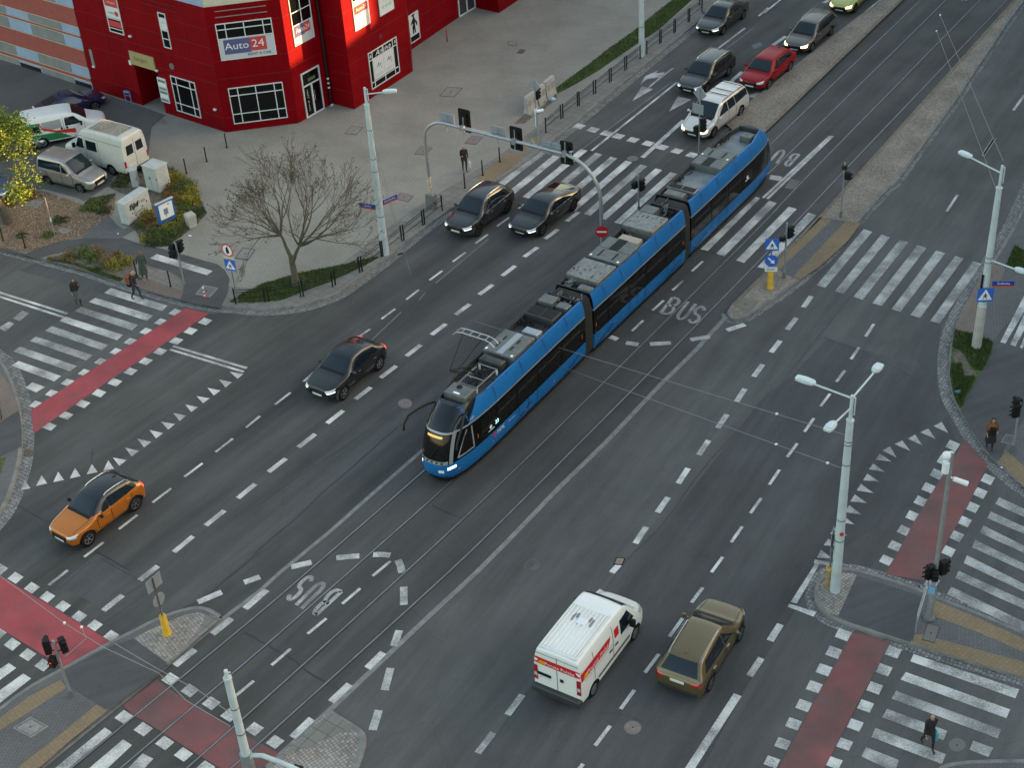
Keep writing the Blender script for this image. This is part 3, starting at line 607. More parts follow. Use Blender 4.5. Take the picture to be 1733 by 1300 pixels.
def car_mesh(root,s,wb,pmat,rim,roofm,clad,style,rails,lit,drl,tail):
    W=s['W'];H=s['H'];fo,ro=s['fo'],s['ro'];L=fo+wb+ro; r=s['r']; zb=s.get('zb',.22)
    def X(x): return fo+wb/2-x            # x: distance from the nose -> local x
    cw,rx0,rx1,tx=s['cowl'],s['rx0'],L-s['rx1'],L-s['tail']
    bh=s['belt']; nh=s['nose']; hh=s['hood']; dh=s['deck']; wr=s.get('wr',.74)*W
    st=[(0,.60,nh-.16,None,.18),(.05,.74,nh-.05,None,.08),(.22,.88,nh,None,.02),(.6,.955,lerp(nh,hh,.55),None,0),(fo,.985,hh-.035,None,0),(cw-.22,1,hh,None,0),(cw,1,bh+.0,bh+.06,0)]
    for t in (.25,.5,.75): st.append((lerp(cw,rx0,t),1,bh+.01,lerp(bh+.06,H-.05,t**.93),0))
    st.append((rx0,1,bh+.015,H-.045,0)); st.append((rx0+.35,1,bh+.02,H-.008,0)); st.append((lerp(rx0,rx1,.55),1,bh+.025,H,0)); st.append((rx1-.15,1,bh+.03,H-s.get('drop',.05),0)); st.append((rx1,.995,bh+.03,H-s.get('drop',.05)-.03,0))
    zt=H-s.get('drop',.05)-.03
    for t in (.35,.7): st.append((lerp(rx1,tx,t),.99,lerp(bh+.03,dh,t),lerp(zt,dh+.04,t),0))
    st.append((tx,.97,dh,dh+.03,0))
    if L-tx>.3: st.append((lerp(tx,L,.5),.95,dh-.005,None,0))
    st.append((L-.12,.90 if L-tx>.3 else .945,dh-.04,None,0)); st.append((L-.03,.84,dh-.12,None,.06)); st.append((L,.74,dh-.26,None,.14))
    st.sort(key=lambda q:q[0])
    vs=[];n=None
    for x,wf,zz,zr,up in st:
        w_=W*wf; b=zb+up; zm=lerp(b,zz,.55)
        if zr is None: ring=[(0,b),(.72*w_,b),(.93*w_,b+.03),(.985*w_,b+.14),(w_,zm),(.985*w_,zz-.09),(.93*w_,zz-.012),(.74*w_,zz+.012),(.4*w_,zz+.03),(0,zz+.036)]
        else:
            k=max(0,min(1,(zr-zz)/(H-bh))); wtop=lerp(.84*W*wf,wr,k**.8)
            ring=[(0,b),(.72*w_,b),(.93*w_,b+.03),(.985*w_,b+.14),(w_,zm),(.985*w_,zz-.06),(.945*w_,zz+.01),(wtop,zr-.035*k),(.8*wtop,zr+.005),(0,zr+.02+.02*k)]
        full=[(y,z) for y,z in ring]+[(-y,z) for y,z in ring[-2:0:-1]]
        n=len(full); vs+=[(X(x),y,z) for y,z in full]
    fs=[];k=len(st)
    for i in range(k-1):
        for j in range(n): fs.append((i*n+j,i*n+(j+1)%n,(i+1)*n+(j+1)%n,(i+1)*n+j))
    fs.append(tuple(range(n))); fs.append(tuple((k-1)*n+j for j in range(n))[::-1])
    me=bpy.data.meshes.new('body'); me.from_pydata(vs,[],fs)
    bm=bmesh.new(); bm.from_mesh(me); bmesh.ops.recalc_face_normals(bm,faces=bm.faces); bm.to_mesh(me); bm.free()
    cut=MB()
    for ax in (wb/2,-wb/2):
        for sg in (-1,1): cut.tube([(ax,sg*(W-.30),r),(ax,sg*(W+.3),r)],r+.055,24)
    cme=cut.build('cut',M_BLKP)
    me2=evalmesh(me,[('SUBSURF',dict(levels=2,render_levels=2)),('BOOLEAN',dict(operation='DIFFERENCE',solver='EXACT',object=cme))])
    me2.name='body'; me2.materials.clear()
    for q in (pmat,M_BLKP,clad or M_BLKP,roofm or pmat): me2.materials.append(q)
    for p in me2.polygons:
        p.use_smooth=True; cx_,cy_,cz_=p.center; p.material_index=0
        for ax in (wb/2,-wb/2):
            if math.hypot(cx_-ax,cz_-r)<r+.056 and abs(cy_)>W-.33: p.material_index=1
        if p.material_index==0:
            if cz_<zb+.02: p.material_index=1
            if roofm and cz_>bh+.1 : p.material_index=3
    try: me2.set_sharp_from_angle(angle=R(50))
    except Exception: pass
    body=link('body',me2,root)
    bm=bmesh.new(); bm.from_mesh(me2); bvh=BVHTree.FromBMesh(bm); bm.free()
    def part(nm,pl,m,par=body,off=.012,nu=10,nv=8):
        mb=MB()
        for cs,d in pl: mb.add(*patch(bvh,cs,d,nu,nv,off))
        return mb.build(nm,m,par,smooth=True)
    gl=s.get('glass',M_WIND)
    # windscreen, rear window
    zt0=H-.085; ws=[(X(cw+.04),.80*W,bh+.07),(X(cw+.04),-.80*W,bh+.07),(X(rx0-.03),-(wr-.10),zt0),(X(rx0-.03),wr-.10,zt0)]
    part('windscreen',[(ws,(-1,0,-1.3))],gl)
    zr1=zt-.0
    if s.get('rearwin',1):
        rw=[(X(tx-.02),-.74*W,dh+.06),(X(tx-.02),.74*W,dh+.06),(X(rx1+.05),wr-.12,zr1-.02),(X(rx1+.05),-(wr-.12),zr1-.02)]
        part('rear_window',[(rw,(1,0,-.8 if s.get('steep') is None else -.25))],gl)
    # side windows
    lo=bh+.045; hi=H-.115-s.get('hdrop',0); hiR=hi-s.get('drop',.05)*.8
    x0,x1=cw+.42,rx0+.30; bp=fo+wb*s.get('bp',.53); cp=s.get('cp'); xe,xe1=tx-s.get('dq',.38),rx1-s.get('dt',.12)
    segs=[[(x0,lo),(bp-.04,lo+.01),(bp-.06,hi),(x1,hi-.02)]]
    cpx=fo+wb*s.get('cpf',.96)
    if s.get('quarter',1):
        segs.append([(bp+.04,lo+.01),(cpx-.04,lo+.02),(cpx-.10,lerp(hi,hiR,.5)),(bp+.02,hi)]); segs.append([(cpx+.03,lo+.03),(xe,lo+.09),(xe1,hiR-.02),(cpx-.03,lerp(hi,hiR,.5)-.005)])
    elif s.get('rear_glass',1): segs.append([(bp+.04,lo+.01),(xe,lo+.05),(xe1,hiR-.02),(bp+.02,hi)])
    if s.get('segs'): segs=[[(q[0]*L,q[1]) for q in g] for g in s['segs']]
    for g in segs:
        for sg in (1,-1):
            c4=[(X(x),sg*W*.9,z) for x,z in g]
            if sg<0: c4=[c4[1],c4[0],c4[3],c4[2]]
            part('side_window',[(c4,(0,-sg,0))],gl)
    if s.get('chrome',0):
        mb=MB()
        for sg in (1,-1): mb.add(*patch(bvh,[(X(x0-.05),sg*W*.9,lo-.035),(X(xe+.03),sg*W*.9,lo-.01),(X(xe+.03),sg*W*.9,lo+.012),(X(x0-.05),sg*W*.9,lo-.012)],(0,-sg,0),12,1,.008))
        mb.build('window_trim',M_SILV,body)
    # lamps
    hl=s.get('hl',(.50,.86,nh-.22,nh-.05)); 
    for sg in (1,-1):
        y0,y1,z0,z1=hl; q=[(X(.02),sg*W*y0,z0+.03),(X(.3),sg*W*y1,z0+.04),(X(.42),sg*W*y1*1.01,z1+.03),(X(.05),sg*W*y0,z1-.03)]
        if sg>0: q=[q[1],q[0],q[3],q[2]]
        part('headlight',[(q,(-1,-sg*.35,-.15))],M_HEADL if lit else M_HEAD,off=.01)
        tl=s.get('tl',(.60,.93,dh-.20,dh-.02)); y0,y1,z0,z1=tl
        q=[(X(L-.02),sg*W*y0,z0),(X(L-.22),sg*W*y1,z0),(X(L-.25),sg*W*y1,z1),(X(L-.06),sg*W*y0,z1)]
        if sg<0: q=[q[1],q[0],q[3],q[2]]
        part('tail_light',[(q,(1,-sg*.35,-.1))],tail,off=.01)
        if drl: part('daytime_lamp',[([(X(.03),sg*W*.60,nh-.2),(X(.3),sg*W*.9,nh-.17),(X(.3),sg*W*.9,nh-.14),(X(.03),sg*W*.60,nh-.17)],(-1,-sg*.3,-.1))],M_DRL,off=.016)
    part('grille',[([(X(0),.46*W,nh-.36),(X(0),-.46*W,nh-.36),(X(.02),-.50*W,nh-.13),(X(.02),.50*W,nh-.13)],(-1,0,-.1))],M_BLKP,off=.008)
    part('lower_grille',[([(X(0),.62*W,zb+.10),(X(0),-.62*W,zb+.10),(X(.02),-.66*W,zb+.24),(X(.02),.66*W,zb+.24)],(-1,0,.05))],clad or M_BLKP,off=.012)
    part('grille_trim',[([(X(0),.40*W,nh-.17),(X(0),-.40*W,nh-.17),(X(.02),-.42*W,nh-.135),(X(.02),.42*W,nh-.135)],(-1,0,-.1))],M_CHR,off=.016,nv=1)
    part('number_plate',[([(X(0),.27,nh-.42),(X(0),-.27,nh-.42),(X(0),-.27,nh-.30),(X(0),.27,nh-.30)],(-1,0,0))],M_PLATE,off=.02)
    pz=s.get('pz',dh-.42); part('number_plate',[([(X(L),-.27,pz),(X(L),.27,pz),(X(L),.27,pz+.12),(X(L),-.27,pz+.12)],(1,0,0))],M_PLATE,off=.012)
    part('rear_bumper',[([(X(L-.02),-.80*W,zb+.06),(X(L-.02),.80*W,zb+.06),(X(L-.02),.82*W,zb+.26),(X(L-.02),-.82*W,zb+.26)],(1,0,0))],clad or M_BLKP,off=.01)
    if s.get('lip'): part('bumper_lip',[([(X(0),.66*W,zb+.04),(X(0),-.66*W,zb+.04),(X(.02),-.68*W,zb+.10),(X(.02),.68*W,zb+.10)],(-1,0,.1))],M_SILV,off=.02,nv=2,nu=10)
    if clad:
        for sg in (1,-1):
            for ax in (wb/2,-wb/2):
                vs=[];n_=18
                for i in range(n_+1):
                    a=math.pi*(-.12+1.24*i/n_)
                    for rr in (r+.05,r+.125):
                        x=ax+math.cos(a)*rr; z=max(r+math.sin(a)*rr,zb+.03); h=bvh.ray_cast(Vector((x,sg*2,z)),Vector((0,-sg,0)),1.6)
                        y=h[0].y if (h[0] is not None and abs(h[0].y)>W-.3) else sg*(W-.03); vs.append((x,y+sg*.012,z))
                mb=MB(); mb.add(vs,[(2*i,2*i+1,2*i+3,2*i+2) for i in range(n_)]); mb.build('arch_trim',clad,body,smooth=True)
            q=[(wb/2-r-.12,sg*W,zb+.02),(-wb/2+r+.12,sg*W,zb+.02),(-wb/2+r+.12,sg*W,zb+.14),(wb/2-r-.12,sg*W,zb+.14)]
            part('sill_trim',[(q,(0,-sg,0))],clad,nv=2)
    # door seams and handles
    mb=MB(); hb=MB(); seams=[cw+.15,bp,cpx if s['doors']==4 else None]
    for sg in (1,-1):
        for x in seams:
            if x is None: continue
            dx=.016; mb.add(*patch(bvh,[(X(x-dx),sg*W,zb+.2),(X(x+dx),sg*W,zb+.2),(X(x+dx),sg*W*.9,lo-.04),(X(x-dx),sg*W*.9,lo-.04)],(0,-sg,0),1,6,.003))
        mb.add(*patch(bvh,[(X(cw+.15),sg*W,zb+.19),(X(cpx),sg*W,zb+.19),(X(cpx),sg*W,zb+.215),(X(cw+.15),sg*W,zb+.215)],(0,-sg,0),8,1,.003))
        for x in ([bp-.22,cpx-.2] if s['doors']==4 else [bp-.22]):
            h=bvh.ray_cast(Vector((X(x),sg*2,bh-.13)),Vector((0,-sg,0)),3)
            if h[0]: hb.box((X(x),h[0].y+sg*.015,bh-.13),(.20,.035,.035),bev=.008)
    # bonnet shut lines
    mb.add(*patch(bvh,[(X(.25),.70*W,hh),(X(.25),.70*W-.02,hh),(X(cw-.1),.78*W-.02,bh),(X(cw-.1),.78*W,bh)],(0,0,-1),1,8,.002)); mb.add(*patch(bvh,[(X(.25),-.70*W,hh),(X(.25),-.70*W+.02,hh),(X(cw-.1),-.78*W+.02,bh),(X(cw-.1),-.78*W,bh)],(0,0,-1),1,8,.002))
    mb.build('shut_line',M_BLKP,body); hb.build('door_handle',s.get('hm',pmat),body)
    # cowl panel
    part('wiper_panel',[([(X(cw-.10),.74*W,bh),(X(cw-.10),-.74*W,bh),(X(cw+.05),-.76*W,bh+.05),(X(cw+.05),.76*W,bh+.05)],(0,0,-1))],M_BLKP,off=.01,nv=2)
    for sg in (1,-1):
        m2=MB(); x=X(cw+.32); y=sg*(W+.10); z=bh+.06; m2.ball((x,y,z),.1,10,0,(.75,1.15,.85)); m2.tube([(x,sg*(W-.08),z-.05),(x,y,z-.02)],.025,6)
        m2.build('wing_mirror',s.get('mm',pmat),body,smooth=True)
    if rails:
        for sg in (1,-1):
            m2=MB(); pts=[]
            xs=[rx0+.25,rx0+.4]+[lerp(rx0+.4,rx1-.15,t) for t in (.25,.5,.75)]+[rx1-.15,rx1]
            for i,x in enumerate(xs):
                h=bvh.ray_cast(Vector((X(x),sg*(wr-.06),3)),Vector((0,0,-1)),4)
                zz=(h[0].z if h[0] else H)+(.05 if 0<i<len(xs)-1 else 0); pts.append((X(x),sg*(wr-.06),zz))
            m2.tube(pts,.022,6); m2.build('roof_rail',rails,body,smooth=True)
    if s.get('ant',1):
        m2=MB(); h=bvh.ray_cast(Vector((X(rx1-.25),0,3)),Vector((0,0,-1)),4); z=h[0].z if h[0] else H
        m2.prism([(X(rx1-.30),-.02),(X(rx1-.30),.02),(X(rx1-.12),.03),(X(rx1-.12),-.03)],z-.02,z+.045); m2.build('aerial',roofm or pmat,body)
    if s.get('rack'):
        for x in (rx0+.9,rx0+1.5,rx1-.45): m2=MB(); m2.tube([(X(x),-(wr-.06),H+.06),(X(x),wr-.06,H+.06)],.022,6); m2.build('roof_crossbar',M_BLKP,body)
    ub=MB(); ub.box((0,0,zb+.10),(L*.86,W*1.28,.22)); ub.box((0,0,.55),(L*.72,W*1.1,.5)); ub.build('underbody',M_BLKP,root)
    for ax in (wb/2,-wb/2):
        for sg in (-1,1): wheel_parts(r,.21,style,root,(ax,sg*(W-.115),r),sg>0,rim)
    return body,bvh,X,L
SEDAN=dict(W=.90,H=1.45,fo=.92,ro=1.02,wb=2.70,r=.32,cowl=1.28,rx0=2.02,rx1=1.45,tail=.62,belt=.90,nose=.72,hood=.84,deck=1.0,quarter=0,doors=4,drop=.07,dq=.52,dt=.25)
FAST=dict(SEDAN,W=.93,H=1.40,fo=.90,ro=1.02,wb=2.92,rx1=1.5,tail=.42,deck=1.0,drop=.09,quarter=0,dq=.72,dt=.3,r=.35,chrome=1,belt=.91)
WAGON=dict(SEDAN,H=1.48,rx1=.42,tail=.12,deck=.98,drop=.05,quarter=1,dq=.30,dt=.08,ro=1.05,cpf=.93,pz=.62)
SUV=dict(W=.93,H=1.62,fo=.90,ro=.92,wb=2.68,r=.36,cowl=1.22,rx0=1.92,rx1=.62,tail=.14,belt=1.02,nose=.88,hood=.98,deck=1.05,quarter=0,doors=4,drop=.09,dq=.42,dt=.2,zb=.26,steep=1,wr=.69)
MPV=dict(W=.97,H=1.72,fo=.95,ro=1.12,wb=3.02,r=.34,cowl=1.15,rx0=2.0,rx1=.35,tail=.10,belt=1.0,nose=.74,hood=.93,deck=1.0,quarter=1,doors=4,drop=.04,dq=.25,dt=.05,steep=1,cpf=.80,wr=.78,hdrop=.03)
HATCH=dict(SEDAN,W=.86,H=1.43,fo=.84,ro=.72,wb=2.47,rx1=.5,tail=.1,deck=.98,drop=.07,dq=.35,dt=.12,steep=1)
P_GREY=paint('graphite',(.045,.045,.047)); P_DGREY=paint('dark_grey',(.022,.025,.027)); P_SLATE=paint('slate',(.032,.036,.04)); P_TAUPE=paint('taupe',(.085,.075,.07)); P_RED=mat('paint_red_car',(.27,.0,.008),.35,0,.12,spec=.2)
P_SILV=paint('silver',(.58,.56,.54),.3); P_LIME=paint('lime',(.36,.37,.10),.2); P_ORNG=paint('orange',(.50,.145,.018),.35); P_OLIVE=paint('olive',(.15,.112,.055),.5); P_WHITE=mat('paint_white_van',(.74,.75,.73),.35,0,.4); P_BLACK=paint('black',(.010,.012,.016),.2)
P_DULLW=mat('paint_dull_white',(.55,.56,.53),.5,0,.2,noise=(3,.06)); P_BLUE=paint('navy',(.012,.02,.07),.3); P_TEAL=paint('steel_blue',(.05,.11,.17),.4); P_CADDY=paint('beige_silver',(.33,.31,.295),.5); P_PALEB=paint('pale_blue_grey',(.12,.15,.18),.5)
GC='cars queuing on the upper carriageway'
build_car('dark_sedan','dark grey sedan nearest the kerb fence, cut by the top edge of the photo','car',(1222,59),(1257.5,31),SEDAN,P_GREY,GC,drl=True)
build_car('estate_car','brownish grey estate car with silver roof rails behind the red car','car',(1372.5,87.6),(1404.7,59),WAGON,P_TAUPE,GC,rails=M_SILV,lit=True)
build_car('hatchback','yellow green hatchback cut by the top edge of the photo','car',(1445,21.6),(1471,-3),HATCH,P_LIME,GC,rim=M_RIMD,lit=True)
build_car('estate_car','dark grey estate car waiting beside the silver minivan','car',(1194.8,157),(1231.5,127.9),WAGON,P_SLATE,GC,rails=M_SILV,drl=True)
build_car('red_car','deep red crossover waiting in the queue before the grey estate','car',(1300,151.4),(1335.5,121),dict(SUV,H=1.5,belt=.96,hood=.92,nose=.82,r=.35,fo=.95,chrome=0),P_RED,GC,clad=M_CLAD)
build_car('minivan','silver minivan with roof rack and lit headlamps at the stop line','minivan',(1205.9,233.1),(1253,195),dict(MPV,rack=1),P_SILV,GC,lit=True,rails=M_BLKP)
build_car('grey_suv','dark grey car with silver window trim and roof rails, beside the kerb fence','car',(809,399.5),(858.5,359.8),dict(SUV,chrome=1,H=1.68,fo=.84,ro=.84),P_SLATE,'cars crossing the junction',rails=M_SILV,clad=M_CLAD,style='ten',drl=True,rim=M_RIMD)
build_car('fastback','dark grey fastback car leaving the striped crossing','car',(917.8,398),(970,356),FAST,P_DGREY,'cars crossing the junction',rim=M_RIMD,drl=True)
build_car('coupe_suv','dark blue grey coupe crossover alone in the middle of the road','car',(581.9,676),(642.2,625.4),dict(SUV,H=1.6,fo=.80,ro=.74,belt=1.02,hood=1.0,drop=.12,tail=.2,rx1=.80,dt=.15,dq=.5,lip=1),P_DGREY,'cars crossing the junction',clad=M_CLAD,drl=True,roofm=P_BLACK,tail=M_TAILL)
build_car('orange_crossover','orange crossover with black roof and silver rails','car',(151.8,922.8),(230.5,863.2),dict(SUV,W=.90,wb=2.6,fo=.76,ro=.74,H=1.60,drop=.08,lip=1,mm=M_BLKP),P_ORNG,'cars crossing the junction',roofm=P_BLACK,rails=M_SILV,clad=M_CLAD,tail=M_TAILL)
build_car('olive_suv','olive brown car with chrome roof rails driving away beside the mail van','car',(1250,1083.4),(1199.4,1167.8),dict(SUV,W=.95,wb=2.8,fo=.86,ro=.88,H=1.62,r=.36,hm=M_CHR,tl=(.55,.93,.82,.98),pz=.80),P_OLIVE,'cars crossing the junction',side='R',rails=M_CHR,clad=M_CLAD)
# parked cars half hidden on the left
build_car('silver_van','silver beige compact people van parked nose to the flower bed','car',(137,326.5),(86.4,313.8),dict(W=.90,H=1.80,fo=.85,ro=.86,wb=2.68,r=.32,cowl=1.12,rx0=1.78,rx1=.30,tail=.08,belt=1.06,nose=.84,hood=1.0,deck=1.05,quarter=0,doors=4,drop=.02,steep=1,wr=.84,bp=.50,dq=.28,dt=.12,hdrop=.05),P_CADDY,'vehicles parked on the paved yard',side='R',clad=M_CLAD)
build_car('parked_car','dark navy car parked behind the white and green van','car',(158,188),(105,206),dict(SEDAN,tl=(.3,.9,.8,.95)),P_BLUE,'vehicles parked on the paved yard',side='R')
build_car('parked_car','pale blue grey estate car with roof rails behind the yellow green tree','car',(50,262),(-8,276),dict(WAGON),P_PALEB,'vehicles parked on the paved yard',side='R',rails=M_SILV)
build_car('parked_car','steel blue car cut by the left edge beside the flower bed','car',(-14,345),(-68,333),dict(SEDAN,hood=.9,nose=.8),P_TEAL,'vehicles parked on the paved yard',side='R')

# ---------------------------------------------------------------- text
def textmb(mb,s,o,u,v,size,mi=0,ex=.004,shear=0,sx=1.):
    c=bpy.data.curves.new('t','FONT'); c.body=s; c.size=1; c.resolution_u=2; c.extrude=0; c.shear=shear; c.align_x='CENTER'; c.align_y='CENTER'
    ob=bpy.data.objects.new('t',c); COL.objects.link(ob); dg=bpy.context.evaluated_depsgraph_get(); dg.update()
    me=bpy.data.meshes.new_from_object(ob.evaluated_get(dg)); bpy.data.objects.remove(ob)
    o,u,v=Vector(o),Vector(u).normalized(),Vector(v).normalized(); n=u.cross(v)
    vs=[o+u*(q.co.x*size*sx)+v*(q.co.y*size)+n*ex for q in me.vertices]; mb.add(vs,[tuple(p.vertices) for p in me.polygons],mi); bpy.data.meshes.remove(me)
# ---------------------------------------------------------------- vans
def van(root,L,W,H,prof,pmat,r,ax,wr=.90,sub=2):
    """prof: list (x, top z, width factor); boxy body with tumblehome"""
    vs=[];n=None
    for x,zt,wf,zb in prof:
        w_=W*wf; k=max(0,min(1,(zt-1.15)/(H-1.15)))
        ring=[(0,zb),(.8*w_,zb),(.96*w_,zb+.02),(w_,zb+.12),(w_,lerp(zb,zt,.45)),(lerp(.97,.975,k)*w_,lerp(zb,zt,.72)),(lerp(.9,wr,k)*w_,zt-.10),(lerp(.8,wr-.05,k)*w_,zt-.025),(.5*w_,zt),(0,zt+.01)]
        full=ring+[(-y,z) for y,z in ring[-2:0:-1]]; n=len(full); vs+=[(L/2-x,y,z) for y,z in full]
    k=len(prof); fs=[(i*n+j,i*n+(j+1)%n,(i+1)*n+(j+1)%n,(i+1)*n+j) for i in range(k-1) for j in range(n)]
    fs+= [tuple(range(n)),tuple((k-1)*n+j for j in range(n))[::-1]]
    me=bpy.data.meshes.new('body'); me.from_pydata(vs,[],fs); bm=bmesh.new(); bm.from_mesh(me); bmesh.ops.recalc_face_normals(bm,faces=bm.faces); bm.to_mesh(me); bm.free()
    cut=MB()
    for a in ax:
        for sg in (-1,1): cut.tube([(L/2-a,sg*(W-.32),r),(L/2-a,sg*(W+.3),r)],r+.06,24)
    me2=evalmesh(me,[('SUBSURF',dict(levels=sub,render_levels=sub)),('BOOLEAN',dict(operation='DIFFERENCE',solver='EXACT',object=cut.build('c',M_BLKP)))])
    me2.materials.clear(); me2.name='body'
    for q in (pmat,M_BLKP): me2.materials.append(q)
    for p in me2.polygons:
        p.use_smooth=True; p.material_index=0
        for a in ax:
            if math.hypot(p.center.x-(L/2-a),p.center.z-r)<r+.061 and abs(p.center.y)>W-.35: p.material_index=1
        if p.center.z<.36: p.material_index=1
    try: me2.set_sharp_from_angle(angle=R(45))
    except Exception: pass
    body=link('body',me2,root); bm=bmesh.new(); bm.from_mesh(me2); bvh=BVHTree.FromBMesh(bm); bm.free()
    ub=MB(); ub.box((0,0,.40),(L*.86,W*1.28,.3)); ub.build('underbody',M_BLKP,root)
    for a in ax:
        for sg in (-1,1): wheel_parts(r,.22,'steel',root,(L/2-a,sg*(W-.12),r),sg>0,M_RIMS)
    return body,bvh
def vpatch(body,bvh,nm,pl,m,off=.012,nu=8,nv=6):
    mb=MB()
    for cs,d in pl: mb.add(*patch(bvh,cs,d,nu,nv,off))
    return mb.build(nm,m,body,smooth=True)
M_PR=mat('postal_red',(.60,.018,.022),.4); M_YL=mat('postal_yellow',(.85,.42,.02),.4)
# white mail van
a=at(1070,1084.5); b=at(1004.8,1173.4); hd=(a-b).normalized(); lf=Vector((-hd.y,hd.x,0)); W=.99; L=4.95; H=2.38
ax=[.92,.92+3.15]; sc_=1.0; mid=(a+b)/2+lf*(W-.1)+hd*((ax[0]+ax[1])/2-L/2)
root=empty('mail_van',(mid.x,mid.y,.005),math.atan2(hd.y,hd.x),'white mail van with red lettered stripe and ribbed roof','van','vans')
prof=[(0,.92,.72,.42),(.05,1.02,.84,.32),(.28,1.14,.94,.28),(.52,1.26,.985,.26),(.72,1.40,1,.26),(1.0,1.74,1,.26),(1.32,2.10,1,.26),(1.65,2.30,1,.26),(2.2,2.35,1,.26),(3.3,H,1,.26),(4.2,H,1,.26),(4.78,H-.01,1,.28),(4.92,H-.04,.99,.30),(4.95,H-.10,.97,.36)]
body,bvh=van(root,L,W,H,prof,P_WHITE,.34,ax,.86)
X=lambda x:L/2-x
vpatch(body,bvh,'windscreen',[([(X(.74),.84*W,1.40),(X(.74),-.84*W,1.40),(X(1.52),-.78*W,2.24),(X(1.52),.78*W,2.24)],(-1,0,-1))],M_WIND)
for sg in (1,-1):
    q=[(X(1.02),sg*W,1.30),(X(2.05),sg*W,1.24),(X(2.05),sg*W,1.92),(X(1.45),sg*W,1.94)]
    vpatch(body,bvh,'side_window',[(q if sg>0 else [q[1],q[0],q[3],q[2]],(0,-sg,0))],M_WIND,off=.01)
    vpatch(body,bvh,'door_post_panel',[([(X(2.18),sg*W,1.45),(X(2.50),sg*W,1.45),(X(2.50),sg*W,1.85),(X(2.18),sg*W,1.85)],(0,-sg,0))],M_PR,off=.01)
    vpatch(body,bvh,'side_stripe',[([(X(2.95),sg*W,1.42),(X(4.91),sg*W,1.42),(X(4.91),sg*W,1.80),(X(2.75),sg*W,1.80)],(0,-sg,0))],M_PR,off=.006,nu=14)
    t=MB(); textmb(t,'Poczta Polska',(X(3.72),sg*(W+.004),1.61),(-sg,0,0),(0,0,1),.30,0,.012,.2,1.02); t.build('lettering',M_WHITE,body)
    t=MB(); 
    for dz in (0,.07,.14): t.slab((X(4.66),sg*(W+.006),1.50+dz),(-sg,0,0),(0,0,1),[(-.16+dz*.6,0),(.16,0),(.19,.045),(-.12+dz*.6,.045)],.006)
    t.build('horn_emblem',M_YL,body)
    vpatch(body,bvh,'side_trim',[([(X(1.4),sg*W,.62),(X(3.75),sg*W,.62),(X(3.75),sg*W,.72),(X(1.4),sg*W,.72)],(0,-sg,0))],M_CLAD,off=.015,nv=1)
    vpatch(body,bvh,'shut_line',[([(X(2.60),sg*W,.6),(X(2.63),sg*W,.6),(X(2.63),sg*W,2.1),(X(2.60),sg*W,2.1)],(0,-sg,0)),([(X(3.98),sg*W,.6),(X(4.01),sg*W,.6),(X(4.01),sg*W,2.1),(X(3.98),sg*W,2.1)],(0,-sg,0)),([(X(2.60),sg*W,1.30),(X(4.7),sg*W,1.30),(X(4.7),sg*W,1.32),(X(2.60),sg*W,1.32)],(0,-sg,0))],M_CLAD,off=.004,nu=2,nv=8)
    vpatch(body,bvh,'door_handle',[([(X(x),sg*W,1.1),(X(x+.22),sg*W,1.1),(X(x+.22),sg*W,1.19),(X(x),sg*W,1.19)],(0,-sg,0)) for x in (2.3,2.72)],M_BLKP,off=.03,nu=1,nv=1)
    q=[(X(4.94),sg*W*.80,.78),(X(4.94),sg*W*.97,.78),(X(4.94),sg*W*.97,1.50),(X(4.94),sg*W*.80,1.50)]; vpatch(body,bvh,'tail_light',[(q,(1,0,0))],M_TAIL,off=.02)
    q=[(X(4.94),sg*W*.82,.98),(X(4.94),sg*W*.95,.98),(X(4.94),sg*W*.95,1.14),(X(4.94),sg*W*.82,1.14)]; vpatch(body,bvh,'reversing_lamp',[(q,(1,0,0))],M_HEAD,off=.028,nu=1,nv=1)
    vpatch(body,bvh,'headlight',[([(X(.1),sg*W*.55,.82),(X(.5),sg*W*.92,.9),(X(.62),sg*W*.92,1.12),(X(.2),sg*W*.55,1.0)],(-1,-sg*.3,-.2))],M_HEAD,off=.012)
    t=MB(); t.box((X(1.45),sg*(W+.16),1.42),(.14,.20,.34),bev=.03); t.tube([(X(1.45),sg*(W-.05),1.32),(X(1.45),sg*(W+.12),1.36)],.03); t.build('wing_mirror',M_BLKP,body)
vpatch(body,bvh,'rear_stripe',[([(X(L),-W*.95,1.62),(X(L),W*.95,1.62),(X(L),W*.95,1.94),(X(L),-W*.95,1.94)],(1,0,0))],M_PR,off=.012,nu=10)
t=MB(); textmb(t,'Poczta Polska',(X(L)-.045,-.14,1.78),(0,-1,0),(0,0,1),.21,0,.001,.0,1.05); t.build('lettering',M_WHITE,body)
t=MB()
for dz in (0,.055,.11): t.slab((X(L)-.03,.62,1.70+dz),(0,-1,0),(0,0,1),[(-.13+dz*.6,0),(.13,0),(.16,.035),(-.10+dz*.6,.035)],.01)
t.build('horn_emblem',M_YL,body)
vpatch(body,bvh,'shut_line',[([(X(L),-.012,.6),(X(L),.012,.6),(X(L),.012,2.2),(X(L),-.012,2.2)],(1,0,0)),([(X(L),-W*.9,2.14),(X(L),W*.9,2.14),(X(L),W*.9,2.16),(X(L),-W*.9,2.16)],(1,0,0))],M_CLAD,off=.006,nu=2,nv=6)
t=MB(); t.box((X(L+.06),0,.46),(.26,1.94,.26),bev=.05); t.build('rear_bumper',M_CLAD,body)
vpatch(body,bvh,'number_plate',[([(X(L),.30,.95),(X(L),.82,.95),(X(L),.82,1.07),(X(L),.30,1.07)],(1,0,0))],M_PLATE,off=.02)
vpatch(body,bvh,'plate_recess',[([(X(L),.24,1.08),(X(L),.88,1.08),(X(L),.88,1.22),(X(L),.24,1.22)],(1,0,0))],M_BLKP,off=.016)
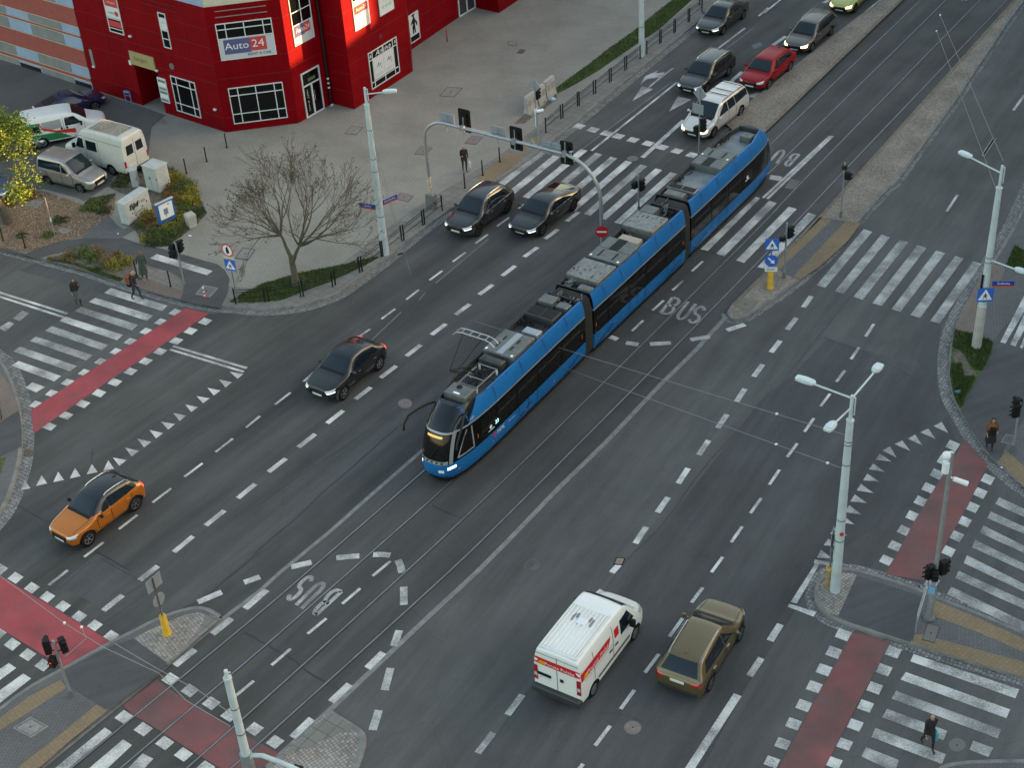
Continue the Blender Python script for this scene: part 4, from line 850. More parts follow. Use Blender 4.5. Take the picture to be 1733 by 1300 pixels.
vpatch(body,bvh,'door_handle',[([(X(L),-.26,1.1),(X(L),-.12,1.1),(X(L),-.12,1.26),(X(L),-.26,1.26)],(1,0,0))],M_BLKP,off=.02,nu=1,nv=1)
t=MB()
for i in range(9): 
    y=(i-4)*.155; t.box((X(3.6),y,H+.012),(2.3,.055,.03),bev=.01)
for sg in (1,-1): t.box((X(3.6),sg*.72,H+.01),(2.5,.03,.05),bev=.01)
t.box((X(4.80),0,H+.005),(.05,1.5,.04),bev=.01); t.box((X(2.42),0,H-.028),(.03,1.5,.03))
t.build('roof_rib',P_WHITE,body)
t=MB(); t.box((X(3.1),0,H+.045),(.34,.34,.06),bev=.03); t.box((X(3.34),0,H+.03),(.14,.08,.03)); t.build('roof_vent',M_WHITE,body)
t=MB(); t.box((X(3.02),-.36,H+.03),(.36,.05,.04),bev=.01); t.box((X(3.02),.36,H+.03),(.36,.05,.04),bev=.01); t.box((X(2.9),-.26,H+.03),(.2,.05,.04)); t.box((X(2.9),.26,H+.03),(.2,.05,.04)); t.build('roof_bracket',M_STEEL,body)
# old high-roof van, nose up-left
q1=at(127.7,226.6,2.45); q2=at(202.5,248.4,2.45); hd=(q1-q2); hd.z=0; hd.normalize(); lf=Vector((-hd.y,hd.x,0)); W=.96; L=5.2; H=2.55
rw=at(194,299); mid=rw-lf*(W-.1)+hd*(1.35+ -(0)+ (L/2-1.35)-.0); mid=rw-lf*(W-.1)+hd*(L/2-1.25)
root=empty('old_van',(mid.x,mid.y,KZ+.01),math.atan2(hd.y,hd.x),'old dull white high roof van with dirty roof, rear doors towards the cabinets','van','vehicles parked on the paved yard')
prof=[(0,1.0,.78,.4),(.08,1.1,.88,.33),(.5,1.2,.96,.3),(.95,1.32,1,.3),(1.3,1.75,1,.3),(1.6,2.15,1,.3),(1.85,2.42,1,.3),(2.2,2.52,1,.3),(3.5,H,1,.3),(4.6,H,1,.3),(5.1,H-.02,1,.32),(5.18,H-.06,.99,.34),(5.2,H-.12,.97,.4)]
body,bvh=van(root,L,W,H,prof,P_DULLW,.34,[1.0,L-1.25],.88)
X=lambda x:5.2/2-x
vpatch(body,bvh,'windscreen',[([(X(1.0),.80*W,1.38),(X(1.0),-.80*W,1.38),(X(1.62),-.74*W,2.12),(X(1.62),.74*W,2.12)],(-1,0,-.9))],M_WIND)
for sg in (1,-1):
    for nm,q in (('side_window',[(X(1.28),sg*W,1.32),(X(1.98),sg*W,1.32),(X(1.98),sg*W,1.92),(X(1.55),sg*W,1.92)]),('side_window',[(X(2.2),sg*W,1.30),(X(3.05),sg*W,1.30),(X(3.05),sg*W,1.90),(X(2.2),sg*W,1.90)])):
        vpatch(body,bvh,nm,[(q,(0,-sg,0))],M_WIND,off=.01)
    vpatch(body,bvh,'shut_line',[([(X(2.09),sg*W,.5),(X(2.12),sg*W,.5),(X(2.12),sg*W,2.0),(X(2.09),sg*W,2.0)],(0,-sg,0)),([(X(3.18),sg*W,.5),(X(3.2),sg*W,.5),(X(3.2),sg*W,2.0),(X(3.18),sg*W,2.0)],(0,-sg,0)),([(X(1.4),sg*W,2.06),(X(5.1),sg*W,2.06),(X(5.1),sg*W,2.085),(X(1.4),sg*W,2.085)],(0,-sg,0))],M_CLAD,off=.004,nu=8,nv=6)
    vpatch(body,bvh,'rear_window',[([(X(L),sg*.12,1.42),(X(L),sg*.66,1.42),(X(L),sg*.62,2.0),(X(L),sg*.12,2.0)],(1,0,0))],M_WIND,off=.012)
    vpatch(body,bvh,'tail_light',[([(X(L),sg*W*.86,.75),(X(L),sg*W*.99,.75),(X(L),sg*W*.99,1.15),(X(L),sg*W*.86,1.15)],(1,0,0))],M_TAIL,off=.02)
    t=MB(); t.box((X(1.3),sg*(W+.14),1.45),(.12,.18,.28),bev=.03); t.build('wing_mirror',M_BLKP,body)
vpatch(body,bvh,'shut_line',[([(X(L),-.014,.5),(X(L),.014,.5),(X(L),.014,2.25),(X(L),-.014,2.25)],(1,0,0))],M_CLAD,off=.006,nu=1,nv=6)
vpatch(body,bvh,'number_plate',[([(X(L),.12,.72),(X(L),.66,.72),(X(L),.66,.85),(X(L),.12,.85)],(1,0,0))],M_PLATE,off=.02,nu=1,nv=1)
t=MB(); t.box((X(L+.03),0,.42),(.14,1.8,.16),bev=.03); t.build('rear_bumper',M_BLKP,body)
md=worn('van_roof_dirt',(.52,.52,.49),(.20,.17,.12),.62,1.6)
vpatch(body,bvh,'roof_panel',[([(X(2.3),-.66*W,H),(X(2.3),.66*W,H),(X(4.7),.66*W,H),(X(4.7),-.66*W,H)],(0,0,-1))],md,off=.012)
# white and green van
q1=at(135.5,189,1.95); q2=at(48,206,1.95); hd=(q1-q2); hd.z=0; hd.normalize(); lf=Vector((-hd.y,hd.x,0)); W=.95; L=4.9; H=1.95
rw=at(76,252.5); mid=rw+lf*(W-.1)+hd*(L/2-.95)
root=empty('liveried_van',(mid.x,mid.y,KZ+.01),math.atan2(hd.y,hd.x),'white delivery van with green and red side graphics','van','vehicles parked on the paved yard')
prof=[(0,.80,.70,.38),(.06,.95,.84,.30),(.4,1.1,.94,.27),(.9,1.22,.99,.26),(1.15,1.34,1,.26),(1.55,1.68,1,.26),(1.95,1.88,1,.26),(2.4,1.94,1,.26),(3.5,H,1,.26),(4.5,H,1,.26),(4.8,H-.03,.99,.28),(4.88,H-.08,.97,.3),(4.9,H-.2,.95,.36)]
body,bvh=van(root,L,W,H,prof,P_WHITE,.33,[.93,L-.95],.86)
X=lambda x:4.9/2-x
M_GRN=mat('livery_green',(.012,.20,.075),.4); M_RDS=mat('livery_red',(.62,.03,.02),.4); M_GP=mat('grey_window_film',(.30,.32,.33),.3)
vpatch(body,bvh,'windscreen',[([(X(1.12),.82*W,1.34),(X(1.12),-.82*W,1.34),(X(1.9),-.72*W,1.84),(X(1.9),.72*W,1.84)],(-1,0,-1.5))],M_WIND)
for sg in (1,-1):
    vpatch(body,bvh,'side_window',[([(X(1.45),sg*W,1.18),(X(2.45),sg*W,1.15),(X(2.42),sg*W,1.66),(X(1.85),sg*W,1.66)],(0,-sg,0))],M_WIND,off=.01)
    vpatch(body,bvh,'blanked_window',[([(X(2.65),sg*W,1.12),(X(3.75),sg*W,1.05),(X(3.80),sg*W,1.60),(X(2.65),sg*W,1.64)],(0,-sg,0))],M_GP,off=.01)
    vpatch(body,bvh,'livery_panel',[([(X(2.2),sg*W,.42),(X(4.86),sg*W,.42),(X(4.86),sg*W,.92),(X(2.9),sg*W,.86)],(0,-sg,0)),([(X(3.9),sg*W,1.0),(X(4.86),sg*W,1.0),(X(4.86),sg*W,1.62),(X(3.95),sg*W,1.62)],(0,-sg,0))],M_GRN,off=.008,nu=8)
    vpatch(body,bvh,'rear_window_film',[([(X(3.98),sg*W,1.08),(X(4.75),sg*W,1.08),(X(4.75),sg*W,1.45),(X(3.98),sg*W,1.45)],(0,-sg,0))],M_WIND,off=.014,nu=8)
    vpatch(body,bvh,'livery_swoosh',[([(X(1.9),sg*W,.62),(X(3.0),sg*W,.84),(X(3.0),sg*W,.98),(X(1.9),sg*W,.92)],(0,-sg,0)),([(X(3.0),sg*W,.84),(X(3.85),sg*W,1.18),(X(3.80),sg*W,1.30),(X(3.0),sg*W,.98)],(0,-sg,0)),([(X(3.80),sg*W,1.15),(X(3.98),sg*W,1.6),(X(3.90),sg*W,1.62),(X(3.74),sg*W,1.2)],(0,-sg,0))],M_RDS,off=.016,nu=5,nv=2)
    vpatch(body,bvh,'headlight',[([(X(.15),sg*W*.6,.80),(X(.5),sg*W*.93,.84),(X(.62),sg*W*.93,1.0),(X(.2),sg*W*.6,.93)],(-1,-sg*.3,-.2))],M_HEAD,off=.012)
    vpatch(body,bvh,'door_handle',[([(X(x),sg*W,.98),(X(x+.12),sg*W,.98),(X(x+.12),sg*W,1.12),(X(x),sg*W,1.12)],(0,-sg,0)) for x in (2.3,2.62)],M_BLKP,off=.02,nu=1,nv=1)
    vpatch(body,bvh,'shut_line',[([(X(2.53),sg*W,.5),(X(2.555),sg*W,.5),(X(2.555),sg*W,1.7),(X(2.53),sg*W,1.7)],(0,-sg,0)),([(X(1.3),sg*W,.5),(X(1.32),sg*W,.5),(X(1.32),sg*W,1.15),(X(1.3),sg*W,1.15)],(0,-sg,0))],M_CLAD,off=.004,nu=1,nv=6)
    t=MB(); t.box((X(1.5),sg*(W+.13),1.22),(.12,.18,.24),bev=.03); t.build('wing_mirror',M_BLKP,body)
vpatch(body,bvh,'grille',[([(X(0),.5*W,.6),(X(0),-.5*W,.6),(X(0),-.5*W,.78),(X(0),.5*W,.78)],(-1,0,-.1))],M_BLKP,off=.01)
# ================================================================ TRAM
M_TB=mat('tram_blue',(.0,.13,.36),.42,.0,.2,spec=.2,noise=(.6,.10)); M_TBG=mat('tram_band_glass',(.004,.004,.004),.15,spec=.2); M_TP=mat('tram_pane',(.006,.0055,.0055),.06,spec=.4)
M_TS=mat('tram_silver_line',(.30,.33,.36),.4,.3); M_TG=mat('tram_roof_grey',(.035,.038,.039),.6,noise=(2,.3)); M_TG2=mat('tram_unit_grey',(.115,.125,.124),.5,.2,noise=(3,.22)); M_TD=mat('tram_unit_dark',(.035,.037,.038),.6,noise=(4,.3)); M_TL=mat('tram_floor_pale',(.17,.195,.21),.6,noise=(1.5,.3))
M_PERF=mat('perforated_steel',(.19,.195,.19),.4,.5,noise=(5,.25)); M_NOSE=mat('tram_nose_dark',(.005,.008,.013),.15,0,.2,spec=.4); M_BEL=mat('bellows_rubber',(.045,.036,.03),.8); M_AMB=mat('amber_display',(.25,.14,.05),.4,emit=(1,.55,.2),es=.30); M_ORL=mat('orange_lamp',(.42,.10,.015),.4)
M_CY=mat('line_number_sign',(.2,.8,.9),.4,emit=(.35,.9,1),es=.9); M_TW=mat('white_lit_marker',(.8,.9,.92),.3); M_PNK=mat('small_red_reflector',(.55,.12,.14),.4)
M_BROWN=mat('grille_brown',(.10,.07,.055),.6,noise=(6,.3)); M_BEIGE=mat('beige_unit',(.36,.30,.25),.6)
S1=(at(765,812,.3),at(992,604,.3)); S2=(at(1008.5,589,.3),at(1158,445.7,.3)); S3=(at(1171,429,.3),at(1296,306,.3))
def lp(S,s,lat):
    u=(S[1]-S[0]); u.z=0; u.normalize(); return S[0]+u*s+Vector((-u.y,u.x,0))*lat
C=[(lp(S1,0,.72),lp(S1,10.45,1.10)),(lp(S2,-.1,1.06),lp(S2,8.65,1.06)),(lp(S3,-.12,1.06),lp(S3,9.85,1.04))]
ORG=Vector(((C[1][0].x+C[1][1].x)/2,(C[1][0].y+C[1][1].y)/2,0))
tram=empty('tram',ORG,0,'long blue articulated tram with dark windows crossing the junction','tram')
def WZ(z): return interp([(.28,.98),(.5,1.05),(1.0,1.08),(2.5,1.07),(2.75,1.055),(2.95,1.02),(3.15,.97),(3.3,.90)],z)
NP=[(0,0),(.015,.25),(.09,.46),(.27,.62),(.58,.745),(1.05,.86),(1.7,.94),(2.5,.985),(3.2,1)]
def wf(u):
    u=max(0,u); 
    for (a,b),(c,d) in zip(NP,NP[1:]):
        if u<=c: return b+(d-b)*((u-a)/(c-a))**(.6 if a==0 else 1)
    return 1
def SF(z): return interp([(.28,-.15),(.5,-.36),(.9,-.40),(1.1,-.36),(1.4,-.30),(2.0,-.12),(2.5,.12),(2.8,.42),(3.1,.80),(3.3,1.05)],z)
class Sec:
    def __init__(s,i,nose,tail):
        a,b=C[i]; s.o=Vector((a.x,a.y,0)); d=Vector((b.x-a.x,b.y-a.y,0)); s.L=d.length; s.d=d.normalized(); s.n=Vector((-s.d.y,s.d.x,0)); s.nose,s.tail=nose,tail
    def P(s,q,lat,z): return s.o+s.d*q+s.n*lat+Vector((0,0,z))-ORG     # lat + = far side from camera
    def ends(s,z): return (SF(z) if s.nose else 0, s.L+ (-(SF(z)) if s.tail else 0))
    def hw(s,q,z):
        e0,e1=s.ends(z); k=1
        if s.nose: k=min(k,wf(q-e0))
        if s.tail: k=min(k,wf(e1-q))
        return WZ(z)*k
    def outline(s,z):
        e0,e1=s.ends(z); us=[u for u,_ in NP]
        qs=([e0+u for u in us] if s.nose else [e0])+[ (s.L*t) for t in (.4,.5,.6)]+([e1-u for u in us[::-1]] if s.tail else [e1])
        near=[(q,-s.hw(q,z)) for q in qs]; far=[(q,s.hw(q,z)) for q in qs][::-1]
        if s.nose: far=far[:-1]
        if s.tail: near=near[:-1]
        return [s.P(q,l,z) for q,l in near+far]
    def shell(s,name,zs,mats,msel=None,parent=None,cap=False):
        rings=[s.outline(z) for z in zs]; n=len(rings[0]); mb=MB()
        vs=[p for r in rings for p in r]; fs=[];mi=[]
        for i in range(len(zs)-1):
            for j in range(n): fs.append((i*n+j,i*n+(j+1)%n,(i+1)*n+(j+1)%n,(i+1)*n+j)); mi.append(msel(j,n,i) if msel else 0)
        if cap: fs.append(tuple((len(zs)-1)*n+j for j in range(n))); mi.append(0)
        b=len(mb.v); mb.v+=[tuple(v) for v in vs]; mb.f+=fs; mb.m+=mi
        return mb.build(name,mats,parent or tram,smooth=True)
    def pt(s,sd,q,z,off):
        """sd -1 near side, 1 far side"""
        return s.P(q,sd*(s.hw(q,z)+off),z)
    def quad(s,mb,sd,q0,q1,z0,z1,off,nq=2,nz=2,sl=0,mi=None):
        """panel on a flank; sl shears the front edge with height"""
        vs=[]
        for j in range(nz+1):
            z=lerp(z0,z1,j/nz)
            for i in range(nq+1): vs.append(s.pt(sd,lerp(q0+sl*(z-z0),q1+0*(z-z0),i/nq),z,off))
        mb.add(vs,[(j*(nq+1)+i,j*(nq+1)+i+1,(j+1)*(nq+1)+i+1,(j+1)*(nq+1)+i) for j in range(nz) for i in range(nq)],mi)
    def front(s,mb,l0,l1,z0,z1,off,nl=8,nz=4,end=0,mi=None):
        """panel wrapped over the nose between lateral fractions l0..l1 of the half width"""
        vs=[]
        for j in range(nz+1):
            z=lerp(z0,z1,j/nz)
            for i in range(nl+1):
                l=lerp(l0,l1,i/nl); a=abs(l); u=0
                for (ua,wa),(ub,wb_) in zip(NP,NP[1:]):
                    if a<=wb_+1e-9: t=(a-wa)/(wb_-wa); u=ua+(ub-ua)*(t**(1/.6) if ua==0 else t); break
                e0,e1=s.ends(z); q=(e0+u-off) if end==0 else (e1-u+off)
                vs.append(s.P(q,l*WZ(z)*(1+off*.6),z))
        mb.add(vs,[(j*(nl+1)+i,j*(nl+1)+i+1,(j+1)*(nl+1)+i+1,(j+1)*(nl+1)+i) for j in range(nz) for i in range(nl)],mi)
    def box(s,mb,q0,q1,l0,l1,z0,z1,mi=None,bev=0):
        vs=[]
        for z,k in (((z0,0),(z1,0)) if not bev else ((z0,0),(z1-bev,0),(z1,bev))):
            for q,l in ((q0+k,l0+k),(q1-k,l0+k),(q1-k,l1-k),(q0+k,l1-k)): vs.append(s.P(q,l,z))
        m_=len(vs)//4; fs=[(3,2,1,0),tuple(range(4*m_-4,4*m_))]
        for r_ in range(m_-1):
            for i in range(4): fs.append((4*r_+i,4*r_+(i+1)%4,4*r_+4+(i+1)%4,4*r_+4+i))
        mb.add(vs,fs,mi)
SE=[Sec(0,1,0),Sec(1,0,0),Sec(2,0,1)]
for i,S in enumerate(SE):
    S.shell('underframe',[.14,.30],M_BLKP)
    S.shell('skirt',[.28,.5,.75,1.0,1.12],M_TB)
    S.shell('window_band',[1.12,1.5,1.9,2.3,2.44],M_TBG)
    S.shell('waist_line',[2.44,2.52],M_TS)
    nn=len(NP)
    def sel(j,n,r,S=S):
        m=len(S.outline(2)); 
        if S.nose and (j<5 or j>=n-5): return 1
        if not S.nose and j==n-1: return 1
        if not S.tail and j==(len(NP) if S.nose else 1)+3-1+1: return 1
        return 0
    S.shell('cant_rail',[2.52,2.65,2.8,2.95,3.08,3.2,3.3],[M_TB,M_NOSE],sel)
    # roof well: rim, inner wall and floor
    mb=MB(); a=1.25 if S.nose else 0.02; b=S.L-(1.25 if S.tail else .02); w1,w2=.90,.82
    q=([(a,-.60),(a+1.5,-w1)] if S.nose else [(a,-w1)])+([(b-1.5,-w1),(b,-.60),(b,.60),(b-1.5,w1)] if S.tail else [(b,-w1),(b,w1)])+([(a+1.5,w1),(a,.60)] if S.nose else [(a,w1)])
    q2=[(min(max(x,a+.06),b-.06),y*(w2/w1)) for x,y in q]; K=len(q)
    vs=[S.P(x,y,3.302) for x,y in q]+[S.P(x,y,3.302) for x,y in q2]+[S.P(x,y,3.02) for x,y in q2]
    nr=K//2-1; st_=1 if S.nose else 0; mb.add(vs,[(i_,(i_+1)%K,K+(i_+1)%K,K+i_) for i_ in range(st_,nr)],1); mb.add(vs,[(i_,(i_+1)%K,K+(i_+1)%K,K+i_) for i_ in list(range(0,st_))+list(range(nr,K))],0); mb.add(vs,[(K+i_,K+(i_+1)%K,2*K+(i_+1)%K,2*K+i_) for i_ in range(K)],0); mb.add(vs,[tuple(range(2*K,3*K))],2)
    mb.build('roof_well',[M_TD,M_TB,M_TL if i==2 else M_TG],tram)
    if S.nose or S.tail:
        # small closing sheets in front of the well
        mb=MB(); n_=6
        for en in ([0] if S.nose else [])+([1] if S.tail else []):
            e0,e1=S.ends(3.3); x0=e0 if en==0 else e1; x1=a if en==0 else b
            qs=[lerp(x0,x1,t) for t in (0,.02,.1,.3,.6,1)]
            near=[S.P(x,-min(w1,S.hw(x,3.3)),3.3) for x in qs]; far=[S.P(x,min(w1,S.hw(x,3.3)),3.3) for x in qs][::-1]
            mb.add(near+far,[tuple(range(len(near+far)))])
            if x1 and en==0: pass
        # side strips behind the nose taper
        mb.build('roof_front_sheet',M_NOSE if S.nose else M_TG,tram,tri=True)
# ---- glazing and doors
def dark(q0,q1): pass
panes=[[(1.9,3.0),(3.15,4.55),(4.75,5.45),(5.5,6.2),(6.4,8.2),(8.4,10.0)],[(.25,1.15),(1.3,3.1),(3.25,3.95),(4.0,4.7),(4.9,6.6),(6.8,8.4)],[(.3,2.1),(2.3,3.1),(3.15,3.95),(4.1,5.6),(5.75,6.9)]]
doors=[[(4.72,6.23)],[(3.22,4.73),(6.9,8.3)],[(2.27,3.98)]]
for i,S in enumerate(SE):
    for sd in (-1,1):
        for q0,q1 in panes[i]:
            mb=MB(); S.quad(mb,sd,q0,q1,1.25,2.30,.008,3,3); mb.build('window',M_TP,tram,smooth=True)
        for q0,q1 in doors[i]:
            mb=MB()
            for x in (q0,(q0+q1)/2,q1): S.quad(mb,sd,x-.015,x+.015,.36,2.4,.014,1,6)
            S.quad(mb,sd,q0,q1,.36,.385,.012,1,1); mb.build('door_frame',M_BLK,tram)
        mb=MB()
        for q in (.35,2.6,5.2,7.6):
            if q<S.L: S.quad(mb,sd,q,q+.09,.62,.70,.012,1,1)
        mb.build('side_reflector',M_PNK,tram)
        # thin groove pattern on the skirt (black wave)
        mb=MB(); o=1.2 if i==1 else S.L-2.3
        for off0,flip in ((S.L-1.9,1),(.35 if i else 4.4,-1)):
            pts=[(0,.30),(.12,.42),(.3,.44),(.45,.55),(.8,.57),(.95,.68),(1.25,.74),(1.4,.70)]
            for (x0,z0),(x1,z1) in zip(pts,pts[1:]):
                vs=[S.pt(sd,off0+x,z+dz,.011) for x,z,dz in ((x0,z0,0),(x1,z1,0),(x1,z1,.05),(x0,z0,.05))]; mb.add(vs,[(0,1,2,3)])
        mb.build('skirt_graphic',M_BLKP,tram)
        mb=MB()
        for q in [S.L*t for t in (.12,.3,.5,.68,.86)]:
            S.quad(mb,sd,q,q+.02,2.54,3.28,.006,1,5,sl=-.18)
        mb.build('panel_joint',mat('tram_joint',(.0,.06,.2),.5),tram)
# nose details
S=SE[0]
for S,end in ((SE[0],0),(SE[2],1)):
    mb=MB(); S.front(mb,-.60,.60,1.32,2.42,.014,10,6,end); mb.build('windscreen',mat('tram_windscreen',(.008,.008,.008),.05,0,0,spec=.4),tram,smooth=True)
    mb=MB(); S.front(mb,-.60,.60,1.14,1.30,.02,10,1,end); mb.build('dash_strip',M_TS,tram)
    mb=MB()
    for l in (-.42,-.22,0,.22,.42): S.front(mb,l-.04,l+.04,1.18,1.27,.028,1,1,end)
    mb.build('dash_button',M_BLKP,tram)
    for sg in (-1,1):
        mb=MB(); S.front(mb,sg*.63,sg*.70,1.12,2.55,.022,2,6,end); mb.build('pillar',M_TS,tram,smooth=True)
        mb=MB(); S.front(mb,sg*.60,sg*.76,.86,.98,.02,3,1,end); mb.build('headlight' if end==0 else 'tail_light',M_DRL if end==0 else M_TAIL,tram)
    mb=MB(); S.front(mb,-.66,.66,.48,.52,.02,8,1,end); S.front(mb,-.62,.62,.30,.42,.02,8,1,end); mb.build('bumper_trim',M_BLKP,tram)
    mb=MB(); S.front(mb,-.5,-.3,.74,.90,.02,2,1,end); mb.build('coat_of_arms_plate',M_WHITE if 0 else M_TW,tram)
S=SE[0]
mb=MB(); S.front(mb,-.34,.34,2.28,2.37,.03,6,1); mb.build('destination_display',M_AMB,tram)
mb=MB(); S.front(mb,.42,.50,1.50,1.58,.03,1,1); mb.build('indicator_lamp',M_ORL,tram)
mb=MB(); mb.tube([S.P(-.42,.1,1.34),S.P(-.2,-.34,2.05)],.018,6); mb.build('wiper',M_BLKP,tram)
# wiper-side seats / driver desk hint: grey frame of the cab side window
for sd in (-1,1):
    mb=MB(); S.quad(mb,sd,.38,1.35,1.22,1.30,.014,4,1); S.quad(mb,sd,1.30,1.38,1.22,2.36,.014,1,4); 
    vs=[]
    for q,z in ((.36,1.24),(1.05,2.34)): vs+= [S.pt(sd,q-.04,z,.016),S.pt(sd,q+.04,z,.016)]
    mb.add(vs,[(0,1,3,2)]); mb.build('cab_window_frame',M_TS,tram)
    mb=MB(); S.quad(mb,sd,.46,1.28,1.32,2.20,.010,3,3,sl=.55); mb.build('cab_window',M_TP,tram,smooth=True)
    mb=MB(); mb.tube([S.P(1.3,sd*.80,3.0),S.P(.95,sd*.92,3.08),S.P(.55,sd*1.12,3.02),S.P(.05,sd*1.32,2.90),S.P(-.25,sd*1.36,2.62),S.P(-.3,sd*1.36,2.35)],[.05,.05,.05,.05,.045,.06],8); mb.build('mirror_arm',M_BLK,tram,smooth=True)
ux=S.d; 
t=MB(); c=S.P(.42,0,2.80); textmb(t,'3384',c-S.d*.01+Vector((0,0,.0)),-S.n*-1,(S.d*.75+Vector((0,0,.66))),.22,0,.03); t.build('fleet_number',M_WHITE,tram)
t=MB(); textmb(t,'3384',S.pt(-1,1.45,2.66,.01),S.d,(0,0,1),.17,0,.012); t.build('fleet_number',M_WHITE,tram)
t=MB(); textmb(t,'MPK',S.pt(-1,3.25,.93,.01),S.d,(0,0,1),.30,0,.012); t.build('operator_lettering',M_WHITE,tram); t=MB(); textmb(t,'Wroclaw',S.pt(-1,4.1,.93,.01),S.d,(0,0,1),.14,0,.012); t.build('operator_lettering',M_WHITE,tram)
t=MB(); p=S.pt(-1,2.78,.93,.012); t.slab(p,S.d,(0,0,1),[(0,-.13),(.13,.03),(.11,.11),(.05,.12),(0,.06),(-.05,.12),(-.11,.11),(-.13,.03)],.004); t.build('heart_emblem',mat('heart_pink',(.55,.03,.12),.4),tram)
t=MB(); textmb(t,'23',S.pt(-1,3.0,1.52,.012),S.d,(0,0,1),.26,0,.014); t.build('line_number',M_CY,tram)
t=MB(); S.quad(t,-1,2.35,2.8,1.33,1.37,.014,1,1); t.disc(S.pt(-1,2.55,1.5,.014),-S.n,.09,.01,16); t.build('window_sticker',M_TW,tram)
for i,qs in ((0,(1.62,10.1)),(1,(.12,8.45)),(2,(.12,))):
    for q in qs:
        mb=MB(); SE[i].quad(mb,-1,q,q+.06,1.5,1.72,.016,1,1); mb.build('side_marker_lamp',M_ORL if q!=qs[0] or i==0 else M_ORL,tram)
mb=MB(); SE[2].quad(mb,-1,6.05,6.55,1.55,1.60,.014,1,1); SE[2].quad(mb,-1,6.2,6.4,1.64,1.8,.014,1,1); mb.build('window_sticker',M_TW,tram)
# bellows
for A_,B_ in ((SE[0],SE[1]),(SE[1],SE[2])):
    mb=MB(); n=14; rings=[]
    prof=[(-1.0,.32),(-1.03,1.5),(-1.0,2.6),(-.86,3.1),(-.72,3.22),(.72,3.22),(.86,3.1),(1.0,2.6),(1.03,1.5),(1.0,.32)]
    for k in range(n+1):
        t=k/n; f=1.0 if k%2 else .955
        rings+= [ (A_.P(A_.L,l*f,z*(1 if f==1 else .985))*(1-t)+B_.P(0,l*f,z*(1 if f==1 else .985))*t) for l,z in prof]
    m_=len(prof); mb.add(rings,[(i*m_+j,i*m_+(j+1)%m_,(i+1)*m_+(j+1)%m_,(i+1)*m_+j) for i in range(n) for j in range(m_)])
    mb.build('bellows',M_BEL,tram)
# ---- roof equipment. lat in photo frame: near rim about 0.15 -> local = lat-1.06
def unit(i,name,q0,q1,l0,l1,h,m,dl=None,bev=.03,z0=3.02,extra=None):
    S=SE[i]; c0={0:.80,1:1.06,2:1.05}[i]
    a,b=l0-c0,l1-c0
    if i==0: a=max(a,-.78);b=min(b,.80)
    if i==0 and q0<2: a=max(a,-.60);b=min(b,.58)
    mb=MB(); S.box(mb,q0,q1,a,b,z0,h,0,bev)
    if extra=='grille':
        mm=(a+b)/2
        for x,y in ((a+.06,mm-.03),(mm+.03,b-.06)): S.box(mb,q0+.06,q1-.06,x,y,h-.01,h+.012,1)
    if extra=='slots':
        for l in (lerp(a,b,.28),lerp(a,b,.74)):
            for q in (lerp(q0,q1,.35),lerp(q0,q1,.65)): S.box(mb,q-.16,q+.16,l-.04,l+.04,h-.01,h+.012,1)
        for l in (a+.12,b-.12): S.box(mb,q0+.08,q0+.2,l-.05,l+.05,h-.01,h+.015,2)
    if extra=='band': S.box(mb,q0,q1,lerp(a,b,.42),lerp(a,b,.62),h-.01,h+.01,3)
    if extra=='bandd': S.box(mb,q0,q1,lerp(a,b,.38),lerp(a,b,.66),h-.01,h+.01,1)
    if extra=='perf':
        random.seed(int(q0*10)+i)
        for _ in range(14): 
            q=random.uniform(q0+.15,q1-.2); l=random.uniform(a+.1,b-.1); S.box(mb,q,q+.13,l,l+.03,h-.01,h+.012,1)
        for l in (a+.02,b-.06): S.box(mb,q0+.02,q1-.02,l,l+.04,h-.01,h+.02,0)
    if extra=='fan':
        c=S.P(lerp(q0,q1,.7),lerp(a,b,.6),h); mb.disc(c+Vector((0,0,.01)),(0,0,1),.13,.03,16,1); S.box(mb,q0+.10,q0+.2,lerp(a,b,.35),lerp(a,b,.62),h-.01,h+.012,2)
    mb.build(name,[m,M_BLKP,M_TW,M_TS],tram)
unit(0,'roof_air_unit',1.55,2.35,.10,1.30,3.50,M_TG2,extra='fan')
unit(0,'roof_box',4.35,4.75,.24,1.40,3.48,M_TD,bev=.08)
unit(0,'roof_air_unit',4.95,6.75,.05,1.62,3.48,M_TG2,extra='slots'); unit(0,'roof_cover',5.0,6.7,.62,.92,3.495,M_TS,z0=3.47,bev=0)
unit(0,'roof_box',7.0,7.45,.10,.90,3.42,M_TS)
unit(0,'roof_grille',8.35,9.15,.12,1.62,3.40,M_TG,extra='grille')
unit(0,'roof_box',9.45,10.1,.85,1.60,3.45,M_TG2); unit(0,'roof_box',9.5,9.95,.1,.7,3.35,M_TG2)
unit(1,'roof_box',.05,.45,.2,.9,3.42,M_TG2); unit(1,'roof_resistor',.72,2.35,.18,1.92,3.52,M_PERF,extra='perf')
unit(1,'roof_air_unit',2.62,3.6,.2,1.92,3.48,M_TG2,extra='slots'); unit(1,'roof_air_unit',3.62,4.65,.2,1.92,3.48,M_TG2,extra='bandd')
unit(1,'roof_box',4.75,5.3,.45,1.55,3.38,M_BEIGE); unit(1,'roof_resistor',5.85,7.38,.2,1.92,3.52,M_PERF,extra='perf'); unit(1,'roof_box',7.5,8.2,1.15,1.92,3.46,M_TG2)
unit(2,'roof_box',-.2+.25,.55,.55,1.60,3.46,M_TG2); unit(2,'roof_grille',.78,1.28,.25,1.85,3.40,M_PERF,extra='grille')
unit(2,'roof_air_unit',3.55,4.45,.22,1.90,3.46,M_TG2,extra='bandd'); unit(2,'roof_air_unit',4.47,5.45,.22,1.90,3.46,M_TG2,extra='slots'); unit(2,'roof_box',7.45,7.95,.45,1.05,3.40,M_TG2)
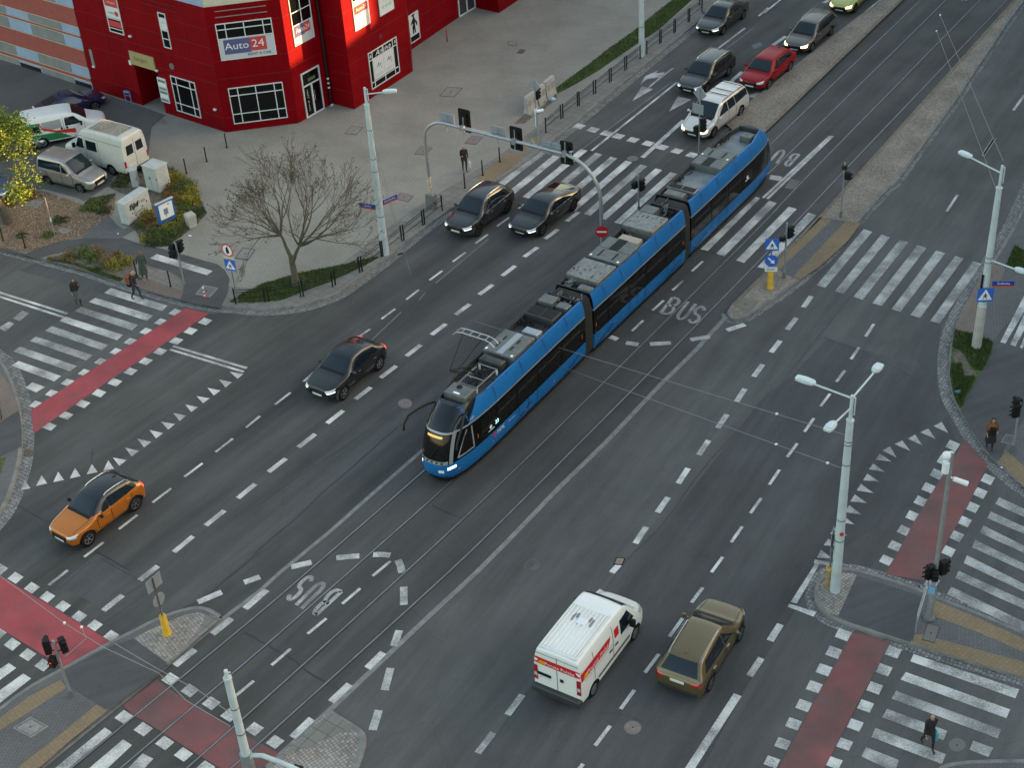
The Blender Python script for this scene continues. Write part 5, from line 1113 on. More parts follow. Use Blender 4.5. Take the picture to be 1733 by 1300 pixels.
# cables, hoses, springs
random.seed(3)
for i,q0,q1,num in ((0,7.6,8.3,7),(0,2.5,4.3,10),(1,-.0,.7,9),(1,7.4,8.7,14),(2,.0,.7,9),(0,9.2,10.4,10),(2,2.0,3.5,3),(2,5.6,7.2,5),(1,4.7,5.8,6)):
    mb=MB(); S=SE[i]
    for _ in range(num):
        q=random.uniform(q0,q1); l=random.uniform(-.7,.7) if i!=2 or q<1 else random.uniform(.5,.78); pts=[]
        for k in range(6):
            pts.append(S.P(q,l,3.08+.16*math.sin(k*1.1+_)**2+random.uniform(0,.08))); q+=random.uniform(-.12,.28)*(q1-q0)/1.2; l+=random.uniform(-.22,.22)*(1 if i!=2 or q<1 else .15); l=max(-.76,min(.78,l))
        mb.tube(pts,random.choice((.02,.03,.045)),6,random.choice((0,0,1)))
    mb.build('roof_cable',[M_BLKP,M_STEEL],tram,smooth=True)
# coil frames near the joints
for S,q,l in ((SE[1],8.3,-.1),(SE[1],.15,.4),(SE[0],10.2,.2)):
    mb=MB(); p=S.P(q,l,3.15)
    for k in range(3): mb.tube([p+S.d*(.16*k)+Vector((0,0,0)),p+S.d*(.16*k+.1)+Vector((0,0,.32)),p+S.d*(.16*k+.2)+S.n*.3+Vector((0,0,.05))],.016,6)
    mb.tube([p,p+S.d*.5],.02,6); mb.tube([p+S.n*.3,p+S.d*.5+S.n*.3],.02,6); mb.build('roof_linkage',M_GREY,tram)
# rails along the far rim
for S in SE:
    mb=MB(); mb.tube([S.P(1.4 if S.nose else .2,.93,3.36),S.P(S.L-(1.4 if S.tail else .2),.93,3.36)],.02,6)
    for k in range(6): q=lerp(1.5,S.L-1.5,k/5); mb.tube([S.P(q,.93,3.28),S.P(q,.93,3.37)],.018,6)
    mb.build('roof_rail',M_TD,tram)
# pantograph
S=SE[0]; pg=MB()
for l in (-.45,.45): pg.tube([S.P(2.55,l,3.3),S.P(4.2,l,3.3)],.03,6)
for q in (2.6,3.2,4.15): pg.tube([S.P(q,-.5,3.3),S.P(q,.5,3.3)],.03,6)
for q in (2.6,4.15):
    for l in (-.45,.45): pg.tube([S.P(q,l,3.02),S.P(q,l,3.3)],.05,8,1)
base=pg.build('pantograph_base',[M_STEEL,M_TW],tram)
pg=MB(); kn=[S.P(2.20,l,4.15) for l in (.55,.25)]; pg.tube([S.P(4.0,.4,3.34),kn[0]],.028,6); pg.tube([S.P(4.0,-.3,3.34),kn[1]],.028,6); pg.tube([kn[0],kn[1]],.05,8)
hd_=[S.P(3.45,.62,5.3),S.P(3.45,-.35,5.3)]; pg.tube([kn[0],hd_[0]],.018,6); pg.tube([kn[1],hd_[1]],.018,6); pg.tube([hd_[0],hd_[1]],.02,6)
pg.build('pantograph_arm',M_BLK,tram)
pg=MB()
for dq in (-.16,.16):
    pg.tube([S.P(3.45+dq,1.05,5.16),S.P(3.45+dq,.85,5.34),S.P(3.45+dq,.6,5.4),S.P(3.45+dq,-.6,5.4),S.P(3.45+dq,-.85,5.34),S.P(3.45+dq,-1.05,5.16)],.025,6)
for l in (.6,-.6,.2,-.2): pg.tube([S.P(3.29,l,5.4),S.P(3.61,l,5.4)],.016,6)
pg.build('pantograph_head',M_GREY,tram)
# bogies
for S,qs in ((SE[0],(2.6,8.0)),(SE[1],(1.8,7.0)),(SE[2],(2.2,6.4))):
    for q in qs:
        mb=MB()
        for dq in (-.85,.85):
            for l in (-.72,.72): mb.tube([S.P(q+dq,l-.06,.30),S.P(q+dq,l+.06,.30)],.29,18)
        S.box(mb,q-1.2,q+1.2,-.6,.6,.2,.5); mb.build('bogie',M_BLKP,tram)
# ================================================================ BUILDINGS
M_RW=mat('wall_red',(.20,.0005,.004),.55,0,0,spec=.10)
N,L,b=nodes(M_RW); tc=N.new('ShaderNodeTexCoord'); v=tc.outputs['Object']
c=mulc(N,L,(.20,.0005,.004),rng(N,L,noise(N,L,v,.45,5,.6),.3,.7,.86,1.14)); c=mulc(N,L,c,rng(N,L,noise(N,L,v,1.,5,.6,mp=(0,(2.6,2.6,.18))),.35,.7,1.05,.86)); L.new(c,b.inputs['Base Color']); M_RJ=mat('wall_joint',(.18,.02,.03),.7,spec=.1); M_CREAM=mat('wall_cream',(.50,.48,.38),.8,noise=(1,.08)); M_WB=mat('wall_blue_grey',(.26,.34,.50),.7,noise=(1,.1)); M_FR=mat('window_frame_white',(.62,.63,.63),.5)
M_SLB=mat('panel_pale_blue',(.27,.36,.50),.55,.0,noise=(.8,.12)); M_SLG=mat('panel_grey',(.20,.21,.21),.6,noise=(1.5,.12)); M_BRK=mat('band_brick_red',(.31,.075,.058),.85,noise=(6,.12)); M_ROOF=mat('flat_roof',(.12,.12,.12),.9)
BP={k:at(*p) for k,p in dict(B0=(159,154),B1=(243,181),B2=(280.6,194),B3=(383.4,226.7),B4=(506,211),B5=(563,178),B6=(600.6,187.4),B7=(699,123),B8=(697,86),B9=(776.6,31.7),B10=(804.5,15),B11=(845,24),B12=(985,-70)).items()}
for v in BP.values(): v.z=0
# smooth B0-B1-B2-B3 onto one line
d03=(BP['B3']-BP['B0']).normalized()
for k in ('B1','B2'): BP[k]=BP['B0']+d03*(BP[k]-BP['B0']).dot(d03)
class Wall:
    def __init__(s,a,b): s.a=Vector((a.x,a.y,0)); s.b=Vector((b.x,b.y,0)); s.u=(s.b-s.a).normalized(); s.n=Vector((s.u.y,-s.u.x,0)); s.L=(s.b-s.a).length
    def uz(s,x,y):
        p0=at(x,y,0); o=Vector((0,0,CAMH)); d=p0-o; t=(s.a-o).dot(s.n)/d.dot(s.n); q=o+d*t; return (q-s.a).dot(s.u),q.z
    def P(s,u,z,off=0): return s.a+s.u*u+s.n*off+Vector((0,0,z))
    def rect(s,fr,txt):
        """txt: left-bottom and right-top photo points -> u0,u1,z0,z1"""
        q=[s.uz(*p) for p in Q(fr,txt)]; us=[p[0] for p in q]; zs=[p[1] for p in q]
        if len(q)==4: us=sorted(us); zs=sorted(zs); return (us[0]+us[1])/2,(us[2]+us[3])/2,(zs[0]+zs[1])/2,(zs[2]+zs[3])/2
        return min(us),max(us),min(zs),max(zs)
    def panel(s,mb,u0,u1,z0,z1,o0,o1,mi=None,org=Vector((0,0,0))):
        vs=[s.P(u,z,o)-org for o in (o0,o1) for u,z in ((u0,z0),(u1,z0),(u1,z1),(u0,z1))]
        mb.add(vs,[(3,2,1,0),(4,5,6,7),(0,1,5,4),(1,2,6,5),(2,3,7,6),(3,0,4,7)],mi)
WA={'left':Wall(BP['B0'],BP['B3']),'front':Wall(BP['B3'],BP['B4']),'door':Wall(BP['B4'],BP['B5']),'return':Wall(BP['B5'],BP['B6']),'main':Wall(BP['B6'],BP['B7']),'main2':Wall(BP['B8'],BP['B9']),'porch':Wall(BP['B9'],BP['B10']),'side2':Wall(BP['B10'],BP['B11']),'main3':Wall(BP['B11'],BP['B12'])}
org=BP['B3'].copy()
rb_=empty('red_building',org,0,'glossy red corner building with shop windows and an angled bay','building')
def bpart(mb,name,m,par=None,**k): 
    o=mb.build(name,m,par or rb_,**k); return o
H1=8.08; H2=13.
back=[BP['B12']+Vector((-6,10,0)),BP['B0']+Vector((6,18,0)),BP['B0']+Vector((.01,.0,0))]
n=WA['left'].n; D=-n
order=['B0','B1','B2','B3','B4','B5','B6','B7','B8','B9','B10','B11','B12']
lowp=[BP['B0'],BP['B1'],BP['B1']+D*2.4,BP['B2']+D*2.4,BP['B2'],BP['B3'],BP['B4'],BP['B5'],BP['B6'],BP['B7'],BP['B8'],BP['B9'],BP['B10'],BP['B11'],BP['B12']]+back
upp=[BP[k] for k in order]+back
HS=WA['left'].rect('a1','957,712 957,712')[2]
W=WA['left']; e=W.rect('W1','715,615 950,690') if 'W1' in FR else None
FR['W1']=(100,0,5.777); FR['W2']=(340,0,5.777); FR['W3']=(560,0,5.097)
HO=sum(W.uz(*p)[1] for p in Q('W1','715,615 950,690'))/2
mb=MB(); mb.prism([(p-org) for p in lowp],.1,HO); mb.prism([(p-org) for p in upp],HO,H1); bpart(mb,'wall',M_RW,tri=True)
# upper storeys: cream set back band over the bay, red over the main block
bay=[BP['B3'],BP['B4'],BP['B5'],BP['B5']+Vector((-3,9,0)),BP['B0']+Vector((6,15,0)),BP['B0']]
main=[BP['B5'],BP['B6'],BP['B7'],BP['B8'],BP['B9'],BP['B10'],BP['B11'],BP['B12']]+[back[0],BP['B5']+Vector((-3,9,0))]
mb=MB(); mb.prism([(p-org) for p in main],H1,H2); bpart(mb,'wall',M_RW,tri=True)
bayi=[BP['B0']-W.n*.03,BP['B3']-W.n*.03,BP['B4']-WA['front'].n*.03,BP['B5'],BP['B5']+Vector((-3,9,0)),BP['B0']+Vector((6,15,0))]
mb=MB(); mb.prism([(p-org) for p in bayi],H1,H2); bpart(mb,'wall',M_CREAM,tri=True)
mb=MB(); W.panel(mb,W.L-5.5,W.L-.02,H1+.02,H2,-.02,.0,org=org); bpart(mb,'wall_panel',M_WB)
mb=MB(); W.panel(mb,-.0,W.L-5.6,H1,H2,-.02,.0,org=org); bpart(mb,'wall_panel',M_RW)
mb=MB(); WA['door'].panel(mb,.0,WA['door'].L,H1,H2,-.02,.0,org=org); bpart(mb,'wall_panel',M_RW)
# panel joints
mb=MB()
for k,zs in (('left',(1.05,3.25,4.4,5.55,6.7)),('front',(1.05,3.55,4.7,6.9)),('door',(1.05,3.0,3.7,4.7,6.9)),('return',(1.2,2.4,3.6,4.8,6,7.2)),('main',(.75,1.9,3.0,4.1,5.2,6.3,7.4)),('main2',(.75,1.9,3.0,4.1,5.2)),('side2',(1.2,2.4,3.6)),('main3',(.75,1.9,3.0,4.1))):
    w_=WA[k]
    for z in zs:
        us=[(0,w_.L)]
        if k=='left' and z<HO: e0=(BP['B1']-w_.a).dot(w_.u); e1=(BP['B2']-w_.a).dot(w_.u); us=[(0,e0),(e1,w_.L)]
        for a,b in us: w_.panel(mb,a+.02,b-.02,z,z+.025,0,.006,org=org)
    if k in('main','main2','main3','left'):
        x=2.2 if k!='left' else 2.4
        while x<w_.L-.3:
            if not(k=='left' and 4.4<x<7.2): w_.panel(mb,x,x+.02,.1,H1,0,.004,org=org)
            x+=1.9
bpart(mb,'panel_joint',M_RJ)
def window(wk,fr,txt,cols,rows,name='window',glass=M_DGLASS,fw=.055,deep=.05):
    w_=WA[wk]; u0,u1,z0,z1=w_.rect(fr,txt); 
    f=MB()
    for a,b in ((u0,u0+fw),(u1-fw,u1)): w_.panel(f,a,b,z0,z1,.0,deep,org=org)
    for a,b in ((z0,z0+fw),(z1-fw,z1)): w_.panel(f,u0+fw,u1-fw,a,b,.0,deep,org=org)
    for c in cols: x=lerp(u0,u1,c); w_.panel(f,x-fw/2,x+fw/2,z0+fw,z1-fw,.0,deep-.008,org=org)
    cs=[0]+list(cols)+[1]
    for r_ in rows:
        z=lerp(z0,z1,r_)
        w_.panel(f,u0+fw,u1-fw,z-fw/2,z+fw/2,.0,deep-.016,org=org)
    wo=bpart(f,name,M_FR); g=MB(); w_.panel(g,u0+fw,u1-fw,z0+fw,z1-fw,.0,.012,org=org); g.build('pane',glass,wo); return wo,(u0,u1,z0,z1),w_
M_PAN=mat('window_film_white',(.50,.53,.56),.3); M_POST=mat('poster_white',(.62,.64,.65),.5); M_NV=mat('sign_violet',(.09,.09,.22),.5); M_RD=mat('sign_banner_red',(.55,.05,.05),.5); M_GT=mat('sign_green',(.03,.30,.15),.5)
window('front','W2','262,860 795,795 850,1140 325,1215',(.17,.5,.84),(.27,.78))
wo,(u0,u1,z0,z1),w_=window('front','W2','130,235 685,165 742,525 205,590',(.17,.5,.84),(.58,.83))
zb_=lerp(z0,z1,.56); p=MB(); w_.panel(p,u0+.06,u1-.06,z0+.06,zb_,.012,.056,org=org); p.build('banner',M_PAN,wo)
p=MB(); w_.panel(p,lerp(u0,u1,.09),lerp(u0,u1,.56),z0+.36,zb_-.02,.056,.062,0,org=org); w_.panel(p,lerp(u0,u1,.56),lerp(u0,u1,.85),z0+.42,zb_-.02,.056,.062,1,org=org); p.build('banner_field',[M_NV,M_RD],wo)
def wtext(s,w_,u,z,size,m,par,off=.07,shear=0,sx=1.,tilt=0):
    t=MB(); textmb(t,s,w_.P(u,z,off)-org,(w_.u+Vector((0,0,tilt))),(0,0,1),size,0,.002,shear,sx); return t.build('lettering',m,par)
um=(u0+u1)/2; zm=(z0+.38+zb_)/2
wtext('Auto',w_,lerp(u0,u1,.32),zm,.62,M_WHITE,wo,sx=1.12); wtext('24',w_,lerp(u0,u1,.70),zm+.02,.66,M_WHITE,wo,sx=1.15)
wtext('RENT A CAR',w_,lerp(u0,u1,.70),z0+.22,.22,M_BLKP,wo,sx=1.1)
window('left','W1','1080,735 1320,795 1400,1155 1165,1080',(.22,.78),(.24,.78))
wo,(a,b,c,d),w_=window('left','W1','960,110 1035,130 1105,475 1035,460',(),(.26,.5,.75)); 
p=MB(); w_.panel(p,a+.05,b-.05,lerp(c,d,.52),lerp(c,d,.86),.012,.025,org=org); p.build('poster',M_POST,wo); wtext('LES',w_,(a+b)/2,lerp(c,d,.74),.2,M_NV,wo,.03)
wo,(a,b,c,d),w_=window('left','W1','410,-120 535,-95 655,345 500,300',(),(.10,.33,.60)); 
p=MB(); w_.panel(p,a+.05,b-.05,lerp(c,d,.35),lerp(c,d,.59),.012,.03,0,org=org); w_.panel(p,a+.05,b-.05,lerp(c,d,.62),lerp(c,d,.80),.012,.03,1,org=org); w_.panel(p,a+.05,b-.05,lerp(c,d,.14),lerp(c,d,.28),.012,.03,1,org=org); p.build('poster',[M_POST,M_RD],wo)
wtext('strefa agenta',w_,(a+b)/2,lerp(c,d,.71),.15,M_WHITE,wo,.034); wtext('sieplu',w_,lerp(a,b,.4),lerp(c,d,.47),.22,M_BLKP,wo,.034)
p=MB(); p.disc(w_.P(lerp(a,b,.75),lerp(c,d,.47),.036)-org,w_.n,.17,.01,20); p.build('emblem',M_RD,wo)
# entrance sign, boards
u0,u1,z0,z1=W.rect('W1','685,490 925,555 950,690 715,615'); p=MB(); W.panel(p,u0,u1,z0,z1,.0,.08,org=org); so_=bpart(p,'entrance_sign',mat('sign_ochre',(.36,.29,.14),.6)); wtext('Exugen',W,lerp(u0,u1,.45),lerp(z0,z1,.55),.42,mat('sign_brown_text',(.12,.09,.05),.6),so_,.085)
p=MB(); W.panel(p,u0-.25,u0-.03,z0-.12,z0+.18,0,.05,org=org); bpart(p,'notice',M_POST)
u0,u1,z0,z1=W.rect('W1','955,745 1040,770 1090,1010 1010,985'); p=MB(); W.panel(p,u0,u1,z0,z1,.0,.05,0,org=org)
for k in range(6): W.panel(p,u0+.06,u1-.06,lerp(z0,z1,.05+.155*k),lerp(z0,z1,.15+.155*k),.05,.056,1+k%3,org=org)
bpart(p,'tenant_board',[M_POST,M_SLG,M_WHITE,mat('muted_green',(.10,.2,.12),.6)])
iw=Wall(BP['B2']+D*2.39,BP['B2']); 
p=MB(); u0=.7; 
i2=Wall(BP['B2']+D*2.4,BP['B2']); vs=[i2.a+i2.u*q_+(-W.u)*.03+Vector((0,0,z))-org for q_,z in ((.5,.9),(1.7,.9),(1.7,1.9),(.5,1.9))]; p.add(vs,[(0,1,2,3)]); bpart(p,'notice',mat('board_dull',(.25,.22,.18),.7))
for fr,t in (('W1','1530,1065 1560,1080'),('W1','700,348 715,362'),('W1','345,645 352,655'),('W1','960,685 985,700')):
    u,z=W.uz(*Q(fr,t)[0]); p=MB(); W.panel(p,u-.09,u+.09,z-.05,z+.05,0,.12,org=org); bpart(p,'wall_camera',M_WHITE)
u,z=W.uz(*Q('W1','325,560')[0]); p=MB(); W.panel(p,u-.12,u+.12,z-.55,z+.55,0,.05,org=org); bpart(p,'vent_grille',M_SLG)
u,z=W.uz(*Q('W1','1105,645')[0]); p=MB(); p.disc(W.P(u,z,.02)-org,W.n,.2,.05,16); bpart(p,'round_vent',M_STEEL)
# decorative rails above the windows
for wk,fr,ls in (('front','W2','135,108 635,48;140,168 645,105'),('left','W1','810,18 1165,118;900,-5 1155,62')):
    w_=WA[wk]
    for l in ls.split(';'):
        q=[w_.uz(*p_) for p_ in Q(fr,l)]; z=(q[0][1]+q[1][1])/2; p=MB(); w_.panel(p,q[0][0],q[1][0],z-.02,z+.02,.03,.07,org=org); bpart(p,'wall_rail',M_RJ if wk=='left' else M_SLG)
# door face
w_=WA['door']; u0,u1,z0,z1=w_.rect('W2','970,730 1140,625 1205,1040 1035,1165'); z0=.13; f=MB(); fw=.07
for a,b in ((u0,u0+fw),(u1-fw,u1)): w_.panel(f,a,b,z0,z1,0,.08,org=org)
w_.panel(f,u0+fw,u1-fw,z1-fw,z1,0,.08,org=org); zt_=z0+(z1-z0)*.70; w_.panel(f,u0+fw,u1-fw,zt_-fw/2,zt_+fw/2,0,.075,org=org); w_.panel(f,(u0+u1)/2-.09,(u0+u1)/2+.02,z0,zt_-fw/2,0,.07,org=org); w_.panel(f,u0+fw,u1-fw,z0,z0+.08,0,.07,org=org)
do=bpart(f,'door',M_FR); g=MB(); w_.panel(g,u0+fw,u1-fw,z0+.08,z1-fw,0,.012,org=org); g.build('pane',M_DGLASS,do)
g=MB(); g.tube([w_.P((u0+u1)/2+.1,1.0,.1)-org,w_.P((u0+u1)/2+.1,1.7,.1)-org],.02,8); g.build('door_handle',M_CHR,do)
t=MB()
for k,ch in enumerate('ZONA BIEGU'): 
    if ch!=' ': textmb(t,ch,w_.P(lerp(u0,u1,.24),zt_-.35-k*.145,.016)-org,w_.u,(0,0,1),.16,0,.002)
t.build('lettering',M_WHITE,do); g=MB(); w_.panel(g,lerp(u0,u1,.35),lerp(u0,u1,.75),zt_+.18,zt_+.38,.012,.03,org=org); g.build('exit_sign',mat('exit_green_dim',(.06,.14,.06),.5),do)
wo,(a,b,c,d),w_=window('door','W2','845,-40 1045,-120 1105,355 915,455',(.5,),(.40,.66)); ze=lerp(c,d,.40)
p=MB(); w_.panel(p,a+.06,b-.06,c+.06,ze,.012,.056,org=org); p.build('banner',M_PAN,wo); p=MB(); zz=lerp(c,ze,.42); w_.panel(p,a+.08,lerp(a,b,.55),zz,ze-.03,.056,.062,0,org=org); w_.panel(p,lerp(a,b,.55),lerp(a,b,.84),zz+.05,ze-.03,.056,.062,1,org=org); p.build('banner_field',[M_NV,M_RD],wo)
wtext('Auto24',w_,lerp(a,b,.46),(zz+ze)/2,.42,M_WHITE,wo,.07,.1,.92); 
# downpipe
w_=WA['door']; p=MB(); x=w_.L-.22; p.tube([w_.P(x,.15,.12)-org,w_.P(x,H1+2,.12)-org],.07,10); bpart(p,'downpipe',M_BLK,smooth=True)
p=MB()
for z in (1.3,1.6,1.9): p.tube([w_.P(x,z,.12)-org,w_.P(x,z+.1,.12)-org],.078,10); bpart(p,'pipe_clip',M_WHITE); p=MB()
p.tube([w_.P(x,.1,.12)-org,w_.P(x,.22,.18)-org],.09,10); bpart(p,'pipe_clip',M_WHITE)
# main facade
wo,(a,b,c,d),w_=window('main','a2','755,350 945,245 970,475 785,598',(.13,.5,.85),(.17,.78)); ca,cb=lerp(a,b,.15),lerp(a,b,.84)
p=MB(); w_.panel(p,ca,lerp(a,b,.485),lerp(c,d,.2),lerp(c,d,.76),.012,.028,0,org=org); w_.panel(p,lerp(a,b,.515),cb,lerp(c,d,.2),lerp(c,d,.76),.012,.028,0,org=org); p.build('poster',M_POST,wo)
wtext('Ankiva',w_,(ca+cb)/2,lerp(c,d,.885),.50,M_WHITE,wo,.05,.35,1.15)
for f_ in (.32,.68): wtext('Av',w_,lerp(a,b,f_),lerp(c,d,.55),.42,M_BLKP,wo,.032,.3); wtext('K',w_,lerp(a,b,f_)+.22,lerp(c,d,.45),.2,M_BLKP,wo,.032,.3)
for f_ in (.065,.925): wtext('&',w_,lerp(a,b,f_),lerp(c,d,.89),.34,M_WHITE,wo,.05)
p=MB()
for f_ in (.32,.68):
    for k in range(2): w_.panel(p,lerp(a,b,f_)-.4,lerp(a,b,f_)+.3,lerp(c,d,.31-.045*k),lerp(c,d,.318-.045*k),.03,.034,org=org)
p.build('poster_rule',M_STEEL,wo)
wo,(a,b,c,d),w_=window('main','W3','155,-150 290,-200 340,195 210,265',(),(.80,),glass=M_DGLASS); p=MB(); w_.panel(p,a+.06,b-.06,c+.06,lerp(c,d,.62),.012,.03,org=org); p.build('banner',M_POST,wo); p=MB(); w_.panel(p,a+.09,b-.12,lerp(c,d,.33),lerp(c,d,.50),.03,.036,org=org); p.build('banner_field',M_RD,wo); wtext('Auto24',w_,(a+b)/2,lerp(c,d,.415),.34,M_WHITE,wo,.042,.1,.95)
wo,(a,b,c,d),w_=window('main','W3','375,-240 500,-300 545,70 425,135',(),()); p=MB(); w_.panel(p,a+.06,b-.06,c+.05,lerp(c,d,.6),.012,.03,org=org); p.build('banner',M_POST,wo); wtext('42 447 08',w_,(a+b)/2,lerp(c,d,.17),.24,M_GT,wo,.036); wtext('serwis',w_,(a+b)/2,lerp(c,d,.34),.20,M_GT,wo,.036)
u,z=WA['main'].uz(*Q('W3','425,308')[0]); p=MB(); p.disc(WA['main'].P(u,z,.02)-org,WA['main'].n,.19,.05,16); bpart(p,'round_vent',M_RJ)
wo,(a,b,c,d),w_=window('main2','W3','660,140 745,80 770,325 685,375',(),()); p=MB(); w_.panel(p,a+.05,b-.05,lerp(c,d,.22),d-.05,.012,.028,org=org); p.build('poster',M_POST,wo)
p=MB(); cx_,cz_=(a+b)/2,lerp(c,d,.6)
for poly in ([(-.18,-.62),(-.06,-.62),(.02,-.15),(-.12,.05),(-.2,-.1)],[(.04,-.62),(.16,-.58),(.14,-.1),(.06,.1),(-.05,.05)],[(-.14,.0),(.14,.02),(.2,.35),(.05,.48),(-.16,.36)],[(-.09,.46),(.09,.46),(.1,.66),(-.08,.66)],[(-.24,.60),(.26,.62),(.1,.70),(-.1,.70)],[(.16,.30),(.36,.12),(.40,-.12),(.28,-.18),(.20,.05)],[(-.16,.34),(-.36,.10),(-.30,.02),(-.12,.18)]):
    p.slab(w_.P(cx_,cz_,.03)-org,w_.u,(0,0,1),poly,-.004)
p.build('poster_figure',M_BLKP,wo)
w_=WA['porch']; f=MB()
for a,b in ((.02,.10),(w_.L/2-.05,w_.L/2+.05),(w_.L-.10,w_.L-.02)): w_.panel(f,a,b,.13,2.6,0,.07,org=org)
w_.panel(f,.10,w_.L-.1,.13,.22,0,.065,org=org); w_.panel(f,.1,w_.L-.1,2.15,2.25,0,.065,org=org); w_.panel(f,.02,w_.L-.02,2.6,2.7,0,.07,org=org); do=bpart(f,'door',M_FR); g=MB(); w_.panel(g,.1,w_.L-.1,.22,2.6,0,.02,org=org); g.build('pane',mat('door_glass_grey',(.05,.055,.06),.08),do); g=MB(); w_.panel(g,w_.L*.62,w_.L*.78,1.5,1.85,.02,.03,org=org); g.build('notice',M_POST,do)
w_=WA['main3']; p=MB(); w_.panel(p,1.4,2.6,1.3,3.6,0,.04,org=org); bpart(p,'window',M_FR)
# ---- striped building
W0=Wall(BP['B0']-d03*26,BP['B0']); so2=BP['B0']-d03*10; so2=Vector((so2.x,so2.y,0))
sb=empty('striped_building',so2,0,'building clad in brick red bands with pale blue and grey panels','building')
mb=MB(); a=W0.a-so2; b=W0.b-so2-d03*.02; mb.prism([a-W0.n*.06,b-W0.n*.06,b-W0.n*14,a-W0.n*14],0.1,16); mb.build('wall',M_SLG,sb)
zz=[W0.uz(*p)[1] for p in Q('a1','625,590 618,550 615,542 611,525 598,455 595,447 563,335 562,328 541,255 537,237 522,180 519,172 487,50 485,42 470,-20')]
zz[0]=.12
rows=[(zz[0],zz[1],'p'),(zz[1],zz[3],'r'),(zz[3],zz[4],'p'),(zz[4],zz[6],'b'),(zz[6],zz[8],'p'),(zz[8],zz[9],'r'),(zz[9],zz[10],'p'),(zz[10],zz[12],'b'),(zz[12],zz[12]+(zz[8]-zz[6]),'p')]
z_=rows[-1][1]
while z_<15: rows+= [(z_,z_+.25,'r'),(z_+.25,z_+1.1,'p'),(z_+1.1,z_+2.8,'b')]; z_+=2.8
us=[W0.uz(*p)[0] for p in Q('a1','487,500 380,470 262,395 110,340')]
L0=W0.L-.03; seg=[]; x=L0; k=0; wd=[L0-us[0],(us[0]-us[2])/2,(us[0]-us[2])/2,us[2]-us[3]]; pat=[0,1,1,0]; k=0
cyc=[(wd[0],0),(wd[1],1),(wd[2],1),(wd[3],0),(wd[1],1),(wd[2],1)]
while x>.5:
    w2,c2=cyc[k] if k<6 else cyc[3+(k%3)]; seg.append((max(x-w2,0),x,c2)); x-=w2; k+=1
for z0,z1,t_ in rows:
    if t_=='p':
        for a,b,c2 in seg:
            mb=MB(); W0.panel(mb,a+.012,b-.012,z0+.01,z1-.01,-.06,0 if c2==0 else .004,org=so2); mb.build('cladding_panel',M_SLB if c2==0 else M_SLG,sb)
    else:
        mb=MB(); W0.panel(mb,0,L0,z0,z1,-.06,.03,org=so2); mb.build('brick_band',M_BRK,sb)
        mb=MB(); W0.panel(mb,0,L0,z0-.015,z0+.02,.03,.045,org=so2); W0.panel(mb,0,L0,z1-.02,z1+.015,.03,.045,org=so2); mb.build('band_edge',M_SLG if 0 else M_CREAM,sb)
mb=MB()
for a,b,c2 in seg[:6]:
    if c2==0: mb=MB(); W0.panel(mb,a+.1,b-.1,.13,.42,.0,.03,org=so2); mb.build('vent_grille',M_BLKP,sb)
# ---- unseen stand-in masses, added to keep the low sun off the junction
M_OFF=mat('office_wall',(.30,.29,.27),.8,noise=(.5,.1))
def sunbox(name,label,p0,p1,dist,depth,h):
    d=Vector((math.cos(R(SUN_AZ)),math.sin(R(SUN_AZ)),0)); n_=Vector((-d.y,d.x,0)); mb=MB()
    c=d*(dist+depth/2)+n_*(p0+p1)/2; o=empty(name,(c.x,c.y,0),R(SUN_AZ),label,'building')
    mb.box((0,0,h/2),(depth,abs(p1-p0),h)); mb.build('wall',M_OFF,o)
    mb=MB(); k=3.2
    while k<h:
        y=-abs(p1-p0)/2+2
        while y<abs(p1-p0)/2-1.5: mb.box((-depth/2,y,k-1.4),(.06,1.4,1.5)); y+=2.8
        k+=3.2
    mb.build('window',M_DGLASS,o); mb=MB(); mb.box((0,0,h+.2),(depth+.4,abs(p1-p0)+.4,.4)); mb.build('roof',M_ROOF,o)
SUNH=3.5
hh_=SUNH+(75-3.9)*math.tan(R(SUN_EL))
sunbox('office_block','low office block across the road to the right, outside the photo',85.2,89.3,75,14,hh_)  # added low masses: their roof height sets where the sunlit patches begin
sunbox('office_block','second low office block across the road to the right, outside the photo',70.5,79.4,75,14,hh_)
sunbox('tower_block','narrow apartment block between two low office blocks, outside the photo',79.4,85.2,75,15,30)  # added tall masses, there only to block the sun beside the low gaps
sunbox('tower_block','long apartment block across the road to the right, nearer than the office block',-200,70.5,75,16,30)
sunbox('tower_block','tall apartment block behind the low office block, outside the photo',89.3,240,75,16,34)
# ================================================================ STREET FURNITURE
def proj(p):
    c=RXc*p.x+FYc*p.y+UPc*(p.z-CAMH); return CX+FPX*c.x/c.z, CY+FPX*c.y/c.z
def zof(xy,py):
    lo,hi=0,40
    for _ in range(40):
        m_=(lo+hi)/2
        if proj(Vector((xy[0],xy[1],m_)))[1]>py: lo=m_
        else: hi=m_
    return lo
def luminaire(mb,a,b,z,w_=.17):
    """flat LED head from a to b (xy points)"""
    d=(b-a); d.z=0; L_=d.length; d.normalize(); n_=Vector((-d.y,d.x,0)); o=Vector((a.x,a.y,z))
    poly=[(0,-.05),(.10,-w_*.8),(L_*.55,-w_),(L_*.95,-w_*.8),(L_,-w_*.55),(L_,w_*.55),(L_*.95,w_*.8),(L_*.55,w_),(.10,w_*.8),(0,.05)]
    mb.slab(o,d,n_,poly,.09); mb.slab(o+Vector((0,0,.09)),d,n_,[(L_*.2,-w_*.6),(L_*.8,-w_*.6),(L_*.8,w_*.6),(L_*.2,w_*.6)],.03)
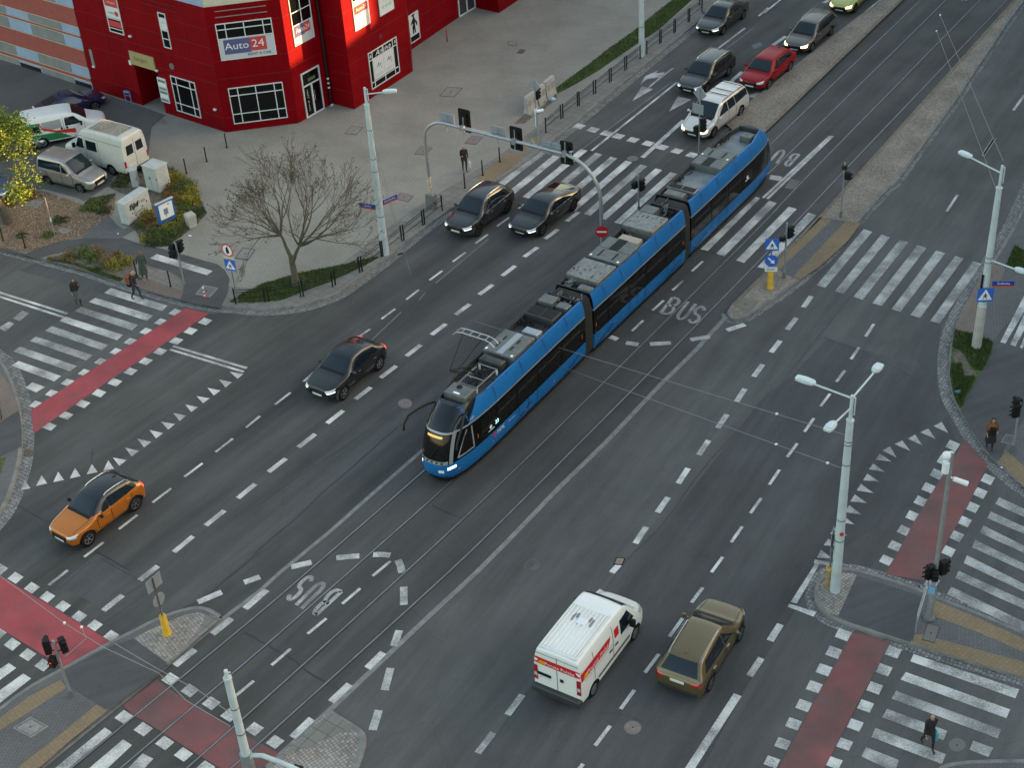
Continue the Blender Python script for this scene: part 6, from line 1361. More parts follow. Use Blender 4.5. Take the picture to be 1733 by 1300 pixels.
def lamp_post(name,label,base,zt,rb,rt,zthick,arms,group='street lamp columns',xy=None,conc=False,bands=(),z0=KZ):
    p=xy or at(*base,z0); o=empty(name,(p.x,p.y,z0),0,label,'street lamp',group); q=Vector((p.x,p.y,z0))
    mb=MB(); mb.tube([(0,0,-.1),(0,0,zthick*.5),(0,0,zthick)],[rb,(rb+rt)/2,rt],20); mb.build('pole',M_POLE,o,smooth=True)
    if conc: mb=MB(); mb.tube([(0,0,0),(0,0,2.3)],[rb+.02,rb+.005],20); mb.build('pole_foot',M_CONC,o,smooth=True)
    mb=MB(); mb.tube([(0,0,zthick),(0,0,zthick+.05)],rt+.02,16); mb.tube([(0,0,zthick),(0,0,zt)],[.07,.06],10); mb.tube([(.12,0,zthick+.25),(.12,0,zt-.1)],.03,8); mb.tube([(0,0,zt-.1),(.12,0,zt-.1)],.03,6); mb.build('bracket',M_POLE,o,smooth=True)
    for b_ in bands: mb=MB(); mb.tube([(0,0,b_),(0,0,b_+.04)],lerp(rb,rt,b_/zthick)+.012,18); mb.build('steel_band',M_STEEL,o)
    for (x,y,z,ln) in arms:
        e=at(x,y,z)-q; e.z=z-z0; s_=Vector((0,0,min(z-z0,zt)-.05)); d=e-s_; d2=Vector((d.x,d.y,0)).normalized()
        mb=MB(); mb.tube([s_,e-d2*ln*.5],.035,8); a_=mb.build('lamp_arm',M_POLE,o,smooth=True)
        mb=MB(); luminaire(mb,e-d2*ln*.55,e+d2*ln*.45,e.z); mb.build('lamp_head',mat('lamp_head_pale',(.52,.60,.62),.4,.1),o)
    return o,q
lpL,LQ=lamp_post('street_lamp','tall pale street lamp with one arm and blue street name signs beside the bare tree','0' and (652,430),9.5,.23,.12,8.55,[(661,155,9.3,.7)],bands=(4.9,5.6,2.3,7.2))
lamp_post('street_lamp','pale lamp column behind the kerb fence, its top cut by the photo edge',(1086,94),9.5,.2,.13,8.5,[(1110,-150,9.3,.7)],bands=(2.0,))
lpM,MQ=lamp_post('street_lamp','tall three headed street lamp on the cobbled island tip',(1413,1000),9.25,.20,.125,8.15,[(1362,645,9.3,.75),(1485,624,9.3,.55),(1405,724,8.9,.6)],bands=(2.6,3.6,6.2,7.1,7.25))
lpR,RQ=lamp_post('street_lamp','tall street lamp with two arms and a crossing sign standing in the small lawn',(1652,588),9.4,.20,.125,8.3,[(1633,262,9.2,.7),(1727,459,4.9,.5)],bands=(2.6,4.6,4.85),conc=True)
pxy=at(382,1136,9.0); pxy.z=KZ
lpB,BQ=lamp_post('street_lamp','pale column with a curved bracket arm cut by the bottom edge','' or (0,0),8.9,.18,.115,8.55,[],xy=pxy,bands=(6.2,7.3))
mb=MB(); za=zof(pxy,1272)-KZ; dd=(at(470,1292,za)-pxy); dd.z=0; dd.normalize()
mb.tube([(0,0,za-.55)+Vector((0,0,0)) if 0 else Vector((0,0,za-.5)),dd*.25+Vector((0,0,za-.1)),dd*.6+Vector((0,0,za+.02)),dd*1.2+Vector((0,0,za-.05)),dd*3.2+Vector((0,0,za-.5))],.075,12); mb.build('bracket_arm',M_POLE,lpB,smooth=True)
mb=MB(); mb.tube([(0,0,za-1.0),(0,0,za-.1)],.19,18); mb.build('clamp',M_GREY,lpB,smooth=True)
mb=MB(); c=dd*1.75+Vector((0,0,za-.2)); mb.box(c,(.3,.3,.12),math.atan2(dd.y,dd.x)); 
for k in range(5): mb.tube([c,c+Vector((math.cos(k*1.2)*.3,math.sin(k*1.2)*.3,-.25))],.03,6)
mb.build('signal_bracket',M_BLKP,lpB)
mb=MB(); mb.box((-.2,-.02,.8),(.12,.14,.22)); mb.build('control_box',M_RD,lpM) if 0 else None
# bits on the three headed lamp
mb=MB(); mb.slab((-.06,-.21,2.95),(1,0,0),(0,0,1),[(0,0),(.14,0),(.14,.15),(0,.15)],-.012); mb.build('red_label',M_SIGNR,lpM)
# ---- traffic lights
def head(mb,lm,c,az,n_=3,board=False,lit=None,s=.215):
    """signal head; az = direction the lenses face (degrees from +X)"""
    f=Vector((math.cos(R(az)),math.sin(R(az)),0)); u=Vector((-f.y,f.x,0)); h=s*n_
    mb.slab(c+f*.12-u*s*.55-Vector((0,0,h/2)),u,(0,0,1),[(0,.03),(.04,0),(s*1.1-.04,0),(s*1.1,.03),(s*1.1,h-.03),(s*1.1-.04,h),(.04,h),(0,h-.03)],-.24)
    if board: mb.slab(c+f*.02-u*.36-Vector((0,0,h/2+.22)),u,(0,0,1),[(0,.06),(.06,0),(.66,0),(.72,.06),(.72,h+.38),(.66,h+.44),(.06,h+.44),(0,h+.38)],.03)
    for k in range(n_):
        q=c+f*.13+Vector((0,0,h/2-s*(k+.5))); 
        pts=[]
        for j in range(9):
            a=math.pi*(-.15+1.3*j/8); pts.append((u*math.cos(a)+Vector((0,0,1))*math.sin(a))*s*.42)
        vs=[q+p_ for p_ in pts]+[q+p_+f*.13 for p_ in pts]; mb.add(vs,[(j,j+1,9+j+1,9+j) for j in range(8)])
        lm.append((q+f*.005,f,k))
def traffic_light(label,base,H,heads,extra=None,z0=KZ,r=.048,name='traffic_light',group='traffic lights',xy=None,cat='traffic light'):
    p=xy or at(*base,z0); o=empty(name,(p.x,p.y,z0),0,label,cat,group)
    mb=MB(); mb.tube([(0,0,-.05),(0,0,H)],r,12); mb.tube([(0,0,0),(0,0,.35)],r+.03,12,1); mb.build('pole',[M_GREY,M_STEEL],o,smooth=True)
    for (z,az,off,oaz,n_,lit) in heads:
        c=Vector((math.cos(R(oaz))*off,math.sin(R(oaz))*off,z)); hm=MB(); lm=[]; head(hm,lm,c,az,n_); h_=hm.build('signal_head',M_BLKP,o)
        for q,f,k in lm:
            l=MB(); l.disc(q,f,.08,.012,14); l.build('lens',mat('lens_red_lit',(.6,.02,.02),.3,emit=(1,.05,.05),es=1.2) if lit==k else mat('lens_dark',(.02,.03,.025),.1),h_)
        b=MB(); b.tube([(0,0,z+.2),c+Vector((0,0,.2))],.02,6); b.tube([(0,0,z-.2),c+Vector((0,0,-.2))],.02,6); b.build('bracket',M_BLK,o)
    return o
traffic_light('black traffic light cluster on a grey pole beside the bike path, near the striped pole',(314,490),2.75,[(2.35,150,.25,150,3,None),(2.45,60,.22,60,3,None),(2.2,200,.2,210,2,None)])
o=traffic_light('traffic light with a diamond sign in front of the white concrete blocks',(909,228),3.4,[(2.55,50,.2,50,3,None)])
def plate(o,c,az,poly,m,t=.012,name='sign_plate',back=None):
    f=Vector((math.cos(R(az)),math.sin(R(az)),0)); u=Vector((-f.y,f.x,0)); mb=MB(); mb.slab(Vector(c),u,(0,0,1),poly,t); s=mb.build(name,m,o)
    return s,f,u
def ngon(r,n_=24,a0=0): return [(r*math.cos(2*math.pi*i/n_+a0),r*math.sin(2*math.pi*i/n_+a0)) for i in range(n_)]
def shape(par,name,c,az,poly,m,off,t=.004):
    f=Vector((math.cos(R(az)),math.sin(R(az)),0)); u=Vector((-f.y,f.x,0)); mb=MB(); mb.slab(Vector(c)+f*off,u,(0,0,1),poly,t); return mb.build(name,m,par)
plate(o,(.0,.0,3.15),50,ngon(.42,4),M_SIGNBACK,.03)
mb=MB(); mb.tube([(0,0,.55),(0,0,1.3)],.075,10); mb.tube([(0,0,1.35),(0,0,1.7)],.09,10); mb.build('stickers',M_WHITE,o)
o=traffic_light('traffic light with a diamond sign and tall black signal between the minivan and the tram',(1183,267),4.3,[(2.1,50,.22,330,4,None),(1.75,50,.2,150,2,None)])
plate(o,(.0,.0,3.95),50,ngon(.45,4),M_SIGNBACK,.03); plate(o,(-.1,.0,3.05),50,[(-.35,-.3),(.35,-.3),(.35,.3),(-.35,.3)],M_SIGNBACK,.02)
traffic_light('slim traffic light standing at the far end of the upper striped crossing',(1081,358),2.2,[(1.65,235,.2,180,2,None),(1.55,50,.2,30,3,None)],z0=0)
traffic_light('slim traffic light on the cobbled median above the tactile paving',(1423,367),3.2,[(2.5,320,.2,320,2,None),(2.95,240,0.0,0,1,None)])
traffic_light('slim traffic light beside the blue arrow sign and yellow bollard',(1327,470),3.15,[(2.55,30,.2,30,3,None),(2.3,200,.2,200,1,None)])
traffic_light('traffic light at the right edge next to the person in the orange jacket',(1713,764),2.6,[(2.2,200,.15,200,3,None),(2.5,120,.1,120,2,None)])
traffic_light('traffic light cluster with one red lamp lit at the lower left island',(121,1180),2.9,[(2.55,300,.28,25,3,None),(2.6,100,.3,170,3,None),(2.0,262,.24,215,2,0)])
# camera pole
o=traffic_light('tall camera pole with black signals and white cameras on the lower right island',(1572,1047),7.9,[(2.45,200,.25,200,3,None),(2.35,260,.2,250,2,None),(2.5,20,.28,10,3,None)],r=.085,name='camera_pole',cat='camera pole')
mb=MB(); mb.ball((-.2,-.05,7.8),.16,12,0,(1,1,1.05)); mb.tube([(0,0,7.9),(-.22,-.05,7.95)],.03,6); mb.build('dome_camera',M_WHITE,o,smooth=True)
mb=MB(); mb.tube([(-.16,-.02,7.05),(-.16,-.02,7.5)],.13,12); mb.tube([(0,0,7.3),(-.16,0,7.3)],.03,6); mb.build('dome_camera',M_WHITE,o,smooth=True)
mb=MB(); mb.tube([(.15,-.05,6.75),(.62,-.2,6.6)],[.09,.10],10); mb.tube([(0,0,6.8),(.2,-.06,6.76)],.03,6); mb.build('bullet_camera',M_WHITE,o,smooth=True)
mb=MB(); mb.box((0,0,.04),(.4,.4,.04)); 
for a in (-1,1):
    for b in (-1,1): mb.tube([(a*.15,b*.15,.04),(a*.15,b*.15,.12)],.03,6)
mb.build('base_plate',M_STEEL,o)
mb=MB(); mb.tube([(0,0,.06),(0,0,1.75)],.13,14); mb.build('pole_sleeve',M_GREY,o,smooth=True)
shape(o,'small_sign',(0,0,1.55),235,[(-.12,-.18),(.12,-.18),(.12,.18),(-.12,.18)],mat('light_blue_sign',(.12,.35,.55),.4),.14)
# railing beside it
a=at(1549,1072,KZ); b=at(1568,1008,KZ); ra=empty('guard_railing',((a.x+b.x)/2,(a.y+b.y)/2,KZ),0,'galvanised guard railing beside the camera pole','railing'); c_=(a+b)/2; c_.z=KZ; d=(b-a)/2
mb=MB(); hgt_=1.0
pts=[-d,-d+Vector((0,0,hgt_-.12)),-d*.88+Vector((0,0,hgt_)),d*.88+Vector((0,0,hgt_)),d+Vector((0,0,hgt_-.12)),d]; mb.tube(pts,.03,8); mb.build('frame',M_GREY,ra,smooth=True)
mb=MB(); mb.tube([-d+Vector((0,0,.5)),d+Vector((0,0,.5))],.022,8); mb.build('mid_rail',M_GREY,ra,smooth=True)
# ---- signs
def man(par,c,az,off,s=1.):
    pls=[[(-.05,.10),(.05,.10),(.06,-.02),(-.05,-.02)],[(-.05,-.02),(.02,-.02),(-.09,-.24),(-.14,-.22)],[(-.01,-.02),(.06,-.02),(.14,-.24),(.09,-.25)],[(-.05,.09),(-.03,.05),(-.14,-.03),(-.16,.0)],[(.05,.09),(.03,.04),(.13,-.04),(.15,.0)]]
    f=Vector((math.cos(R(az)),math.sin(R(az)),0)); u=Vector((-f.y,f.x,0)); mb=MB()
    for p_ in pls: mb.slab(Vector(c)+f*off,u,(0,0,1),[(x*s,y*s) for x,y in p_],.004)
    mb.slab(Vector(c)+f*off+Vector((0,0,.15*s)),u,(0,0,1),ngon(.045*s,10),.004); mb.build('walking_figure',M_BLKP,par)
def cross_sign(o,c,az,s=.72):
    h=s/2; q,f,u=plate(o,c,az,[(-h,-h),(h,-h),(h,h),(-h,h)],M_SIGNB,.015,'crossing_sign'); shape(q,'triangle',c,az,[(-h*.88,-h*.72),(h*.88,-h*.72),(0,h*.86)],M_WHITE,.016); man(q,(c[0],c[1],c[2]-.06*s),az,.022,s*.95)
p=at(1303,487,KZ); o=empty('sign_bollard',(p.x,p.y,KZ),0,'yellow bollard with blue crossing and arrow signs on the median tip','traffic sign','signs on yellow bollards')
def ybol(o):
    mb=MB(); mb.tube([(0,0,0),(0,0,.05),(0,0,.12),(0,0,.95),(0,0,1.0)],[.19,.19,.15,.135,.11],18); mb.build('bollard',M_YEL,o,smooth=True)
ybol(o); mb=MB(); mb.tube([(0,0,.9),(0,0,2.75)],.035,8); mb.build('post',M_STEEL,o)
AZF=262
cross_sign(o,(0,-.05,2.5),AZF,.66)
q,f,u=plate(o,(0,-.05,1.60),AZF,ngon(.33),M_SIGNB,.015,'arrow_sign'); 
def arrow(par,c,az,off,s,ang,m):
    pl=[(-.75,-.13),(.15,-.13),(.15,-.42),(.78,0),(.15,.42),(.15,.13),(-.75,.13)]; a=R(ang); shape(par,'arrow',c,az,[((x*math.cos(a)-y*math.sin(a))*s,(x*math.sin(a)+y*math.cos(a))*s) for x,y in pl],m,off)
arrow(q,(0,-.05,1.60),AZF,.018,.30,-45,M_WHITE)
q,f,u=plate(o,(0,-.05,1.10),AZF,[(-.3,-.12),(.3,-.12),(.3,.12),(-.3,.12)],M_WHITE,.015,'supplementary_plate')
mb=MB(); mb.slab(Vector((0,-.05,1.14))+f*.017,u,(0,0,1),[(-.22,-.01),(.22,-.01),(.22,.02),(-.22,.02)],.003); mb.slab(Vector((0,-.05,1.07))+f*.017,u,(0,0,1),[(-.22,-.01),(.16,-.01),(.16,.02),(-.22,.02)],.003); mb.build('small_print',M_STEEL,q)
# crossing sign on the right lamp
cross_sign(lpR,(-.02,-.24,3.15-KZ),AZF+6,.72)
def street_sign(o,z,az0,flip,txt,off=.3,zl=0):
    """blue board with red lower strip, arm direction az0"""
    d=Vector((math.cos(R(az0)),math.sin(R(az0)),0)); n_=Vector((d.y,-d.x,0)); 
    if n_.y>0: n_=-n_
    uu=d if d.cross(Vector((0,0,1))).dot(n_)>0 else -d
    c=d*(off+.48)+Vector((0,0,z)); mb=MB(); mb.slab(c-uu*.48-Vector((0,0,.07))-n_*.01,uu,(0,0,1),[(0,0),(.96,0),(.96,.22),(0,.22)],.02); s=mb.build('street_name_sign',mat('enamel_blue',(.01,.045,.30),.4),o)
    mb=MB(); mb.slab(c-uu*.48-Vector((0,0,.15))-n_*.01,uu,(0,0,1),[(0,0),(.96,0),(.96,.075),(0,.075)],.02); mb.build('sign_strip',mat('enamel_orange_red',(.55,.08,.02),.4),s)
    t=MB(); textmb(t,txt,c+Vector((0,0,.04))+n_*.012,uu,(0,0,1),.17,0,.004); t.build('lettering',M_WHITE,s)
street_sign(lpR,3.45,-8,0,'Sudecka'); street_sign(lpR,4.2,62,0,'Sucha',off=.15)
street_sign(lpL,2.95,38,0,'Swobodna',off=.2); street_sign(lpL,2.75,155,0,'Sucha',off=.2)
mb=MB(); mb.tube([(-.2,-.1,3.3),(-.2,-.1,4.0)],.05,8); mb.build('signal_box',M_BLKP,lpR)
# other sign on yellow bollard, lower left
p=at(283,1073,KZ); o=empty('sign_bollard',(p.x,p.y,KZ),0,'yellow bollard with a leaning post of signs on the cobbled island tip','traffic sign','signs on yellow bollards'); ybol(o)
mb=MB(); mb.tube([(0,0,.9),(0,0,2.9)],.035,8); mb.build('post',mat('post_brown',(.10,.075,.07),.6),o)
plate(o,(-.0,.05,2.6),145,[(-.38,-.3),(.38,-.3),(.38,.3),(-.38,.3)],M_SIGNBACK,.015,'sign_plate'); plate(o,(.02,.04,1.75),145,ngon(.3),M_SIGNBACK,.015,'round_sign'); plate(o,(.02,.02,1.2),200,[(-.28,-.2),(.28,-.2),(.28,.2),(-.28,.2)],M_SIGNBACK,.015,'small_plate')
# sign post beside the grass
p=at(403,515,KZ); o=empty('traffic_sign',(p.x,p.y,KZ),0,'post with round red ringed lorry ban sign above a blue crossing sign','traffic sign'); mb=MB(); mb.tube([(0,0,0),(0,0,3.5)],.03,8); mb.build('post',M_STEEL,o)
AZ=235
q,f,u=plate(o,(-.0,-.05,3.2),AZ,ngon(.36,28),M_SIGNR,.012,'round_sign'); shape(q,'sign_face',(0,-.05,3.2),AZ,ngon(.29,28),M_WHITE,.013); shape(q,'lorry_symbol',(0,-.05,3.2),AZ,[(-.05,-.2),(.1,-.14),(.1,.06),(.06,.1),(.07,.2),(-.0,.22),(-.08,.1),(-.1,-.1)],M_BLKP,.018)
cross_sign(o,(.0,-.05,2.35),AZ+10,.62); plate(o,(0,-.05,2.78),AZ+10,[(-.3,-.07),(.3,-.07),(.3,.07),(-.3,.07)],mat('cream_plate',(.55,.5,.4),.5),.012,'supplementary_plate')
# red and white delineator
p=at(347,504,KZ); o=empty('delineator',(p.x,p.y,KZ),0,'small red and white striped flexible post beside the manhole','bollard'); mb=MB()
for k in range(6): mb.tube([(0,0,.11*k),(0,0,.11*k+.11)],.045,12,k%2)
mb.tube([(0,0,0),(0,0,.04)],.09,12,0); mb.build('post',[M_SIGNR,M_WHITE],o)
# ---- signal gantry
a=at(731,352,KZ); b=at(1019,418,0); o=empty('signal_gantry',(a.x,a.y,KZ),0,'grey arched gantry carrying three black signal boards over the road','gantry'); A_=Vector((a.x,a.y,KZ)); Bv=Vector((b.x,b.y,0))-A_; d=Vector((Bv.x,Bv.y,0)); L_=d.length; d.normalize(); n_=Vector((-d.y,d.x,0)); ZG_=4.95; ZL_=.50
mb=MB(); pts=[Vector((0,0,0)),Vector((0,0,2.0)),Vector((0,0,ZG_-1.3))]
for t in range(1,7): a_=t/6*math.pi/2; pts.append(d*1.3*(1-math.cos(a_))+Vector((0,0,ZG_-1.3+1.3*math.sin(a_))))
RR=2.3
pts.append(d*(L_-RR)+Vector((0,0,ZG_)))
for t in range(1,9): a_=t/8*math.pi/2; pts.append(d*(L_-RR+RR*math.sin(a_))+Vector((0,0,ZG_-RR+RR*math.cos(a_))))
pts.append(d*L_+Vector((0,0,-.1))); mb.tube(pts,.095,14); mb.build('frame',M_GREY,o,smooth=True)
mb=MB(); mb.box((0,0,.45),(.5,.35,.9),math.atan2(d.y,d.x),bev=.02); mb.build('control_cabinet',M_STEEL,o)
mb=MB(); mb.tube([(0,0,.9),(0,0,1.9)],.105,14); mb.build('sticker_wrap',mat('sticker_tan',(.5,.4,.3),.7,noise=(9,.5)),o,smooth=True)
def beamx(px):
    best=0
    for k in range(400):
        s=L_*k/400; q=A_+d*s+Vector((0,0,ZG_))
        if proj(q)[0]<px: best=s
    return best
azf=math.degrees(math.atan2(n_.y,n_.x))
for px,dz in ((785,.28),(871,.0),(956,-.12)):
    s=beamx(px); c=d*s+Vector((0,0,ZG_+.05+dz))+n_*.18; hm=MB(); lm=[]; head(hm,lm,c,azf,3,True,s=.29); h_=hm.build('signal_head',M_BLKP,o)
    for q,f,k in lm: l=MB(); l.disc(q,f,.12,.012,14); l.build('lens',mat('lens_dark',(.02,.03,.025),.1),h_)
    mb=MB(); mb.box(d*s+Vector((0,0,ZG_)),(.22,.3,.3),math.atan2(d.y,d.x)); mb.tube([d*s+Vector((0,0,ZG_-.5)),d*s+n_*.05+Vector((0,0,ZG_+.6))],.03,6); mb.build('bracket',M_GREY,o)
for px,w_,h_,dz in ((757,.85,.7,.15),(843,.85,.7,.15),(932,1.1,.72,.0)):
    s=beamx(px); mb=MB(); mb.slab(d*(s-w_/2)+n_*.12+Vector((0,0,ZG_-h_*.45+dz)),d,(0,0,1),[(0,0),(w_,0),(w_,h_),(0,h_)],.02); q=mb.build('sign_plate',M_SIGNBACK,o); mb=MB(); mb.tube([d*s+Vector((0,0,ZG_-.45)),d*s+Vector((0,0,ZG_+.45))],.03,6); mb.build('bracket',M_GREY,q)
s=beamx(899); mb=MB(); mb.slab(d*s+n_*.12+Vector((0,0,ZG_-.2)),d,(0,0,1),[(-.32,0),(.32,0),(0,.55)],.02); mb.build('triangular_sign',M_SIGNBACK,o)
s=beamx(912); mb=MB(); mb.tube([d*s+Vector((0,0,ZG_)),d*s+Vector((0,0,ZG_+2.0))],.06,8); mb.tube([d*s+Vector((0,0,ZG_+2.0)),d*s+Vector((.35,.05,ZG_+2.05))],.08,8,1); mb.build('detector_mast',[M_GREY,M_WHITE],o)
s=L_-RR+.7; mb=MB(); mb.tube([d*s+Vector((0,0,ZG_-.1)),d*s+Vector((0,0,ZG_+.15))],.05,8); mb.tube([d*s+Vector((-.1,0,ZG_+.15)),d*s+Vector((.12,0,ZG_+.18))],.05,8); mb.build('detector_head',M_GREY,o)
for ch in [q for q in bpy.data.objects if q.type=='MESH' and (q.parent==o or (q.parent and q.parent.parent==o))]:
    for v in ch.data.vertices:
        t=max(0,min(1,1-(v.co.x*d.x+v.co.y*d.y)/(L_-RR))); v.co.z+=ZL_*t*max(0,min(1,(v.co.z-1.5)/2.5))
c=d*(L_+.0)+Vector((0,0,2.35))-n_*.12; uu=Vector((1,0,0)); AZN=262; cc=(c.x,c.y,c.z-.0)
zne=zof((A_+d*L_),390); cc=(d.x*L_,d.y*L_-.12,zne-KZ); q,f,u=plate(o,cc,AZN,ngon(.34,28),M_SIGNR,.015,'no_entry_sign'); shape(q,'white_bar',cc,AZN,[(-.26,-.05),(.26,-.05),(.26,.05),(-.26,.05)],M_WHITE,.017)
# ---- bollards
bols=[((846,274),'black bollard by the upper crossing, nearest the gantry signs'),((817,296.5),'black bollard between the woman and the crossing tactile strip'),((787,318),'black bollard just behind the kerb fence end near the waiting woman'),((384,249.6),'black bollard close to the red building corner'),((350,273),'black bollard on the plaza left of the bare tree crown'),((315.6,293),'black bollard by the yellow flower bed'),((232,467),'black bollard touching the green coat of the walking person'),((289,485),'black bollard on the pink paving next to the signal pole'),((6,407.6),'black bollard at the left edge of the mulch bed'),((43,419.5),'black bollard in the mulch bed next to the left edge one'),((924,223.4),'black bollard beside the sign with white stickers'),((1184,8),'black bollard by the top edge beside the dark sedan')]
proto=None
def copy_tree(o,parent=None):
    c=o.copy(); COL.objects.link(c); c.parent=parent
    for ch in list(o.children): copy_tree(ch,c)
    return c
for i,(b_,lab) in enumerate(bols):
    p=at(*b_,KZ)
    if proto is None:
        proto=empty('bollard',(p.x,p.y,KZ),0,lab,'bollard','black bollards'); mb=MB(); mb.tube([(0,0,0),(0,0,.93),(0,0,.96)],[.038,.038,.02],12); mb.build('post',M_BLK,proto,smooth=True); mb=MB(); mb.tube([(0,0,0),(0,0,.02)],.08,12); mb.build('base_flange',M_BLK,proto)
    else: c=copy_tree(proto); c.location=(p.x,p.y,KZ); c['label']=lab
p=at(757,70.3,KZ); o=empty('marker_post',(p.x,p.y,KZ),0,'short red topped black post in front of the red facade','bollard'); mb=MB(); mb.tube([(0,0,0),(0,0,.35)],.035,10,0); mb.tube([(0,0,.35),(0,0,.85)],.04,10,1); mb.build('post',[M_BLK,M_SIGNR],o)
for b_,lab in (((1729,880),'x'),): pass
# ---- kerb fence panels
def fence(a,b,lab,grp='black kerb fence panels'):
    A=at(*a,KZ); B=at(*b,KZ); o=empty('kerb_fence',(A.x,A.y,KZ),0,lab,'fence',grp); v=B-A; v.z=0
    for q in (Vector((0,0,0)),v): mb=MB(); mb.box((q.x,q.y,.47),(.06,.06,.94),math.atan2(v.y,v.x)); mb.build('post',M_BLK,o)
    for z in (.82,.68,.35): mb=MB(); mb.tube([Vector((0,0,z)),v+Vector((0,0,z))],.02,6); mb.build('rail',M_BLK,o)
FB=QQ('b2','-120,765 75,755 100,750 312,720 330,715 525,652 543,640 705,556 722,550 850,450 862,447 985,346 1000,340 1125,242 1138,234 1255,142 1270,132 1385,45')
FB[0]=(399,514.5)
w8=['first','second','third','fourth','fifth','sixth','seventh','eighth','ninth','tenth']
for i in range(8): fence(FB[2*i],FB[2*i+1],f'{w8[i]} black tube fence panel along the kerb counting from the lorry ban sign')
FC=QQ('a3','252,880 352,792 366,785 464,707 475,702 570,628 584,622 676,548 688,540 778,468 790,460 880,390 925,358 1010,290 1020,283 1105,218 1115,212 1200,145 1210,140 1292,75')
for i in range(10): fence(FC[2*i],FC[2*i+1],f'{w8[i]} black fence panel along the grass strip counting from the upper crossing')
# ---- concrete blocks, cabinets, board, bin
def frame_obj(name,label,cat,a,b,z0=KZ,group=None):
    """object frame from two ground photo points along its front bottom edge"""
    A=at(*a,z0); B=at(*b,z0); v=B-A; o=empty(name,((A.x+B.x)/2,(A.y+B.y)/2,z0),math.atan2(v.y,v.x),label,cat,group); return o,v.length
def barrier(a,b,lab,hh=1.05,dep=.28):
    o,L=frame_obj('concrete_block',lab,'barrier',a,b,group='pale concrete blocks'); mb=MB()
    vs=[(-L/2,0,0),(-L/2,dep*1.6,0),(-L/2,dep*1.3,hh*.35),(-L/2,dep*1.2,hh),(-L/2,dep*.35,hh),(-L/2,dep*.3,hh*.35)]; n=len(vs); v2=[(L/2,y,z) for x,y,z in vs]
    mb.add(vs+v2,[tuple(range(n)),tuple(range(2*n-1,n-1,-1))]+[(i,(i+1)%n,n+(i+1)%n,n+i) for i in range(n)]); b_=mb.build('block',M_CONC,o)
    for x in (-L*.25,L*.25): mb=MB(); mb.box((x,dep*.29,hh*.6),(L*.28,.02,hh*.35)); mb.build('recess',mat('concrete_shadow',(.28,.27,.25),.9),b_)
    return b_,o,L
b_,o,L=barrier((896,194),(912,182),'pale concrete block with violet scribble, nearest the traffic light',1.1)
mb=MB(); random.seed(1)
for k in range(5): mb.tube([(-L/2-.004,.1+.08*math.sin(k*2.3),.9-.12*k),(-L/2-.004,.32-.06*math.cos(k),.84-.12*k)],.012,5)
mb.build('scribble',mat('violet_paint',(.08,.05,.22),.6),b_)
barrier((914,180),(926,170),'middle pale concrete block of the row beside the kerb fence',1.1); barrier((928,169),(942,157),'ribbed pale concrete block at the far end of the row',1.15)
def cabinet(a,b,dep,hh,lab,slope=.08,doors=2,graf=False):
    o,L=frame_obj('utility_cabinet',lab,'utility cabinet',a,b,group='grey street cabinets'); m_=mat('cabinet_grp',(.42,.45,.45),.6,noise=(3,.12))
    mb=MB(); mb.box((0,dep/2,.05),(L-.04,dep-.04,.14)); mb.build('plinth',M_STEEL,o)
    mb=MB(); mb.box((0,dep/2,.12+hh/2),(L,dep,hh),bev=.015); b_=mb.build('housing',m_,o)
    mb=MB(); mb.box((0,dep/2,.12+hh+.03),(L+.08,dep+.08,.07),bev=.02); mb.build('lid',m_,o)
    for k in range(doors):
        x=-L/2+L*(k+.5)/doors; mb=MB(); mb.box((x,-.008,.12+hh*.5),(L/doors-.05,.02,hh-.12)); dd_=mb.build('door',m_,o); mb=MB(); mb.box((x+L/doors*.35,-.03,.12+hh*.55),(.04,.03,.14)); mb.build('handle',M_BLK,dd_)
    return o,L,b_
cabinet((219,384),(258,357),.55,1.25,'long pale cabinet covered in black graffiti beside the paved strip',doors=1)
o=COL.objects[-1]; 
gr=None
for ob in bpy.data.objects:
    if ob.get('label','').startswith('long pale cabinet'): gr=ob
L=(at(219,384,KZ)-at(258,357,KZ)).length; mb=MB(); random.seed(5)
for k in range(13):
    x=-L*.33+k*L*.028; y=-.024; z=1.0+random.uniform(-.05,.05); pts=[(x,y,z)]
    for _ in range(5): pts.append((x+random.uniform(-.07,.07),y,z+random.uniform(-.17,.17)))
    mb.tube(pts,.016,5)
for k in range(10):
    x=L*.10+random.uniform(-.08,.28); pts=[(x+math.cos(a)*.13*random.uniform(.6,1.1),-.024,.98+math.sin(a)*.08) for a in (0,1.2,2.4,3.6,4.8,6)]
    if k<3: mb.tube(pts,.009,5)
for k in range(46):
    x=random.uniform(-L*.36,L*.2); z=random.uniform(.38,.78); mb.tube([(x,-.024,z),(x+random.uniform(-.05,.06),-.024,z+random.uniform(-.08,.08)),(x+random.uniform(-.06,.08),-.024,z+random.uniform(-.05,.05))],.0065,4)
mb.build('graffiti',mat('graffiti_black',(.02,.02,.022),.6),gr)
cabinet((249,322),(272,329),.9,1.45,'tall grey cabinet with two doors behind the graffiti cabinet'); 
cabinet((225,320),(236,319),.4,1.0,'small narrow grey cabinet left of the tall two door cabinet',doors=1)
